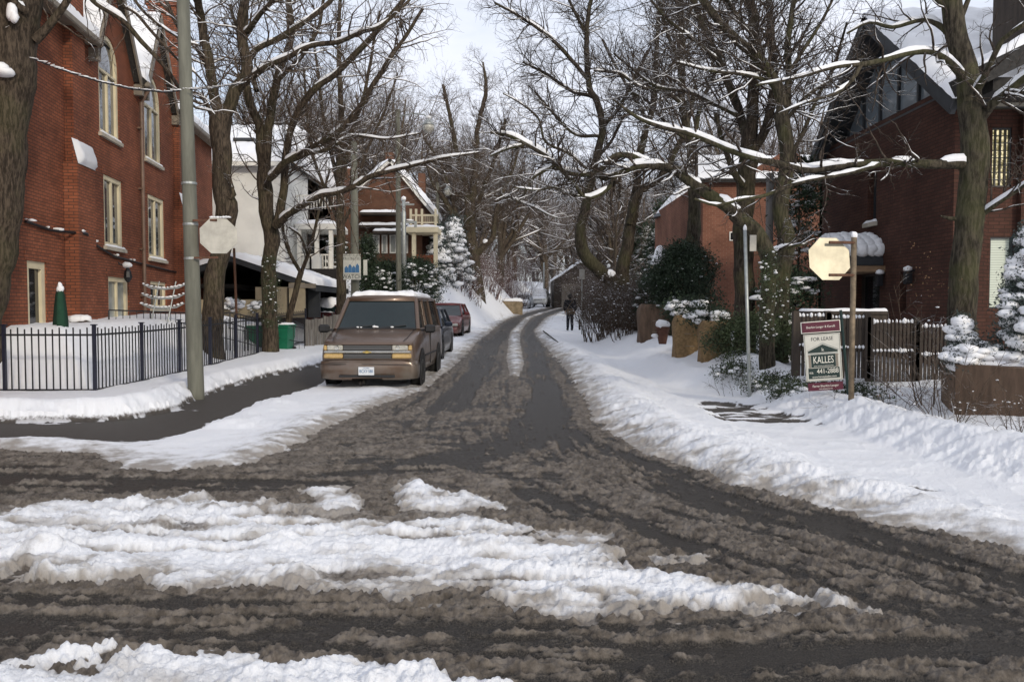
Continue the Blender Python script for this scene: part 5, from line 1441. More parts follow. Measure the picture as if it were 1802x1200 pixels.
bl = MB(); bl.box(-.95, .95, .0, .015, .505, .515); bl.box(-.55, .55, -.005, .02, .255, .30, .004); bl.build('bumper_line', M['plastic'], van)
pt = MB().box(-.155, .155, -.055, -.04, .30, .46, .005).build('number_plate', pm('plate_white', (.62, .64, .66), .4, .05, 5, bmp=0), van)
text('plate_letters', 'BCXY·580', .085, M['ink_blue'], pt, (0, -.058, .375), RX, .72)
text('plate_province', 'ONTARIO', .028, M['ink_blue'], pt, (0, -.058, .435), RX, 1)
for s_ in (1, -1):
    mm = MB().box(*sorted((s_ * 1.0, s_ * 1.22)), .98, 1.12, 1.10, 1.27, .035).build('mirror', M['plastic'], van)
    MB().bar((s_ * .88, 1.1, 1.15), (s_ * 1.02, 1.06, 1.16), .025).build('mirror_arm', M['plastic'], mm)
    for y in (.92, 3.75):
        MB().lathe([(.33, 0), (.43, 0), (.435, .008), (.33, .01)], 28, (s_ * (w + .0) , y, .36), 'x', False).build('wheel_arch', M['plastic'], van)
        wheel(van, s_ * (w - .10), y, .345, .22, s_)
MB().box(w - .01, w + .015, 1.35, 3.3, .60, .64, .005).build('side_trim', M['plastic'], van)
MB().box(-w - .015, -w + .01, 1.35, 3.3, .60, .64, .005).build('side_trim', M['plastic'], van)
MB().box(w - .012, w + .008, 2.25, 2.258, .4, 1.15).build('door_seam', M['plastic'], van)
MB().box(-.8, .8, .5, 4.4, .18, .30).build('underbody', M['dim'], van)
# cars behind the van
bc = P(704, 625, 22.2)
def cl(u, v, Y):
    c = P(u, v, Y); return (c.x, Y, Hf(c.x, Y) + .05)
car('parked_car', 'dark blue car half hidden directly behind the brown van', 'car', (-2.85, 21.8, Hf(-2.85, 22) + .03), R(-1), (.012, .022, .042), Hc=1.50, belt=.95, group='cars parked along the left kerb')
rc_ = car('parked_car', 'dark red car behind the blue one in the parked row', 'car', (-3.0, 33.0, Hf(-3.0, 33) + .03), R(-3), (.15, .014, .014), Hc=1.44, group='cars parked along the left kerb', snow_roof=0)
sv = car('parked_car', 'white boxy off road car plastered with snow on the far bend', 'car', (P(947, 540, 84).x, 84, Hf(P(947, 540, 84).x, 84) + .03), R(-8), (.80, .79, .74), Lc=4.4, Wc=1.85, Hc=1.85, belt=1.12, hood=1.05, nose=.95, cab=(1.2, 1.5, 4.2, 4.35), group='cars parked along the left kerb', snow_roof=.22, gr=.3)
snow_sheet('windscreen_snow', (-.8, 1.17, 1.12), (.8, 1.17, 1.12), (.64, 1.48, 1.82), (-.64, 1.48, 1.82), .12, M['snow'], sv, 16, 12)
snow_sheet('bonnet_snow', (-.75, .1, .99), (.75, .1, .99), (.8, 1.2, 1.12), (-.8, 1.2, 1.12), .12, M['snow'], sv, 16, 12)
for u, v, Y, col, lab in ((916, 543, 78, (.35, .37, .40), 'snow covered pale car left of the white boxy car'), (925, 530, 92, (.12, .012, .012), 'small red car showing behind the white boxy car'), (972, 527, 97, (.02, .02, .025), 'black snow topped car right behind the white boxy car')):
    x_ = P(u, v, Y).x
    k = car('parked_car', lab, 'car', (x_, Y, Hf(x_, Y) + .03), R(-8), col, group='cars parked along the left kerb', snow_roof=.2)
    snow_sheet('bonnet_snow', (-.7, .1, .62), (.7, .1, .62), (.7, 1.2, .9), (-.7, 1.2, .9), .12, M['snow'], k, 16, 12)
# car under snow in the driveway
c = P(585, 545, 33.5)
mc = car('parked_car', 'maroon car buried under a thick white snow cap beside the carport', 'car', (c.x + 1.9, 33.6, Hf(c.x, 33.5) + .05), R(88), (.07, .008, .012), snow_roof=0)
snow_sheet('car_snow', (-.84, .25, .72), (.84, .25, .72), (.84, 4.35, .92), (-.84, 4.35, .92), .30, M['snow'], mc, 40, 60, .06, .05)
blobs('car_snow', [(rng.uniform(-.35, .35), rng.uniform(1.5, 3.8), 1.25) for _ in range(26)], [(.5, .5, .30)] * 26, M['snow'], mc, ICO2, .05)

# ------------------------------------------------------------------ person walking away
pp = P(1003, 580, 39.0)
person = empty('person', (pp.x, 39.0, Hf(pp.x, 39) + .02), R(4), 'person in black coat and dark trousers walking away with a brown shoulder bag', 'person')
def skin(name, joints, edges, mat, parent, sub=2, root=0):
    me = bpy.data.meshes.new(name); me.from_pydata([j[:3] for j in joints], edges, []); me.update()
    o = bpy.data.objects.new(name, me); link(o, parent)
    s_ = o.modifiers.new('skin', 'SKIN'); s_.use_smooth_shade = True
    for i, j in enumerate(joints):
        r = j[3]; d = me.skin_vertices[0].data[i]; d.radius = (r[0], r[1]) if hasattr(r, '__len__') else (r, r)
    me.skin_vertices[0].data[root].use_root = True
    o.modifiers.new('sub', 'SUBSURF').levels = sub; o.modifiers['sub'].render_levels = sub
    me.materials.append(mat)
    return o
M['skin'] = pm('skin', (.40, .24, .17), .6, .1, 10)
M['coat'] = pm('black_coat', (.010, .011, .014), .85, .3, 9)
M['jeans'] = pm('dark_trousers', (.012, .014, .022), .85, .3, 9)
M['bagm'] = pm('brown_bag', (.11, .075, .045), .8, .2, 9)
M['hair'] = pm('dark_hair', (.012, .009, .007), .7, .3, 30)
J = [(0, 0, .95, (.15, .11)), (0, 0, 1.18, (.15, .10)), (0, .01, 1.40, (.17, .10)), (0, .01, 1.50, .06), (0, .03, 1.56, .055), (0, .04, 1.64, (.085, .10)), (0, .04, 1.72, (.07, .08)),
     (.19, 0, 1.42, .07), (.245, -.02, 1.15, .055), (.235, .05, .93, .042), (-.19, 0, 1.42, .07), (-.25, -.01, 1.15, .055), (-.23, .06, .93, .042),
     (.09, 0, .88, .10), (.10, .05, .48, .068), (.10, -.08, .12, .048), (.10, .0, .05, .045), (.10, .09, .04, .035),
     (-.09, 0, .88, .10), (-.09, .10, .50, .068), (-.09, .14, .10, .048), (-.09, .20, .05, .045), (-.09, .29, .05, .035)]
E = [(0, 1), (1, 2), (2, 3), (3, 4), (4, 5), (5, 6), (2, 7), (7, 8), (8, 9), (2, 10), (10, 11), (11, 12), (0, 13), (13, 14), (14, 15), (15, 16), (16, 17), (0, 18), (18, 19), (19, 20), (20, 21), (21, 22)]
# hands with five fingers
def hand(cx_, cy_, cz_, s_):
    b0 = len(J); J.append((cx_, cy_ + .01, cz_ - .06, (.028, .016)))
    out = [(b0, None)]
    base = b0
    for k in range(4):
        y = cy_ - .02 + k * .019; l = (.07, .08, .075, .06)[k]
        i = len(J); J.append((cx_, y, cz_ - .095, .009)); J.append((cx_ - s_ * .012, y, cz_ - .095 - l * .55, .008)); J.append((cx_ - s_ * .03, y, cz_ - .095 - l, .007))
        E.extend([(base, i), (i, i + 1), (i + 1, i + 2)])
    i = len(J); J.append((cx_ - s_ * .02, cy_ + .045, cz_ - .07, .010)); J.append((cx_ - s_ * .03, cy_ + .06, cz_ - .11, .008)); E.extend([(base, i), (i, i + 1)])
    return base
hr = hand(.235, .06, .93, 1); E.append((9, hr)); hl = hand(-.23, .07, .93, -1); E.append((12, hl))
body = skin('body', J, E, M['skin'], person)
skin('coat', [(0, 0, .76, (.23, .17)), (0, 0, 1.0, (.21, .155)), (0, 0, 1.2, (.21, .15)), (0, .01, 1.40, (.22, .135)), (0, .01, 1.50, (.10, .09)), (.21, 0, 1.42, .085), (.265, -.02, 1.15, .075), (.25, .05, .93, .062), (-.21, 0, 1.42, .085), (-.27, -.01, 1.15, .075), (-.25, .06, .93, .062)],
     [(0, 1), (1, 2), (2, 3), (3, 4), (3, 5), (5, 6), (6, 7), (3, 8), (8, 9), (9, 10)], M['coat'], person)
skin('trousers', [(0, 0, .90, (.16, .12)), (.09, 0, .82, .11), (.10, .05, .48, .082), (.10, -.08, .05, .070), (-.09, 0, .82, .11), (-.09, .10, .50, .082), (-.09, .14, .06, .070)], [(0, 1), (1, 2), (2, 3), (0, 4), (4, 5), (5, 6)], M['jeans'], person)
for x_, y_ in ((.10, -.06), (-.09, .15)):
    MB().box(x_ - .048, x_ + .048, y_ - .06, y_ + .22, -.01, .11, .03).build('shoe', M['plastic'], person, True)
blobs('hair', [(0, .03, 1.68), (0, .0, 1.62), (0, -.01, 1.56)], [(.105, .12, .10), (.10, .10, .10), (.075, .06, .07)], M['hair'], person, ICO2, .04)
fc = MB(); fc.lathe([(.005, .16), (.018, .145), (.02, .13)], 8, (0, 0, 1.63), 'y')
for s_ in (1, -1): fc.lathe([(.002, .137), (.012, .132)], 8, (s_ * .032, 0, 1.665), 'y')
fc.box(-.025, .025, .128, .135, 1.585, 1.592)
fc.build('face', M['skin'], person)
bg_ = MB().box(-.19, .17, -.235, -.135, .78, 1.06, .04); bgo = bg_.build('bag', M['bagm'], person, True); tag(bgo, 'brown shoulder bag with a diagonal strap')
MB().box(-.19, .17, -.245, -.2355, .92, 1.05, .0).build('flap', M['bagm'], bgo)
MB().path([(-.16, -.17, 1.05), (0, -.145, 1.28), (.13, -.12, 1.45), (.14, .0, 1.50)], .018, 5).build('strap', M['bagm'], bgo)

# ------------------------------------------------------------------ signs on the right
p = P(1497, 737, 11.6)
sp_ = empty('stop_sign', (p.x, 11.6, Hf(p.x, 11.6)), 0, 'octagonal stop sign seen from behind on a weathered post beside the lease sign', 'road sign')
top = P(1503, 418, 11.6) - Vector(sp_.location)
m = MB()
for a_, b__ in (((0, 0, -.4), top),):
    m.bar(a_, b__, .040, 12)
m.build('post', M['galv_rust'], sp_, True)
blobs('post_snow', [(top.x, 0, top.z + .03)], [(.045, .045, .06)], M['snow'], sp_, ICO2, .1)
so = P(1458, 456, 11.6) - Vector(sp_.location)
spl = stop_sign(sp_, (so.x, -.03, so.z), R(7), .62)
spl.data.materials[0] = pm('sunlit_sign_back', (.31, .285, .215), .40, .22, 3, metal=.35, bmp=.06)
spl.rotation_euler = (R(-9), 0, R(7))
for dv in (-.235, .235):
    MB().bar((so.x - .02, -.07, so.z + dv), (top.x, -.02, so.z + dv), .022, 6).build('sign_bracket', M['rust'], sp_)
# small plate on a slim post
p = P(1321, 678, 14.4)
s3 = empty('parking_sign', (p.x, 14.4, Hf(p.x, 14.4)), 0, 'slim galvanised post with a small blank plate left of the lease sign', 'road sign')
top = P(1311, 405, 14.4) - Vector(s3.location)
MB().bar((0, 0, -.4), top, .032, 10).build('post', M['galv'], s3, True)
blobs('post_snow', [(top.x, 0, top.z + .03)], [(.035, .035, .06)], M['snow'], s3, ICO2, .1)
l = P(1320, 428, 14.4) - Vector(s3.location)
MB().box(l.x - .02, l.x + .10, -.05, -.04, l.z - .15, l.z + .14, .004).build('sign_plate', M['signback'], s3)
# lease sign
p = P(1448, 625, 12.4)
le_ = empty('lease_sign', p, 0, 'white, green and maroon FOR LEASE sign hanging from a dark post', 'sign')
le_.rotation_euler = (0, R(-4.5), R(-6))
sc = 12.4 / F
def lpx(px): return px * sc
def board(name, z0, z1, x0, x1, mat, yy=0):
    return MB().box(x0, x1, yy - .008, yy + .008, z0, z1, .002).build(name, M[mat], le_)
# coordinates: metres from centre; board 60 px wide = .53 m
bw = .275
tp = board('top_board', .355, .535, -bw - .03, bw + .015, 'letter')
q = MB().box(-bw - .018, bw + .003, -.0105, -.0085, .367, .523).build('board_face', M['maroon'], tp)
text('board_words', 'Sherkin-Langer & Karolli', .05, M['letter'], tp, (-.01, -.0115, .445), RX, .88)
mn = board('main_board', -.40, .335, -bw, bw, 'sign_white')
gm_ = MB()
gm_.prism([(-.225, .07), (0, .17), (.225, .07), (.225, .045), (-.225, .045)], -.0125, -.0085)
gm_.build('roof_drawing', M['ink_green'], mn)
MB().prism([(-.24, .075), (0, .185), (.24, .075), (.24, .085), (0, .197), (-.24, .085)], -.0135, -.0090).box(-.225, .225, -.0112, -.0088, .022, .036).build('roof_line', M['galv'], mn)
MB().box(-.185, .185, -.0112, -.0087, -.185, .015).build('name_panel', M['ink_green'], mn)
for s_ in (1, -1): MB().box(*sorted((s_ * .19, s_ * .222)), -.0118, -.009, -.19, .015).box(*sorted((s_ * .185, s_ * .230)), -.0125, -.0092, -.005, .010).build('column_drawing', M['gutter'], mn)
MB().box(-.235, .235, -.0112, -.0088, -.36, -.195).build('number_panel', M['ink_green'], mn)
bm_ = MB()
for a_ in ((-bw + .012, bw - .012, .322, .326), (-bw + .012, bw - .012, -.388, -.384)): bm_.box(a_[0], a_[1], -.0100, -.0084, a_[2], a_[3])
for a_ in ((-bw + .012, -bw + .016), (bw - .016, bw - .012)): bm_.box(a_[0], a_[1], -.0102, -.0083, -.384, .322)
bm_.build('border_line', M['ink_green'], mn)
text('lease_words', 'FOR LEASE', .082, M['ink'], mn, (0, -.0095, .255), RX, .86, .001)
text('name_words', 'KALLES', .155, M['letter'], mn, (0, -.0125, -.075), RX, .62)
text('small_words', 'REAL ESTATE CORPORATION', .022, M['letter'], mn, (0, -.0125, -.165), RX, 1)
text('number_words', '441-2888', .105, M['letter'], mn, (.055, -.0125, -.25), RX, .82)
text('code_words', '416', .05, M['letter'], mn, (-.195, -.0125, -.268), RX, .8)
text('web_words', 'www.harveykalles.com', .042, M['letter'], mn, (0, -.0125, -.333), RX, .95)
text('logo', 'k', .07, M['letter'], mn, (0, -.0135, .088), RX, 1.1)
bt_ = board('bottom_board', -.55, -.425, -bw + .02, bw - .0, 'maroon')
text('board_words', 'Ferne Sherkin-Langer', .052, M['letter'], bt_, (.01, -.0095, -.478), RX, .88)
text('board_words', 'SALES REPRESENTATIVE', .022, M['letter'], bt_, (.01, -.0095, -.525), RX, .9)
MB().bar((bw + .08, .03, -.72), (bw + .045, .03, .68), .022, 8).build('post', M['ink_green'], le_)
MB().bar((bw + .05, .03, .35), (-bw - .02, .03, .36), .014, 6).build('arm', M['ink_green'], le_)
for z_ in (.35, -.41):
    for x_ in (-bw + .05, bw - .05): MB().bar((x_, -.002, z_ - .02), (x_, -.002, z_ + .02), .006, 5).build('hook', M['ink'], le_)
# ------------------------------------------------------------------ planters and pots
def planter(u0, u1, vt, vb, Y, label, lean=0, mat='burlap', d=.6):
    a_, b__ = P(u0, vb, Y), P(u1, vb, Y); zt2 = P(u0, vt, Y).z; wq = (b__.x - a_.x)
    zg_ = min(a_.z - .1, Hf((a_.x + b__.x) / 2, Y) - .12)
    o = empty('wrapped_planter', ((a_.x + b__.x) / 2, Y + d / 2, zg_), 0, label, 'planter', 'burlap wrapped planters by the hedge')
    m = MB(); H_ = zt2 - zg_; n = 20
    vs = []; fs = []
    lv = 9
    for k in range(lv):
        t = k / (lv - 1)
        for i in range(n):
            an = 2 * math.pi * i / n; c_, s_ = math.cos(an), math.sin(an)
            r = (abs(c_) ** 5 + abs(s_) ** 5) ** (-1 / 5)
            kk = 1 + .05 * math.sin(3 * an + k) + .05 * math.sin(t * 3.14) - (.12 if k == lv - 1 else 0)
            vs.append((c_ * r * wq / 2 * kk + lean * t, s_ * r * d / 2 * kk, H_ * t + .03 * math.sin(an * 2 + 1)))
    for k in range(lv - 1):
        for i in range(n): fs.append((k * n + i, k * n + (i + 1) % n, (k + 1) * n + (i + 1) % n, (k + 1) * n + i))
    fs.append(tuple((lv - 1) * n + i for i in range(n)))
    m.add(vs, fs); m.build('wrapping', M[mat], o, True)
    st_ = MB()
    for k in (.35, .62): st_.path([(math.cos(t) * wq * .53 + lean * k, -abs(math.sin(t)) * d * .53, H_ * k) for t in np.linspace(0.15, 3.0, 9)], .008, 4)
    st_.build('string', M['gutter'], o)
    return o
planter(1190, 1236, 556, 612, 19.2, 'tan burlap wrapped planter on the far side of the pair', .0)
planter(1237, 1288, 566, 626, 17.6, 'nearer burlap wrapped planter with snow streaked cords', .0)
planter(1128, 1182, 536, 578, 24.5, 'dark brown wrapped mound behind the small pot', .0, 'wood_mid', .9)
p = P(1166, 592, 21)
po = empty('flower_pot', (p.x, 21, max(p.z - .1, Hf(p.x, 21) - .02)), 0, 'small dark terracotta pot with a dome of snow', 'pot')
MB().lathe([(.10, -.1), (.12, 0), (.17, .28), (.19, .28), (.19, .36), (.12, .36)], 16).build('pot', M['terracotta'], po, True)
blobs('pot_snow', [(0, 0, .40), (-.2, 0, .12)], [(.20, .20, .15), (.1, .1, .05)], M['snow'], po, ICO2, .08)
# wooden box planter at the right edge
bxp = empty('box_planter', (0, 0, 0), 0, 'large dark brown wooden planter holding the snowy spruce at the right edge', 'planter')
a_ = P(1682, 640, 10.9); b__ = P(1802, 655, 9.6)
m = MB(); m.add([(a_.x, a_.y, -.1), (a_.x + .62, a_.y - .9, -.1), (b__.x + 2, 9.2, -.1), (b__.x + 2.4, 12, -.1), (a_.x + .4, 12, -.1),
                 (a_.x, a_.y, a_.z), (a_.x + .62, a_.y - .9, a_.z - .02), (b__.x + 2, 9.2, a_.z - .05), (b__.x + 2.4, 12, a_.z - .04), (a_.x + .4, 12, a_.z)],
                [(0, 1, 6, 5), (1, 2, 7, 6), (2, 3, 8, 7), (3, 4, 9, 8), (4, 0, 5, 9), (5, 6, 7, 8, 9)])
m.build('box', M['wood_mid'], bxp)
snow_sheet('planter_snow', (a_.x + .1, a_.y - .0, a_.z), (b__.x + 1.9, 9.4, a_.z - .04), (b__.x + 2.2, 11.9, a_.z - .04), (a_.x + .5, 11.9, a_.z), .16, M['snow'], bxp, 60, 30, .05, .05, 3)
sk = MB()
# stick lying on the snow, small bollards
for (u1_, v1_, Y1), (u2_, v2_, Y2), r_, nm, lb in (((956, 575, 36), (982, 592, 28.5), .03, 'fallen_branch', 'dark stick lying on the snow beside the far wheel tracks'),):
    A_, B_ = P(u1_, v1_, Y1), P(u2_, v2_, Y2); A_.z = Hf(A_.x, A_.y) + .14; B_.z = Hf(B_.x, B_.y) + .14
    tag(MB().bar(A_, B_, r_, 6, r_ * .6).build(nm, M['bark_dark']), lb, 'branch')
p = P(1020, 570, 40); bo = MB().lathe([(.05, -.2), (.05, .5), (.03, .52)], 8, (p.x, 40, Hf(p.x, 40))).build('short_post', M['wood_dark']); tag(bo, 'short dark stake standing in snow right of the walking person', 'stake')
p = P(1024, 480, 36); fs_ = empty('far_sign', (p.x, 36, Hf(p.x, 36)), 0, 'small pale sign on a thin pole above the twiggy hedge', 'road sign')
MB().bar((0, 0, -.1), (0, 0, p.z - Hf(p.x, 36) + .1), .025, 8).build('post', M['galv'], fs_)
MB().box(-.12, .12, -.04, -.03, p.z - Hf(p.x, 36) - .3, p.z - Hf(p.x, 36) + .15).build('sign_plate', M['signback'], fs_)
p = P(957, 520, 86); q = P(957, 462, 86); fp = MB().lathe([(.09, -.3), (.07, q.z - Hf(p.x, 86))], 10, (p.x, 86, Hf(p.x, 86))).build('far_pole', M['galv']); tag(fp, 'thin pale pole rising behind the white boxy car', 'pole')
p = P(1352, 560, 21.5); q = P(1358, 305, 21.5)
wp_ = empty('wooden_pole', (p.x, 21.5, Hf(p.x, 21.5)), 0, 'weathered wooden pole with a white tube between the dark trunks', 'utility pole')
MB().lathe([(.11, -.3), (.10, q.z - Hf(p.x, 21.5))], 12).build('shaft', M['wood_grey'], wp_, True)
l = P(1366, 378, 21.4) - Vector(wp_.location)
MB().bar((l.x, l.y - .08, l.z - .38), (l.x, l.y - .08, l.z + .34), .035, 8).build('cable_guard', M['white'], wp_)
# ------------------------------------------------------------------ trees
def tubes(Pn, Rn, sides):
    """Pn (N,K,3), Rn (N,K) -> vertices, quads"""
    Nn, K, _ = Pn.shape
    T = np.gradient(Pn, axis=1); T /= np.linalg.norm(T, axis=-1, keepdims=True) + 1e-12
    mean = T.mean(1); ax = np.argmin(np.abs(mean), 1); ref = np.eye(3)[ax][:, None, :]
    A = np.cross(T, ref); A /= np.linalg.norm(A, axis=-1, keepdims=True) + 1e-12
    B = np.cross(T, A)
    a = np.arange(sides) * 2 * np.pi / sides
    V = Pn[:, :, None] + Rn[:, :, None, None] * (A[:, :, None] * np.cos(a)[None, None, :, None] + B[:, :, None] * np.sin(a)[None, None, :, None])
    i = np.arange(Nn * K * sides).reshape(Nn, K, sides)
    j = np.roll(i, -1, 2)
    Q = np.stack([i[:, :-1], j[:, :-1], j[:, 1:], i[:, 1:]], -1).reshape(-1, 4)
    return V.reshape(-1, 3), Q
def join(parts):
    V = []; Q = []; b = 0
    for v, q in parts:
        V.append(v); Q.append(q + b); b += len(v)
    return np.concatenate(V), np.concatenate(Q)
def resample(pts, rad, step):
    """Catmull-Rom through control points"""
    P_ = np.array(pts, float); r = np.array(rad, float)
    P2 = np.concatenate([[2 * P_[0] - P_[1]], P_, [2 * P_[-1] - P_[-2]]])
    out = []; ro = []
    for i in range(len(P_) - 1):
        n = max(1, int(np.linalg.norm(P_[i + 1] - P_[i]) / step))
        t = np.arange(n) / n
        a, b, c, d = P2[i], P2[i + 1], P2[i + 2], P2[i + 3]
        t_ = t[:, None]
        out.append(.5 * (2 * b + (c - a) * t_ + (2 * a - 5 * b + 4 * c - d) * t_ ** 2 + (-a + 3 * b - 3 * c + d) * t_ ** 3))
        ro.append(r[i] + (r[i + 1] - r[i]) * t)
    out.append(P_[-1:]); ro.append(r[-1:])
    return np.concatenate(out), np.concatenate(ro)
def grow(Pn, Rn, n, tlo, thi, ln, angle, K, jit, up, r_rel=.6, rmin=.004, wt=None, taper=.3, side=None):
    """children of a set of branches, all arrays"""
    Nn, Kp, _ = Pn.shape
    if wt is None: idx = np.repeat(np.arange(Nn), n)
    else: idx = rng.choice(Nn, n, p=wt / wt.sum())
    m = len(idx)
    t = tlo + (thi - tlo) * rng.random(m)
    f = t * (Kp - 1); i0 = np.minimum(f.astype(int), Kp - 2); fr = (f - i0)[:, None]
    p0 = Pn[idx, i0] * (1 - fr) + Pn[idx, i0 + 1] * fr
    d0 = Pn[idx, i0 + 1] - Pn[idx, i0]; d0 /= np.linalg.norm(d0, axis=1, keepdims=True) + 1e-9
    r0 = (Rn[idx, i0] * (1 - fr[:, 0]) + Rn[idx, i0 + 1] * fr[:, 0])
    q = rng.normal(size=(m, 3)); q -= (q * d0).sum(1, keepdims=True) * d0; q /= np.linalg.norm(q, axis=1, keepdims=True) + 1e-9
    a = np.radians(angle) * (.7 + .6 * rng.random(m))[:, None]
    d = d0 * np.cos(a) + q * np.sin(a)
    L = ln * (1.15 - .6 * t) * (.55 + .8 * rng.random(m))
    pts = [p0]; st = (L / (K - 1))[:, None]
    for k in range(K - 1):
        d = d + jit * rng.normal(size=(m, 3)) + np.array([0, 0, up])
        d /= np.linalg.norm(d, axis=1, keepdims=True)
        pts.append(pts[-1] + d * st)
    Pc = np.stack(pts, 1)
    rr = np.clip(r0 * r_rel, rmin, None)[:, None] * np.linspace(1, taper, K)[None]
    return Pc, rr, L
def snow_tubes(Pn, Rn, sides=8, th=.035, seed=0, cover=1.0):
    """snow lying on top of limbs; vanishes where they are steep"""
    Nn, K, _ = Pn.shape
    T = np.gradient(Pn, axis=1); T /= np.linalg.norm(T, axis=-1, keepdims=True) + 1e-12
    hz = np.sqrt(np.clip(1 - T[..., 2] ** 2, 0, 1))
    s = np.cumsum(np.linalg.norm(np.diff(Pn, axis=1, prepend=Pn[:, :1]), axis=-1), 1) + np.arange(Nn)[:, None] * 7.7 + seed
    nzv = pn(s * 1.9, s * 0 + .5) + .5 * pn(s * 6.1, s * 0 + 3.5)
    k = sm(.62, .86, hz) * sm(-.9 + .6 * (1 - cover), .1 + .9 * (1 - cover), nzv)
    lat = np.cross(T, np.array([0, 0, 1.])); lat /= np.linalg.norm(lat, axis=-1, keepdims=True) + 1e-9
    upv = np.cross(lat, T); upv *= np.sign(upv[..., 2:3] + 1e-9)
    h = th * k * (1 + .35 * nzv) * np.clip(Rn / .03, .35, 1.25)
    cz = Rn * (.35 * k) + h * .55 * (k > 0)
    a = np.arange(sides) * 2 * np.pi / sides
    ra = Rn * (.2 + .82 * k); rb = Rn * (.2 + .55 * k) + h * .55
    endk = np.ones(K); endk[0] = endk[-1] = .1
    ra = ra * endk; rb = rb * endk
    C = Pn + upv * cz[..., None]
    V = C[:, :, None] + lat[:, :, None] * (ra[..., None] * np.cos(a))[..., None] + upv[:, :, None] * (rb[..., None] * np.sin(a))[..., None]
    i = np.arange(Nn * K * sides).reshape(Nn, K, sides); j = np.roll(i, -1, 2)
    Q = np.stack([i[:, :-1], j[:, :-1], j[:, 1:], i[:, 1:]], -1).reshape(-1, 4)
    return V.reshape(-1, 3), Q
def uniform(P_, r, K):
    """resample polyline to K points"""
    s = np.concatenate([[0], np.cumsum(np.linalg.norm(np.diff(P_, axis=0), axis=1))])
    t = np.linspace(0, s[-1], K)
    return np.stack([np.interp(t, s, P_[:, c]) for c in range(3)], 1), np.interp(t, s, r), s[-1]
def tree(name, label, Y, trunk, limbs, bark='bark', twig='twig', n2=120, l2=1.6, n3=7, l3=.7, n4=5, l4=.32, up=.05, spread=55, cover=.9, th=.028, bump_=.0, group='bare snowy trees', rmin=.0035, top=None, r2=.45):
    """trunk and limbs given as (u, v, half width px, depth offset m) seen from the viewer, turned into places at distance Y"""
    def conv(L, lim=1.0):
        pts = []; rad = []
        for q in L:
            d = q[3] if len(q) > 3 else 0
            pts.append(P(q[0], q[1], Y + d)[:]); rad.append(q[2] * (Y + d) / F * lim)
        return pts, rad
    tp, tr_ = conv(trunk)
    base = Vector(tp[0]); gz = Hf(base.x, base.y)
    if base.z > gz - .9:
        tp = [(base.x, base.y, min(gz, base.z) - 1.0)] + tp; tr_ = [tr_[0] * 1.25] + tr_
    o = empty(name, (tp[0][0], tp[0][1], gz), 0, label, 'tree', group)
    off = np.array(o.location)
    parts = []; lines = []
    n2 = int(n2 * .85); n3 = max(3, int(n3 * .8)); n4 = max(3, int(n4 * .75))
    allL = [(tp, tr_, True)]
    for Lm in limbs:
        allL.append((*conv(Lm, .88), False))
    for k, (p_, r_, isT) in enumerate(allL):
        a, b = resample(p_, r_, .10 if not isT else .12)
        so = rng.random() * 100
        ss = np.linspace(0, len(a) * .1, len(a))
        for c in range(3): a[:, c] += (.2 if isT else .35) * b * pn(ss * 1.6 + so, ss * 0 + c * 3.1)
        if isT: b = b * (1 + .05 * pn(ss * 2 + so, ss * 0))
        b = b * (1 + .06 * pn(ss * 5 + so, ss * 0 + 2))
        v, q = tubes(a[None] - off, b[None], 16 if isT else 9)
        if isT:
            # fluted, knobbly bark relief
            nK = len(a); vv = v.reshape(nK, 16, 3); cen = (a - off)[:, None]
            ph = np.arange(16) / 16 * 6.283
            rel = 1 + .07 * pn(np.cos(ph)[None] * 2 + so, np.sin(ph)[None] * 2 + ss[:, None] * .8)
            v = (cen + (vv - cen) * rel[..., None]).reshape(-1, 3)
        parts.append((v, q)); lines.append((a, b, isT))
    v, q = join(parts)
    tk = from_np('trunk', v, q, M[bark], o)
    # snow on the limbs
    sp = []
    for a, b, isT in lines:
        if isT and not any(True for _ in [0]): continue
        sp.append(snow_tubes((a - off)[None], b[None], 9, th, rng.random() * 50, cover))
    # branches
    K1 = 24
    src = [uniform(a, b, K1) for a, b, isT in lines if not isT] + ([uniform(a[len(a) // 2:], b[len(a) // 2:], K1) for a, b, isT in lines if isT] if top else [])
    if src and n2:
        P1 = np.stack([s_[0] for s_ in src]); R1 = np.stack([s_[1] for s_ in src]); L1 = np.array([s_[2] for s_ in src])
        P2, R2, _ = grow(P1, R1, n2, .12, 1.0, l2, spread, 9, .17, up, r2, .008, wt=L1, taper=.25)
        R2 = np.minimum(R2, .024 * np.linspace(1, .25, 9))
        P3, R3, _ = grow(P2, R2, n3, .15, 1.0, l3, 48, 6, .20, up * .6, .55, .004, taper=.4)
        P4, R4, _ = grow(P3, R3, n4, .1, 1.0, l4, 45, 4, .22, 0, .65, rmin, taper=.5)
        cr_ = join([tubes(P2, R2, 5), tubes(P3, R3, 4), tubes(P4, R4, 3)])
        from_np('crown', cr_[0] - off, cr_[1], M[twig], o)
        sp.append(snow_tubes(P2 - off, R2, 6, th * .6, 3, cover * .75))
    v, q = join(sp)
    from_np('snow_cover', v, q, M['snow'], o)
    return o

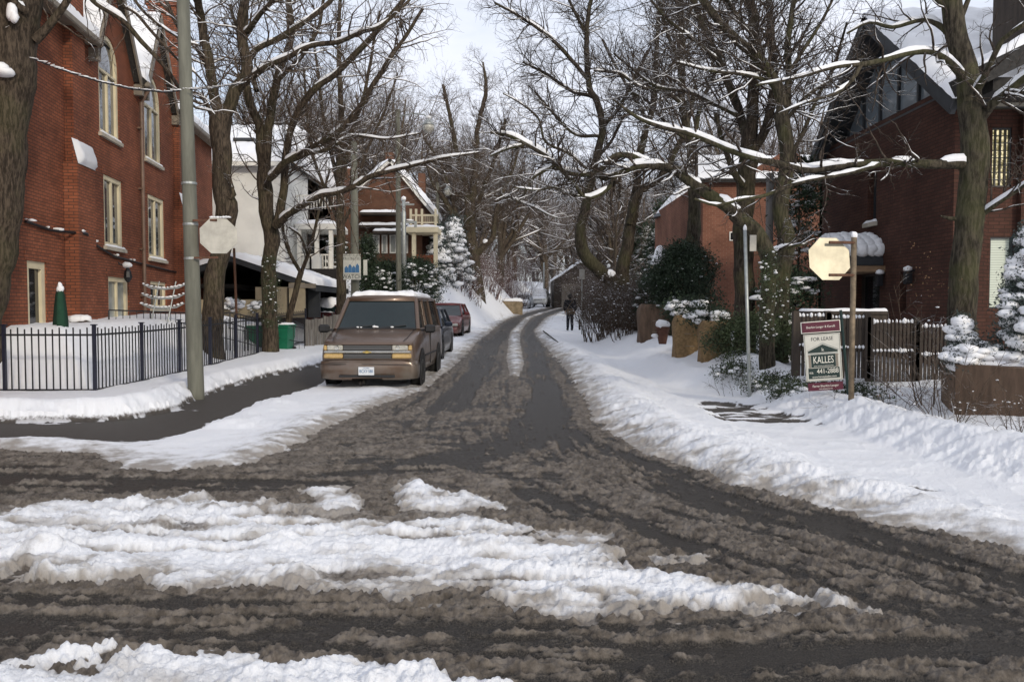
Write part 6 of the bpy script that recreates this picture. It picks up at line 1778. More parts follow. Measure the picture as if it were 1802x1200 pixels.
tree('large_tree', 'huge rough trunked tree cut by the left edge of the photo', 15.2,
     [(-34, 600, 36), (-24, 500, 36), (-8, 400, 37), (4, 230, 40), (18, 100, 44), (22, 0, 45), (30, -120, 44), (40, -260, 38)],
     [[(62, 70, 10), (85, 48, 8), (104, 24, 7), (128, -15, 6), (150, -60, 5)],
      [(45, -150, 22), (90, -120, 14), (140, -40, 7), (165, 2, 5.5), (215, 35, 5), (250, 75, 4.5), (290, 118, 4), (322, 165, 3.5), (345, 190, 2.5), (372, 196, 1.5), (388, 215, 1)],
      [(110, -100, 9), (180, -60, 5), (212, 5, 3.4), (240, 25, 3), (275, 65, 3), (320, 112, 2.4), (345, 130, 2), (372, 165, 1.2)],
      [(140, -90, 7), (215, -50, 4), (240, 5, 3), (275, 40, 2.6), (320, 70, 2), (350, 80, 1.5)],
      [(-10, 135, 14), (-30, 110, 12), (-80, 60, 10)], [(45, 20, 8, -.3), (20, 0, 8, -.5), (0, -40, 8, -.7)]],
     'bark', 'twig', 60, 1.1, 5, .5, 4, .25, -.05, 60, .8, .04, r2=.25)
blobs('snow_lump', [P(8, 128, 14.75), P(-4, 120, 14.75), P(20, 22, 14.7), P(24, 30, 14.7)], [(.17, .16, .09), (.2, .14, .10), (.09, .1, .16), (.08, .1, .12)], M['snow'], None, ICO2, .1)
_sl = bpy.data.objects['snow_lump']; tag(_sl, 'snow lumps caught on the bark of the huge left tree', 'snow', kind='stuff')
tree('forked_tree', 'burl trunked forked tree just right of the grey concrete pole', 21,
     [(374, 580, 18), (378, 500, 17), (388, 440, 16), (400, 372, 19), (394, 345, 17), (391, 300, 16), (388, 240, 17), (389, 208, 20), (392, 185, 12)],
     [[(386, 215, 11), (372, 140, 10), (365, 90, 9), (352, 30, 8), (345, -40, 7, -1), (340, -120, 5, -2)],
      [(392, 212, 13), (415, 160, 12), (435, 120, 11), (425, 60, 10), (430, 0, 9), (440, -80, 7, 1)],
      [(432, 125, 7), (448, 90, 6), (495, 65, 6), (555, 25, 5), (595, -12, 4), (640, -50, 3)],
      [(420, 158, 7), (450, 130, 7, -.6), (500, 103, 6, -1), (550, 80, 5, -1.3), (593, 75, 5, -1.5), (633, 57, 4.5, -1.8), (667, 47, 4, -2), (700, 20, 3, -2), (740, -20, 2, -2)],
      [(370, 130, 6), (350, 90, 5, .5), (322, 60, 4, 1), (300, 20, 4, 1.2), (285, -20, 3, 1.5)],
      [(376, 215, 5), (362, 180, 4, -.5), (345, 165, 3, -.8), (325, 160, 2, -1)],
      [(430, 60, 6), (455, 30, 5, -.5), (480, 0, 4, -1), (500, -40, 3, -1)],
      [(404, 350, 6, -.2), (412, 342, 5, -.2), (409, 330, 3, -.2)]],
     'bark', 'twig', 150, 1.7, 7, .7, 5, .32, .04)
tree('ivy_tree', 'ivy wrapped tree with one long low snow laden limb over the street', 24,
     [(476, 585, 14), (473, 500, 13), (475, 450, 12), (478, 425, 14), (476, 405, 13)],
     [[(474, 420, 12), (462, 330, 11), (460, 250, 10), (445, 190, 8), (433, 150, 8), (430, 90, 7), (432, 0, 6), (430, -80, 5)],
      [(476, 405, 10, .2), (468, 300, 10), (472, 233, 9), (486, 143, 8), (498, 110, 7), (513, 60, 7), (508, 0, 6), (515, -60, 5)],
      [(486, 400, 9, -.2), (500, 330, 8, -.3), (502, 280, 7, -.4), (515, 220, 7, -.5), (545, 165, 7, -.8), (590, 130, 6, -1), (640, 80, 6, -1.2), (690, 25, 5, -1.5), (730, -30, 4, -1.5)],
      [(474, 315, 8, -.5), (507, 283, 7, -1), (547, 263, 7, -1.3), (587, 237, 6.5, -1.6), (627, 197, 6, -1.8), (667, 133, 5, -2), (700, 85, 4, -2), (745, 15, 3, -2)],
      [(512, 282, 5, -1), (545, 270, 4.5, -1.3), (580, 262, 4, -1.6), (620, 240, 3, -1.8), (680, 245, 2, -2), (740, 235, 1.5, -2)],
      [(484, 398, 8, -.4), (510, 376, 7, -.8), (560, 346, 6.5, -1.2), (610, 334, 6, -1.5), (650, 312, 5.5, -1.8), (700, 297, 4.5, -2), (760, 283, 3.5, -2.3), (800, 275, 2.5, -2.5), (845, 268, 1.5, -2.5)],
      [(452, 160, 5), (440, 120, 5, .4), (420, 60, 4, .6), (405, 10, 3, .8)],
      [(487, 143, 5), (530, 100, 4, -.5), (560, 50, 3.5, -.7), (570, -10, 3, -.8)]],
     'bark', 'twig', 250, 1.9, 8, .8, 5, .36, .05)
tree('young_tree', 'slender leaning young tree with a low fork in front of the white house', 26.5,
     [(507, 575, 6), (520, 515, 5), (530, 478, 5)],
     [[(529, 480, 4), (512, 450, 3.5), (502, 425, 3), (498, 395, 2.5), (502, 350, 2)], [(531, 478, 4), (545, 440, 3.5), (555, 400, 3), (566, 350, 2.5), (580, 300, 1.5)], [(541, 448, 2.5), (528, 415, 2.2, -.2), (508, 400, 1.8, -.3)]],
     'bark', 'twig', 40, 1.0, 5, .5, 4, .25, .06)
tree('tall_thin_tree', 'tall thin straight tree behind the brown van', 31,
     [(601, 545, 9), (600, 440, 8), (598, 330, 7), (600, 200, 5), (596, 80, 4), (600, -30, 2.5)],
     [[(599, 340, 5), (585, 280, 4, .4), (568, 200, 3.5, .6), (560, 130, 3, .8), (550, 60, 2, 1)], [(600, 330, 5), (617, 240, 4, -.4), (640, 170, 3.5, -.6), (655, 90, 3, -.8), (668, 20, 2, -1)],
      [(599, 400, 4), (575, 340, 3, .3), (550, 270, 3, .5), (540, 200, 2.4, .8), (535, 120, 1.8, 1)], [(599, 400, 4), (625, 350, 3, -.3), (640, 280, 3, -.5), (675, 200, 2.4, -.8), (700, 130, 1.8, -1)]],
     'bark', 'twig', 190, 1.7, 7, .8, 5, .36, .08, top=True)
tree('roadside_tree', 'forked roadside tree with snow in its crotch at the foot of the bank', 52,
     [(842, 515, 11), (836, 470, 10), (832, 445, 11), (826, 425, 9)],
     [[(828, 440, 8), (815, 415, 7), (800, 388, 6), (785, 355, 5), (765, 330, 3), (750, 290, 2)], [(826, 430, 8), (822, 390, 7), (822, 340, 6), (806, 280, 5), (795, 220, 4), (780, 150, 3)],
      [(832, 430, 8), (830, 360, 8), (838, 290, 6), (840, 230, 5), (855, 160, 4), (850, 110, 2)], [(836, 452, 7), (852, 432, 6.5), (866, 420, 6), (872, 380, 5), (880, 350, 4), (905, 290, 3), (920, 230, 2)],
      [(830, 400, 6), (845, 350, 5, .5), (870, 280, 4, .8), (890, 210, 3, 1)], [(806, 390, 4), (780, 300, 3, .6), (745, 240, 2, 1)], [(815, 410, 3.5), (830, 395, 2.5), (842, 380, 1.5)]],
     'bark', 'twig', 330, 2.3, 9, 1.0, 6, .5, .06, rmin=.006, th=.06)
tree('crooked_tree', 'crooked tree whose low bowed trunk carries snow behind the twiggy hedge', 32,
     [(1092, 560, 14), (1086, 505, 12.5), (1062, 482, 12), (1032, 452, 11.5), (1021, 412, 9.5), (1028, 372, 8.5), (1044, 300, 8)],
     [[(1044, 305, 8), (1060, 225, 7), (1050, 180, 6.5), (1036, 145, 6), (1032, 60, 5), (1042, -10, 4)], [(1060, 225, 4), (1090, 190, 4, -.5), (1110, 150, 3.5, -.8), (1140, 90, 3, -1)],
      [(1038, 145, 4), (1000, 100, 4, -.3), (960, 60, 3.5, -.6), (915, 30, 3, -1), (870, 5, 2, -1.2)], [(1044, 170, 4), (1005, 160, 3.5, .4), (960, 130, 3, .8), (920, 110, 2, 1)], [(1056, 240, 3.5), (1010, 235, 3), (965, 190, 2.5), (940, 160, 2)],
      [(1033, 60, 3.5), (1010, 20, 3), (990, -30, 2.5)], [(1048, 280, 3.5), (1075, 250, 3), (1100, 200, 2.5)]],
     'bark_dark', 'twig_dark', 210, 2.0, 8, .9, 6, .42, .04, rmin=.0045)
tree('leaning_tree', 'dark tree with a swept snow streaked limb right of the crooked one', 33,
     [(1097, 560, 14), (1096, 480, 12), (1106, 420, 10.5), (1116, 355, 9.5)],
     [[(1116, 360, 9), (1130, 255, 7), (1150, 180, 6), (1154, 100, 5), (1160, 20, 4)], [(1108, 395, 8, -.2), (1118, 352, 8, -.4), (1135, 330, 7.5, -.5), (1160, 315, 7, -.6), (1185, 275, 6, -.8), (1210, 215, 5, -1), (1225, 150, 4, -1)],
      [(1140, 215, 4), (1115, 170, 3.5, .4), (1085, 120, 3, .8), (1060, 70, 2.5, 1)], [(1150, 170, 4), (1180, 120, 3.5), (1205, 60, 3), (1220, 0, 2)]],
     'bark_dark', 'twig_dark', 170, 2.0, 8, .9, 6, .42, .05, rmin=.0045)
tree('dark_tree', 'straight dark tree rising out of the rounded evergreen shrub', 26,
     [(1219, 575, 13), (1216, 450, 12), (1222, 400, 12), (1221, 350, 10), (1218, 260, 9)],
     [[(1218, 265, 9), (1200, 180, 8), (1200, 60, 7), (1190, -20, 6)], [(1219, 250, 5), (1235, 180, 4.5, .4), (1262, 120, 4, .8), (1280, 40, 3.5, 1), (1290, -20, 3)],
      [(1205, 190, 4), (1170, 160, 4, -.4), (1130, 155, 3.5, -.8), (1090, 130, 3, -1), (1045, 125, 2, -1.2)], [(1200, 120, 4), (1175, 60, 3.5), (1160, 0, 3)], [(1215, 250, 4), (1180, 225, 3.5), (1140, 180, 3), (1105, 160, 2.5)]],
     'bark_dark', 'twig_dark', 170, 1.9, 8, .8, 6, .4, .05, rmin=.004)
tree('stout_tree', 'stout dark multi stemmed tree directly behind the slim galvanised post', 20,
     [(1311, 575, 18), (1308, 450, 17), (1310, 350, 16), (1318, 275, 16), (1322, 220, 13)],
     [[(1320, 240, 12), (1328, 120, 11), (1325, 40, 10), (1312, -40, 8)], [(1316, 285, 10), (1305, 210, 9, .4), (1275, 130, 8, .6), (1248, 70, 7, .8), (1215, -5, 6, 1), (1180, -60, 5, 1)],
      [(1320, 270, 10), (1350, 220, 9, -.3), (1362, 130, 8, -.4), (1355, 40, 7, -.5), (1352, -40, 6)], [(1300, 205, 5), (1250, 180, 4.5, .3), (1205, 160, 4, .5), (1150, 150, 3, .8), (1080, 95, 2, 1)],
      [(1262, 105, 4), (1220, 70, 3.5), (1170, 30, 3), (1130, -20, 2)], [(1308, 330, 7, -.2), (1290, 300, 6.5, -.5), (1275, 260, 5, -.7), (1258, 200, 4, -1)]],
     'bark_dark', 'twig_dark', 210, 1.7, 8, .7, 5, .34, .05)
tree('twisted_tree', 'dark tree with a thick limb reaching up left, left of the brick gable', 17.3,
     [(1371, 575, 16), (1375, 480, 15), (1385, 420, 14.5), (1373, 370, 13.5), (1384, 300, 13), (1382, 250, 13), (1376, 200, 13)],
     [[(1377, 205, 13), (1371, 160, 12), (1342, 112, 10.5), (1298, 72, 9), (1262, 34, 8), (1225, -15, 7), (1190, -60, 5)], [(1380, 225, 8), (1388, 150, 7, .3), (1386, 80, 6, .5), (1400, -10, 5, .6)],
      [(1342, 112, 6), (1330, 70, 5, .3), (1290, 20, 4, .5), (1265, -30, 3)], [(1384, 290, 5), (1410, 240, 4, .4), (1440, 170, 3.5, .6), (1470, 110, 3, .8), (1490, 40, 2)], [(1380, 215, 4), (1420, 170, 4, -.4), (1465, 140, 3.5, -.6), (1520, 100, 2.6, -.8)],
      [(1386, 130, 4), (1420, 80, 3.5), (1450, 30, 3), (1480, -30, 2)], [(1362, 145, 4), (1300, 130, 3.5, -.5), (1250, 125, 3, -.7), (1190, 110, 2, -1)]],
     'bark_moss', 'twig_dark', 210, 1.5, 8, .65, 5, .3, .04)
tree('spreading_tree', 'ivy footed tree throwing a long arched snowy limb left over the street', 15.5,
     [(1350, 590, 13), (1351, 500, 13), (1353, 450, 14), (1332, 412, 14), (1292, 374, 13)],
     [[(1300, 380, 13), (1255, 346, 12), (1220, 324, 11.5), (1187, 300, 9.5), (1155, 291, 8.5), (1120, 292, 7.5), (1085, 305, 6.5), (1065, 314, 6), (1048, 306, 5.5), (1027, 307, 5.5), (993, 300, 5.5), (953, 270, 5), (900, 240, 4), (863, 234, 2.5)],
      [(1145, 290, 6.5), (1110, 274, 6), (1080, 275, 5.5), (1062, 296, 5), (1040, 308, 4.5)],
      [(1085, 306, 5, -.1), (1073, 328, 5, -.2), (1050, 345, 4.5, -.3), (1028, 347, 4, -.3), (1008, 318, 3.5, -.4), (990, 305, 2)],
      [(1025, 347, 3), (1000, 342, 3, -.3), (975, 330, 2.5, -.5), (945, 335, 2, -.6), (905, 330, 1.5, -.8)],
      [(975, 292, 3.5), (940, 312, 3), (925, 338, 2.6), (912, 355, 2.2), (895, 345, 2), (885, 350, 1.5)], [(925, 255, 3), (895, 262, 2.4), (862, 275, 1.6)],
      [(1040, 305, 3, .2), (1000, 270, 3, .4), (960, 250, 2.6, .6), (948, 210, 2.2, .8), (920, 185, 1.8, 1), (885, 165, 1.2, 1)],
      [(912, 355, 2), (940, 365, 1.8), (965, 378, 1.4), (985, 385, 1)],
      [(1350, 450, 6, .3), (1385, 435, 4, .6), (1420, 430, 2, .8)]],
     'bark_moss', 'twig_dark', 190, .95, 7, .45, 5, .24, .03, cover=.95, th=.038)
tree('big_street_tree', 'big mossy trunked tree in front of the dark brick gabled house', 12.6,
     [(1694, 620, 25), (1692, 540, 23), (1696, 470, 23), (1704, 400, 23), (1713, 320, 23), (1716, 250, 22), (1706, 180, 20), (1698, 120, 18), (1684, 60, 17), (1674, 0, 16), (1668, -90, 14)],
     [[(1712, 292, 11), (1690, 286, 12.5), (1650, 289, 9.5), (1600, 287, 8.5), (1540, 287, 8.5), (1480, 293, 8.5), (1420, 298, 7.5), (1380, 292, 7.5), (1340, 282, 7), (1290, 267, 6.5), (1250, 251, 6), (1205, 233, 5.5), (1160, 222, 4.5), (1120, 206, 3.5), (1080, 176, 2)],
      [(1548, 290, 4.5, -.1), (1480, 308, 4, -.2), (1420, 318, 4, -.3), (1380, 331, 4, -.3), (1340, 346, 3.6, -.4), (1300, 352, 3.4, -.4), (1260, 361, 3, -.5), (1222, 350, 2, -.5)],
      [(1722, 215, 10), (1745, 185, 9, -.2), (1775, 160, 8, -.4), (1805, 135, 7.5, -.6), (1850, 100, 6, -1)],
      [(1712, 175, 9), (1735, 130, 6, -.5), (1765, 70, 5, -.8), (1800, 45, 5, -1), (1840, 0, 4, -1)],
      [(1700, 145, 9), (1670, 108, 7, -.2), (1640, 92, 6, -.3), (1600, 93, 6, -.4), (1560, 104, 5.5, -.5), (1520, 112, 5.5, -.6), (1470, 118, 4, -.7), (1400, 138, 3.2, -.8), (1330, 150, 2.2, -1)],
      [(1690, 90, 7), (1660, 50, 6, .2), (1625, 35, 5, .3), (1570, 48, 4, .4), (1530, 40, 3, .5), (1490, 60, 2, .6)],
      [(1515, 113, 4.5, -.6), (1500, 140, 4, -.7), (1470, 165, 3.5, -.8), (1420, 180, 2.5, -1), (1370, 200, 1.6, -1)],
      [(1720, 385, 6), (1755, 358, 4.5, -.3), (1790, 335, 4, -.5), (1830, 305, 3, -.8)], [(1690, 385, 5), (1672, 384, 4), (1655, 380, 2)],
      [(1682, 50, 7), (1700, 10, 5), (1720, -40, 4)], [(1676, 20, 6), (1640, -10, 5), (1600, -40, 4)]],
     'bark_moss', 'twig_dark', 120, .9, 6, .42, 5, .22, .02, cover=.85, th=.03)
# background trees: three builds copied along both sides of the far street
def generic(name, label, x, y, hgt, seed, twig='twig_far', dens=1.0):
    g = np.random.default_rng(seed)
    z = Hf(x, y)
    o = empty(name, (x, y, z), 0, label, 'tree', 'bare trees along the far street')
    tp = np.array([[0, 0, -.3], [g.normal() * .2, g.normal() * .2, hgt * .2], [g.normal() * .4, g.normal() * .4, hgt * .42]])
    a, b = resample(tp, [hgt * .022, hgt * .017, hgt * .013], .3)
    parts = [tubes(a[None], b[None], 8)]
    K = 10
    A, B, _ = uniform(a, b, K)
    P1, R1, _ = grow(A[None], B[None], 9, .35, 1.0, hgt * .62, 30, 10, .10, .11, .72, .03, taper=.25)
    Pm, Rm, _ = grow(P1, R1, 3, .15, .8, hgt * .38, 42, 8, .13, .07, .6, .02, taper=.3)
    P2, R2, _ = grow(np.concatenate([uniform(p, r, 8)[0][None] for p, r in zip(P1, R1)] + [Pm]), np.concatenate([uniform(p, r, 8)[1][None] for p, r in zip(P1, R1)] + [Rm]), 9, .15, 1, hgt * .17, 50, 6, .16, .05, .5, .012, taper=.3)
    P3, R3, _ = grow(P2, R2, int(5 * dens), .15, 1, hgt * .075, 48, 5, .2, .03, .6, .008, taper=.4)
    P4, R4, _ = grow(P3, R3, 3, .1, 1, hgt * .04, 45, 3, .2, 0, .7, .006, taper=.5)
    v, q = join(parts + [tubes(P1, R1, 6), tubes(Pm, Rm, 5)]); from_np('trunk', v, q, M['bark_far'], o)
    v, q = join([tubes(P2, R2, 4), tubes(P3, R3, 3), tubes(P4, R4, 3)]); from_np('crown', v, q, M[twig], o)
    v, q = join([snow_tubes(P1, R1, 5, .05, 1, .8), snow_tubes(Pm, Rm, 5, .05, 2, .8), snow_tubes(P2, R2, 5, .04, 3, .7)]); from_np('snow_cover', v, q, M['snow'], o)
    return o
def gx_(u, Y): return (u - 901) / F * Y
protos = [generic('bare_tree', 'broad bare tree rising behind the forked roadside tree', gx_(880, 70), 70, 17, 1, dens=1.2),
          generic('bare_tree', 'tall bare tree over the far bend behind the white boxy car', gx_(960, 98), 98, 19, 2, dens=1.2),
          generic('bare_tree', 'bare tree behind the twiggy hedge in the middle distance', gx_(1068, 58), 58, 13, 3)]
back = [(800, 60, 15, 'bare tree behind the brown gabled house porch'), (760, 75, 18, 'bare crown standing left above the slim pale pole'), (700, 70, 17, 'bare crown rising over the brick gable'), (640, 62, 19, 'bare tall tree behind the watch sign pole'),
        (560, 60, 18, 'bare tree top showing above the white house roof'), (470, 55, 17, 'bare tree behind the white house on the left'), (848, 88, 17, 'narrow bare tree on the bank above the stone wall'), (905, 110, 19, 'distant bare tree left of the far pole'),
        (900, 96, 12, 'low bare tree at the foot of the far bank'), (1012, 104, 16, 'bare tree over the dark far garage'), (1050, 70, 14, 'bare tree between the walker and the crooked tree'), (1110, 75, 16, 'distant bare tree seen behind the leaning tree'),
        (1150, 60, 14, 'bare tree right of the leaning dark tree'), (1200, 70, 17, 'bare tree behind the turret house'), (1260, 62, 18, 'bare tree above the orange brick house ridge'), (1340, 58, 18, 'bare tree behind the orange brick house'), (1430, 50, 16, 'bare tree filling the gap beside the brick gable'),
        (980, 125, 20, 'farthest bare tree at the end of the street'), (860, 120, 20, 'very distant bare tree beyond the left bank'), (1060, 110, 19, 'distant pale bare tree beyond the twiggy hedge'), (940, 140, 20, 'faint bare tree closing the street view')]
hp = [17, 19, 13]
for i, (u, Y, h, lab) in enumerate(back):
    k = i % 3
    x = gx_(u, Y)
    dup(protos[k], (x, Y, Hf(x, Y) - .1), rng.random() * 6.28, lab, h / hp[k] * (.85 + .2 * rng.random()))

# ------------------------------------------------------------------ shrubs and evergreens
def twig_shrub(name, label, cx_, cy_, rx, ry, hgt, n, mat='twig_red', r=.010, snow=.5, lean=.35, group='leafless snowy shrubs', cat='shrub', n3=5, gnd=None):
    z = Hf(cx_, cy_) if gnd is None else gnd
    o = empty(name, (cx_, cy_, z), 0, label, cat, group)
    a = rng.random(n) * 6.283; q = np.sqrt(rng.random(n))
    X_ = cx_ + rx * q * np.cos(a); Y_ = cy_ + ry * q * np.sin(a)
    p0 = np.stack([X_ - cx_, Y_ - cy_, H(X_, Y_) - z - .05], 1)
    d = np.stack([lean * q * np.cos(a), lean * q * np.sin(a), np.ones(n)], 1) + rng.normal(size=(n, 3)) * .16; d /= np.linalg.norm(d, axis=1, keepdims=True)
    L = hgt * (.55 + .5 * rng.random(n)); K = 7; pts = [p0]
    for k in range(K - 1):
        d = d + rng.normal(size=(n, 3)) * .14; d /= np.linalg.norm(d, axis=1, keepdims=True); pts.append(pts[-1] + d * (L / (K - 1))[:, None])
    P1 = np.stack(pts, 1); R1 = np.full((n, 1), r) * np.linspace(1, .35, K)[None]
    P2, R2, _ = grow(P1, R1, n3, .2, 1, hgt * .35, 42, 5, .2, .05, .7, r * .45, taper=.4)
    P3, R3, _ = grow(P2, R2, 3, .2, 1, hgt * .15, 45, 3, .2, .0, .7, r * .35, taper=.5)
    v, q_ = join([tubes(P1, R1, 4), tubes(P2, R2, 3), tubes(P3, R3, 3)])
    from_np('stems', v, q_, M[mat], o)
    if snow:
        m = int(len(P2) * snow); ii = rng.choice(len(P2), m)
        C = P2[ii, rng.integers(1, 5, m)]; s_ = r * (.9 + 1.7 * rng.random((m, 1)) ** 2)
        blobs('snow_tufts', C + np.array([0, 0, r * .6]), s_ * np.array([2.0, .9, .7]), M['snow'], o, rough=.3)
    return o
def leaf_cloud(C, size, mat, parent, name='foliage', per=14, spr=.5, up=.25, asp=.35):
    """small blades scattered round centres"""
    C = np.repeat(C, int(per * 2.2), 0); n = len(C)
    C = C + rng.normal(size=(n, 3)) * size * spr * 2
    size = size * .58
    d = rng.normal(size=(n, 3)) + np.array([0, 0, up]); d /= np.linalg.norm(d, axis=1, keepdims=True)
    w_ = np.cross(d, rng.normal(size=(n, 3))); w_ /= np.linalg.norm(w_, axis=1, keepdims=True)
    L = size * (.5 + rng.random((n, 1)))
    V = np.stack([C - w_ * L * asp * .5, C + d * L * .5 - w_ * L * asp * .3 + 0, C + d * L, C + d * L * .5 + w_ * L * asp], 1)
    return from_np(name, V.reshape(-1, 3), np.arange(n * 4).reshape(-1, 4), M[mat], parent, False)
def evergreen(name, label, cx_, cy_, z0, rx, ry, hgt, shape='round', n=260, leaf=.10, mat='leaf_dark', snow=.5, sn_r=.10, cat='shrub', group=None, per=16, stem=True, flat=.55, gnd=None):
    o = empty(name, (cx_, cy_, z0), 0, label, cat, group)
    t = rng.random(n) ** (.8 if shape == 'cone' else .6)
    a = rng.random(n) * 6.283
    if shape == 'cone': rad = (1 - t) ** .85 * (.55 + .45 * rng.random(n)) + .04
    else: rad = np.sqrt(np.clip(1 - (2 * t - 1) ** 2, 0, 1)) ** .8 * (.45 + .55 * rng.random(n) ** .5)
    wob = 1 + .22 * np.sin(a * 3 + t * 9) + .12 * rng.normal(size=n)
    C = np.stack([rx * rad * wob * np.cos(a), ry * rad * wob * np.sin(a), hgt * (t * .95 + .03)], 1)
    fo = leaf_cloud(C, leaf, mat, o, per=per)
    if stem:
        m = MB(); m.lathe([(max(rx * .07, .03), -.3), (max(rx * .05, .02), hgt * .5), (.01, hgt * .92)], 8); m.build('trunk', M['bark_dark'], o)
    if snow:
        out = rad > np.quantile(rad, .25) if shape == 'round' else np.ones(n, bool)
        ii = np.where(out & (rng.random(n) < snow))[0]
        C2 = C[ii] + np.array([0, 0, sn_r * .35])
        s_ = sn_r * (.45 + .9 * rng.random((len(ii), 1)) ** 1.5)
        blobs('snow_clumps', C2, s_ * np.array([1.15, 1.15, flat]), M['snow'], o, ICO2 if sn_r > .08 else ICO1, .14)
    return o
# spruce over the planter, right edge
c = P(1800, 640, 10.6)
evergreen('spruce_tree', 'dense blue green spruce loaded with snow at the right edge', c.x + .22, 10.8, c.z - .1, .50, .5, 1.95, 'cone', 360, .075, 'needle_blue', .62, .105, 'tree', per=26, flat=.6)
c = P(1712, 640, 10.9)
evergreen('dwarf_conifer', 'small snow smothered conifer at the left corner of the wooden planter', c.x, 11.2, c.z - .1, .22, .22, .72, 'cone', 90, .06, 'needle_blue', .75, .10, 'shrub', per=22)
c = P(1755, 650, 10.5)
evergreen('low_juniper', 'low snowy juniper lump between the two planter conifers', c.x, 11.0, c.z - .12, .35, .25, .42, 'round', 90, .06, 'needle_blue', .7, .10, 'shrub', per=20, stem=False)
# snowy shrubs on the planters and hedge
c = P(1215, 560, 19.4); evergreen('rhododendron', 'shrub heaped with snow over the far burlap planter', c.x, 20.0, c.z - .02, .50, .35, .42, 'round', 90, .11, 'leaf_dark', .85, .12, group='snowy hedge shrubs', stem=False)
c = P(1255, 575, 17.8); evergreen('rhododendron', 'shrub drooping white clumps over the nearer burlap planter', c.x, 18.2, c.z + .02, .42, .35, .36, 'round', 80, .11, 'leaf_dark', .85, .11, group='snowy hedge shrubs', stem=False)
c = P(1330, 600, 16.5); evergreen('ivy_hedge', 'wide leafy hedge with snow lying on top left of the lease sign', c.x + .15, 17.0, Hf(c.x, 17) - .1, .95, .5, 1.15, 'round', 380, .09, 'leaf_mid', .42, .085, group='snowy hedge shrubs', stem=False)
snow_sheet('hedge_snow', (c.x - .55, 16.6, 1.26), (c.x + 1.1, 16.6, 1.26), (c.x + 1.1, 17.4, 1.28), (c.x - .55, 17.4, 1.28), .16, M['snow'], bpy.data.objects['ivy_hedge'], 40, 16, .05, .08, 3)
bpy.data.objects['ivy_hedge'].children[-1].matrix_parent_inverse = bpy.data.objects['ivy_hedge'].matrix_basis.inverted()
for u, v, Y, rx, h, n_, lab in ((1395, 650, 13.6, .42, .34, 90, 'low leafy ground cover with snow left of the lease sign'), (1362, 640, 14.6, .5, .4, 110, 'low leafy shrub lightly snowed on behind the slim post'), (1300, 640, 15.8, .45, .32, 90, 'low snow dotted shrub right of the burlap planter'),
                          (1518, 645, 12.8, .35, .34, 80, 'small leafy shrub with snow between the sign post and fence'), (1440, 640, 13.3, .45, .35, 100, 'leafy shrub with snow directly behind the lease sign')):
    c = P(u, v, Y); evergreen('ground_cover_shrub', lab, c.x, Y, Hf(c.x, Y) - .03, rx, .3, h, 'round', n_, .07, 'leaf_mid', .5, .06, group='low snowy shrubs', stem=False)
c = P(1215, 560, 24); evergreen('yew_shrub', 'large dark rounded evergreen below the straight dark tree', c.x, 25, Hf(c.x, 25), .95, .8, 3.0, 'round', 520, .13, 'leaf_dark', .16, .05, cat='shrub', per=24)
c = P(1160, 560, 27); evergreen('snowy_shrub', 'snow flecked shrub in front of the cream porch', c.x, 27.5, Hf(c.x, 27), .6, .5, 2.3, 'round', 260, .12, 'leaf_dark', .5, .08)
c = P(1405, 560, 19); evergreen('snowy_pine', 'drooping snowy evergreen boughs between the trunks and the brick gable', c.x, 19.5, Hf(c.x, 19) + .2, .75, .6, 1.9, 'round', 150, .14, 'leaf_dark', .6, .17, flat=.35, per=20)
c = P(1418, 420, 20.5); evergreen('tall_pine', 'dark snow dabbed pine boughs against the orange wall', c.x, 21, Hf(c.x, 21) + 2.2, .5, .5, 2.8, 'round', 120, .15, 'leaf_dark', .4, .13, cat='tree', flat=.4, per=20)
c = P(1170, 450, 46); evergreen('cedar_tree', 'snowy dark cedar left of the turret house', c.x, 46, Hf(c.x, 46), 1.4, 1.2, 6.5, 'cone', 500, .25, 'leaf_dark', .45, .16, cat='tree')
c = P(1135, 450, 56); evergreen('cedar_tree', 'farther snowy cedar behind the leaning tree', c.x, 56, Hf(c.x, 56), 1.4, 1.2, 6, 'cone', 400, .28, 'leaf_dark', .5, .2, cat='tree')
# ivy on trunks
def ivy(parent_name, u0, u1, v0, v1, Y, n, label=None):
    C = np.array([P(rng.uniform(u0, u1), rng.uniform(v0, v1), Y - .1 + rng.normal() * .15)[:] for _ in range(n)])
    p_ = bpy.data.objects[parent_name]; off = np.array(p_.location)
    leaf_cloud(C - off, .05, 'leaf_mid', p_, 'ivy', per=10)
    ii = rng.random(n) < .30
    blobs('ivy_snow', C[ii] - off + np.array([0, -.03, .02]), np.array([.022, .02, .012]) * (.5 + 1.6 * rng.random((ii.sum(), 1)) ** 2), M['snow'], p_)
ivy('ivy_tree', 462, 492, 450, 575, 23.7, 170)
ivy('spreading_tree', 1336, 1366, 440, 600, 15.3, 220)
ivy('twisted_tree', 1350, 1392, 470, 600, 17.0, 120)
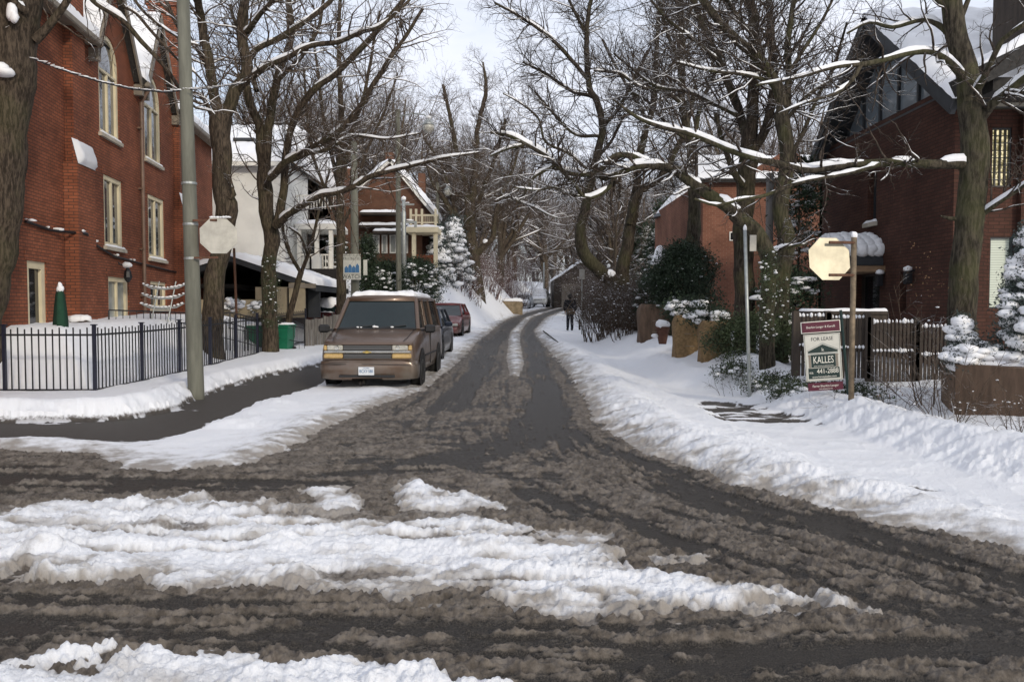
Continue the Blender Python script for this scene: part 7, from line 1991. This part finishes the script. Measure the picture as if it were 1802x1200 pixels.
# left: snowy evergreens between van and brick house
c = P(672, 540, 36); evergreen('snowy_bush', 'large snow laced evergreen bush behind the van roof', c.x, 37, Hf(c.x, 37) - .1, 1.0, .9, 3.0, 'round', 520, .15, 'leaf_dark', .62, .10, per=18)
c = P(725, 540, 40); evergreen('snowy_bush', 'wide snow laced bush at the foot of the slim pale pole', c.x, 41, Hf(c.x, 41) - .1, 1.35, 1.0, 3.0, 'round', 520, .16, 'leaf_dark', .66, .12, per=16)
c = P(640, 500, 35); evergreen('dark_cedar', 'dark evergreen with little snow beside the watch sign', c.x, 36, Hf(c.x, 36), .7, .7, 4.0, 'cone', 300, .16, 'leaf_dark', .2, .08, cat='tree')
c = P(798, 500, 48); evergreen('snowy_spruce', 'white laden conifer just right of the brick house porch', c.x, 48.5, Hf(c.x, 48) - .2, 1.1, 1.0, 4.0, 'cone', 320, .2, 'needle_blue', .9, .24, cat='tree')
c = P(770, 480, 46); evergreen('snowy_spruce', 'smaller white laden conifer in front of the porch column', c.x, 46.5, Hf(c.x, 46) - .2, .9, .8, 3.6, 'cone', 240, .2, 'needle_blue', .9, .24, cat='tree')
c = P(410, 540, 28.5); evergreen('snowy_shrub', 'round snow balled shrub left of the rusty steel post', c.x, 28.6, c.z - .3, .30, .3, .6, 'round', 60, .06, 'leaf_dark', .9, .11, stem=False)
c = P(452, 540, 28.8); evergreen('snowy_shrub', 'small white topped shrub beside the beige carport wall', c.x, 29.0, c.z - .3, .35, .3, .5, 'round', 60, .06, 'leaf_dark', .8, .10, stem=False)
c = P(560, 470, 40); evergreen('snowy_shrub', 'snowy evergreen between the white house and the brick house', P(592, 450, 41).x, 41, Hf(c.x, 41), .6, .6, 2.6, 'round', 140, .14, 'leaf_dark', .5, .13)
# reddish twig masses
for u, Y, rx, ry, h, n_, lab in ((778, 49, 1.6, 1.0, 2.2, 100, 'reddish leafless shrub spilling over the bank behind the parked cars'), (846, 60, 1.5, 1.8, 2.4, 110, 'broad brown leafless thicket on the left bank'),
                            (876, 76, 1.7, 1.4, 3.0, 90, 'dark reddish leafless shrub above the stone wall'), (880, 86, 1.8, 2, 5.0, 100, 'tall leafless thicket left of the white boxy car'), (812, 48, 1.2, .9, 1.5, 60, 'small reddish leafless shrub low on the snowy bank'),
                            (868, 78, 3.2, 2.5, 6.5, 120, 'tall leafless thicket high on the left bank')):
    x_ = gx_(u, Y); twig_shrub('leafless_shrub', lab, x_, Y, rx, ry, h, n_, 'twig_red', .016, .9)
for u, Y, lab in ((925, 135, 'pale twiggy thicket closing the far end of the street'), (985, 130, 'pale twiggy thicket beyond the dark garage'), (870, 125, 'pale twiggy thicket at the top of the left bank')):
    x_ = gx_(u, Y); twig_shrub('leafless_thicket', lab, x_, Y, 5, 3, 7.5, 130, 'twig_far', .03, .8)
for u, Y, rx, ry, h, n_, lab in ((1084, 37, .75, 1.2, 2.2, 130, 'brown twiggy hedge just right of the walking person'), (1085, 31, 1.3, 1.0, 2.3, 170, 'brown twiggy hedge around the crooked trunk base'), (1130, 28, 1.1, .8, 2.0, 150, 'brown twiggy hedge left of the small terracotta pot'),
                            (1060, 47, 1.2, 1.5, 3.0, 110, 'farther twiggy hedge behind the walking person'), (1035, 72, 2.2, 2.0, 4.0, 110, 'twiggy thicket near the dark far garage'), (1060, 52, 2.0, 1.5, 3.6, 120, 'tall twiggy thicket behind the crooked tree'), (1110, 42, 1.6, 1.2, 3.0, 120, 'twiggy thicket behind the leaning tree')):
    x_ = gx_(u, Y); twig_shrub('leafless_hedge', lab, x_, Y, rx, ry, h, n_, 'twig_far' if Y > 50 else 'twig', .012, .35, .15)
c = P(1590, 735, 10.6); 
twig_shrub('bare_shrub', 'bare shrub with dead leaves in front of the wooden planter', P(1672, 730, 10.2).x, 10.2, .22, .2, 1.25, 14, 'twig', .007, .25, .9)
twig_shrub('bare_shrub', 'sparse arching bare shrub right of the brown sign post', P(1570, 700, 11.8).x, 11.9, .35, .3, 1.3, 12, 'twig', .005, .15, 1.0)
twig_shrub('bare_shrub', 'tall upright bare shrub before the big mossy trunk', P(1640, 690, 11.8).x, 11.9, .2, .2, 1.9, 9, 'twig', .008, .1, .5)
twig_shrub('bare_shrub', 'thin bare stems at the bottom of the wooden planter', P(1790, 740, 9.2).x, 9.0, .3, .2, .9, 14, 'twig', .006, .3, .8)
twig_shrub('bare_shrub', 'few dry stalks poking through snow near the slim post', P(1290, 650, 15.4).x, 15.2, .5, .4, .6, 10, 'twig', .004, .1, .5)
# dead leaves hanging
for nm, u0, u1, v0, v1, Y, n_ in (('bare_shrub', 1590, 1650, 430, 530, 11.8, 46), ('bare_shrub.001', 1540, 1605, 640, 730, 11.7, 60), ('bare_shrub.002', 1625, 1700, 470, 520, 11.8, 30)):
    C = np.array([P(rng.uniform(u0, u1), rng.uniform(v0, v1), Y)[:] for _ in range(n_ // 3)])
    p_ = bpy.data.objects[nm]; leaf_cloud(C - np.array(p_.location), .045, 'deadleaf', p_, 'dead_leaves', per=2, spr=.3, up=-1)
# hanging twigs and debris on the snow
m = MB()
for u, v in ((1135, 608), (1140, 612), (1160, 622), (1152, 615), (1287, 655), (1300, 652), (1420, 700), (640, 690)):
    g_ = G(u, v); z_ = Hf(g_.x, g_.y) + .13
    for _ in range(4):
        a_ = Vector((g_.x + rng.normal() * .06, g_.y + rng.normal() * .08, z_)); m.bar(a_, a_ + Vector((rng.normal() * .07, rng.normal() * .04, .03 + rng.random() * .05)), .006, 4)
tag(m.build('snow_debris', M['bark_dark']), 'bits of dark twig and leaf litter poking through the snow', kind='stuff')
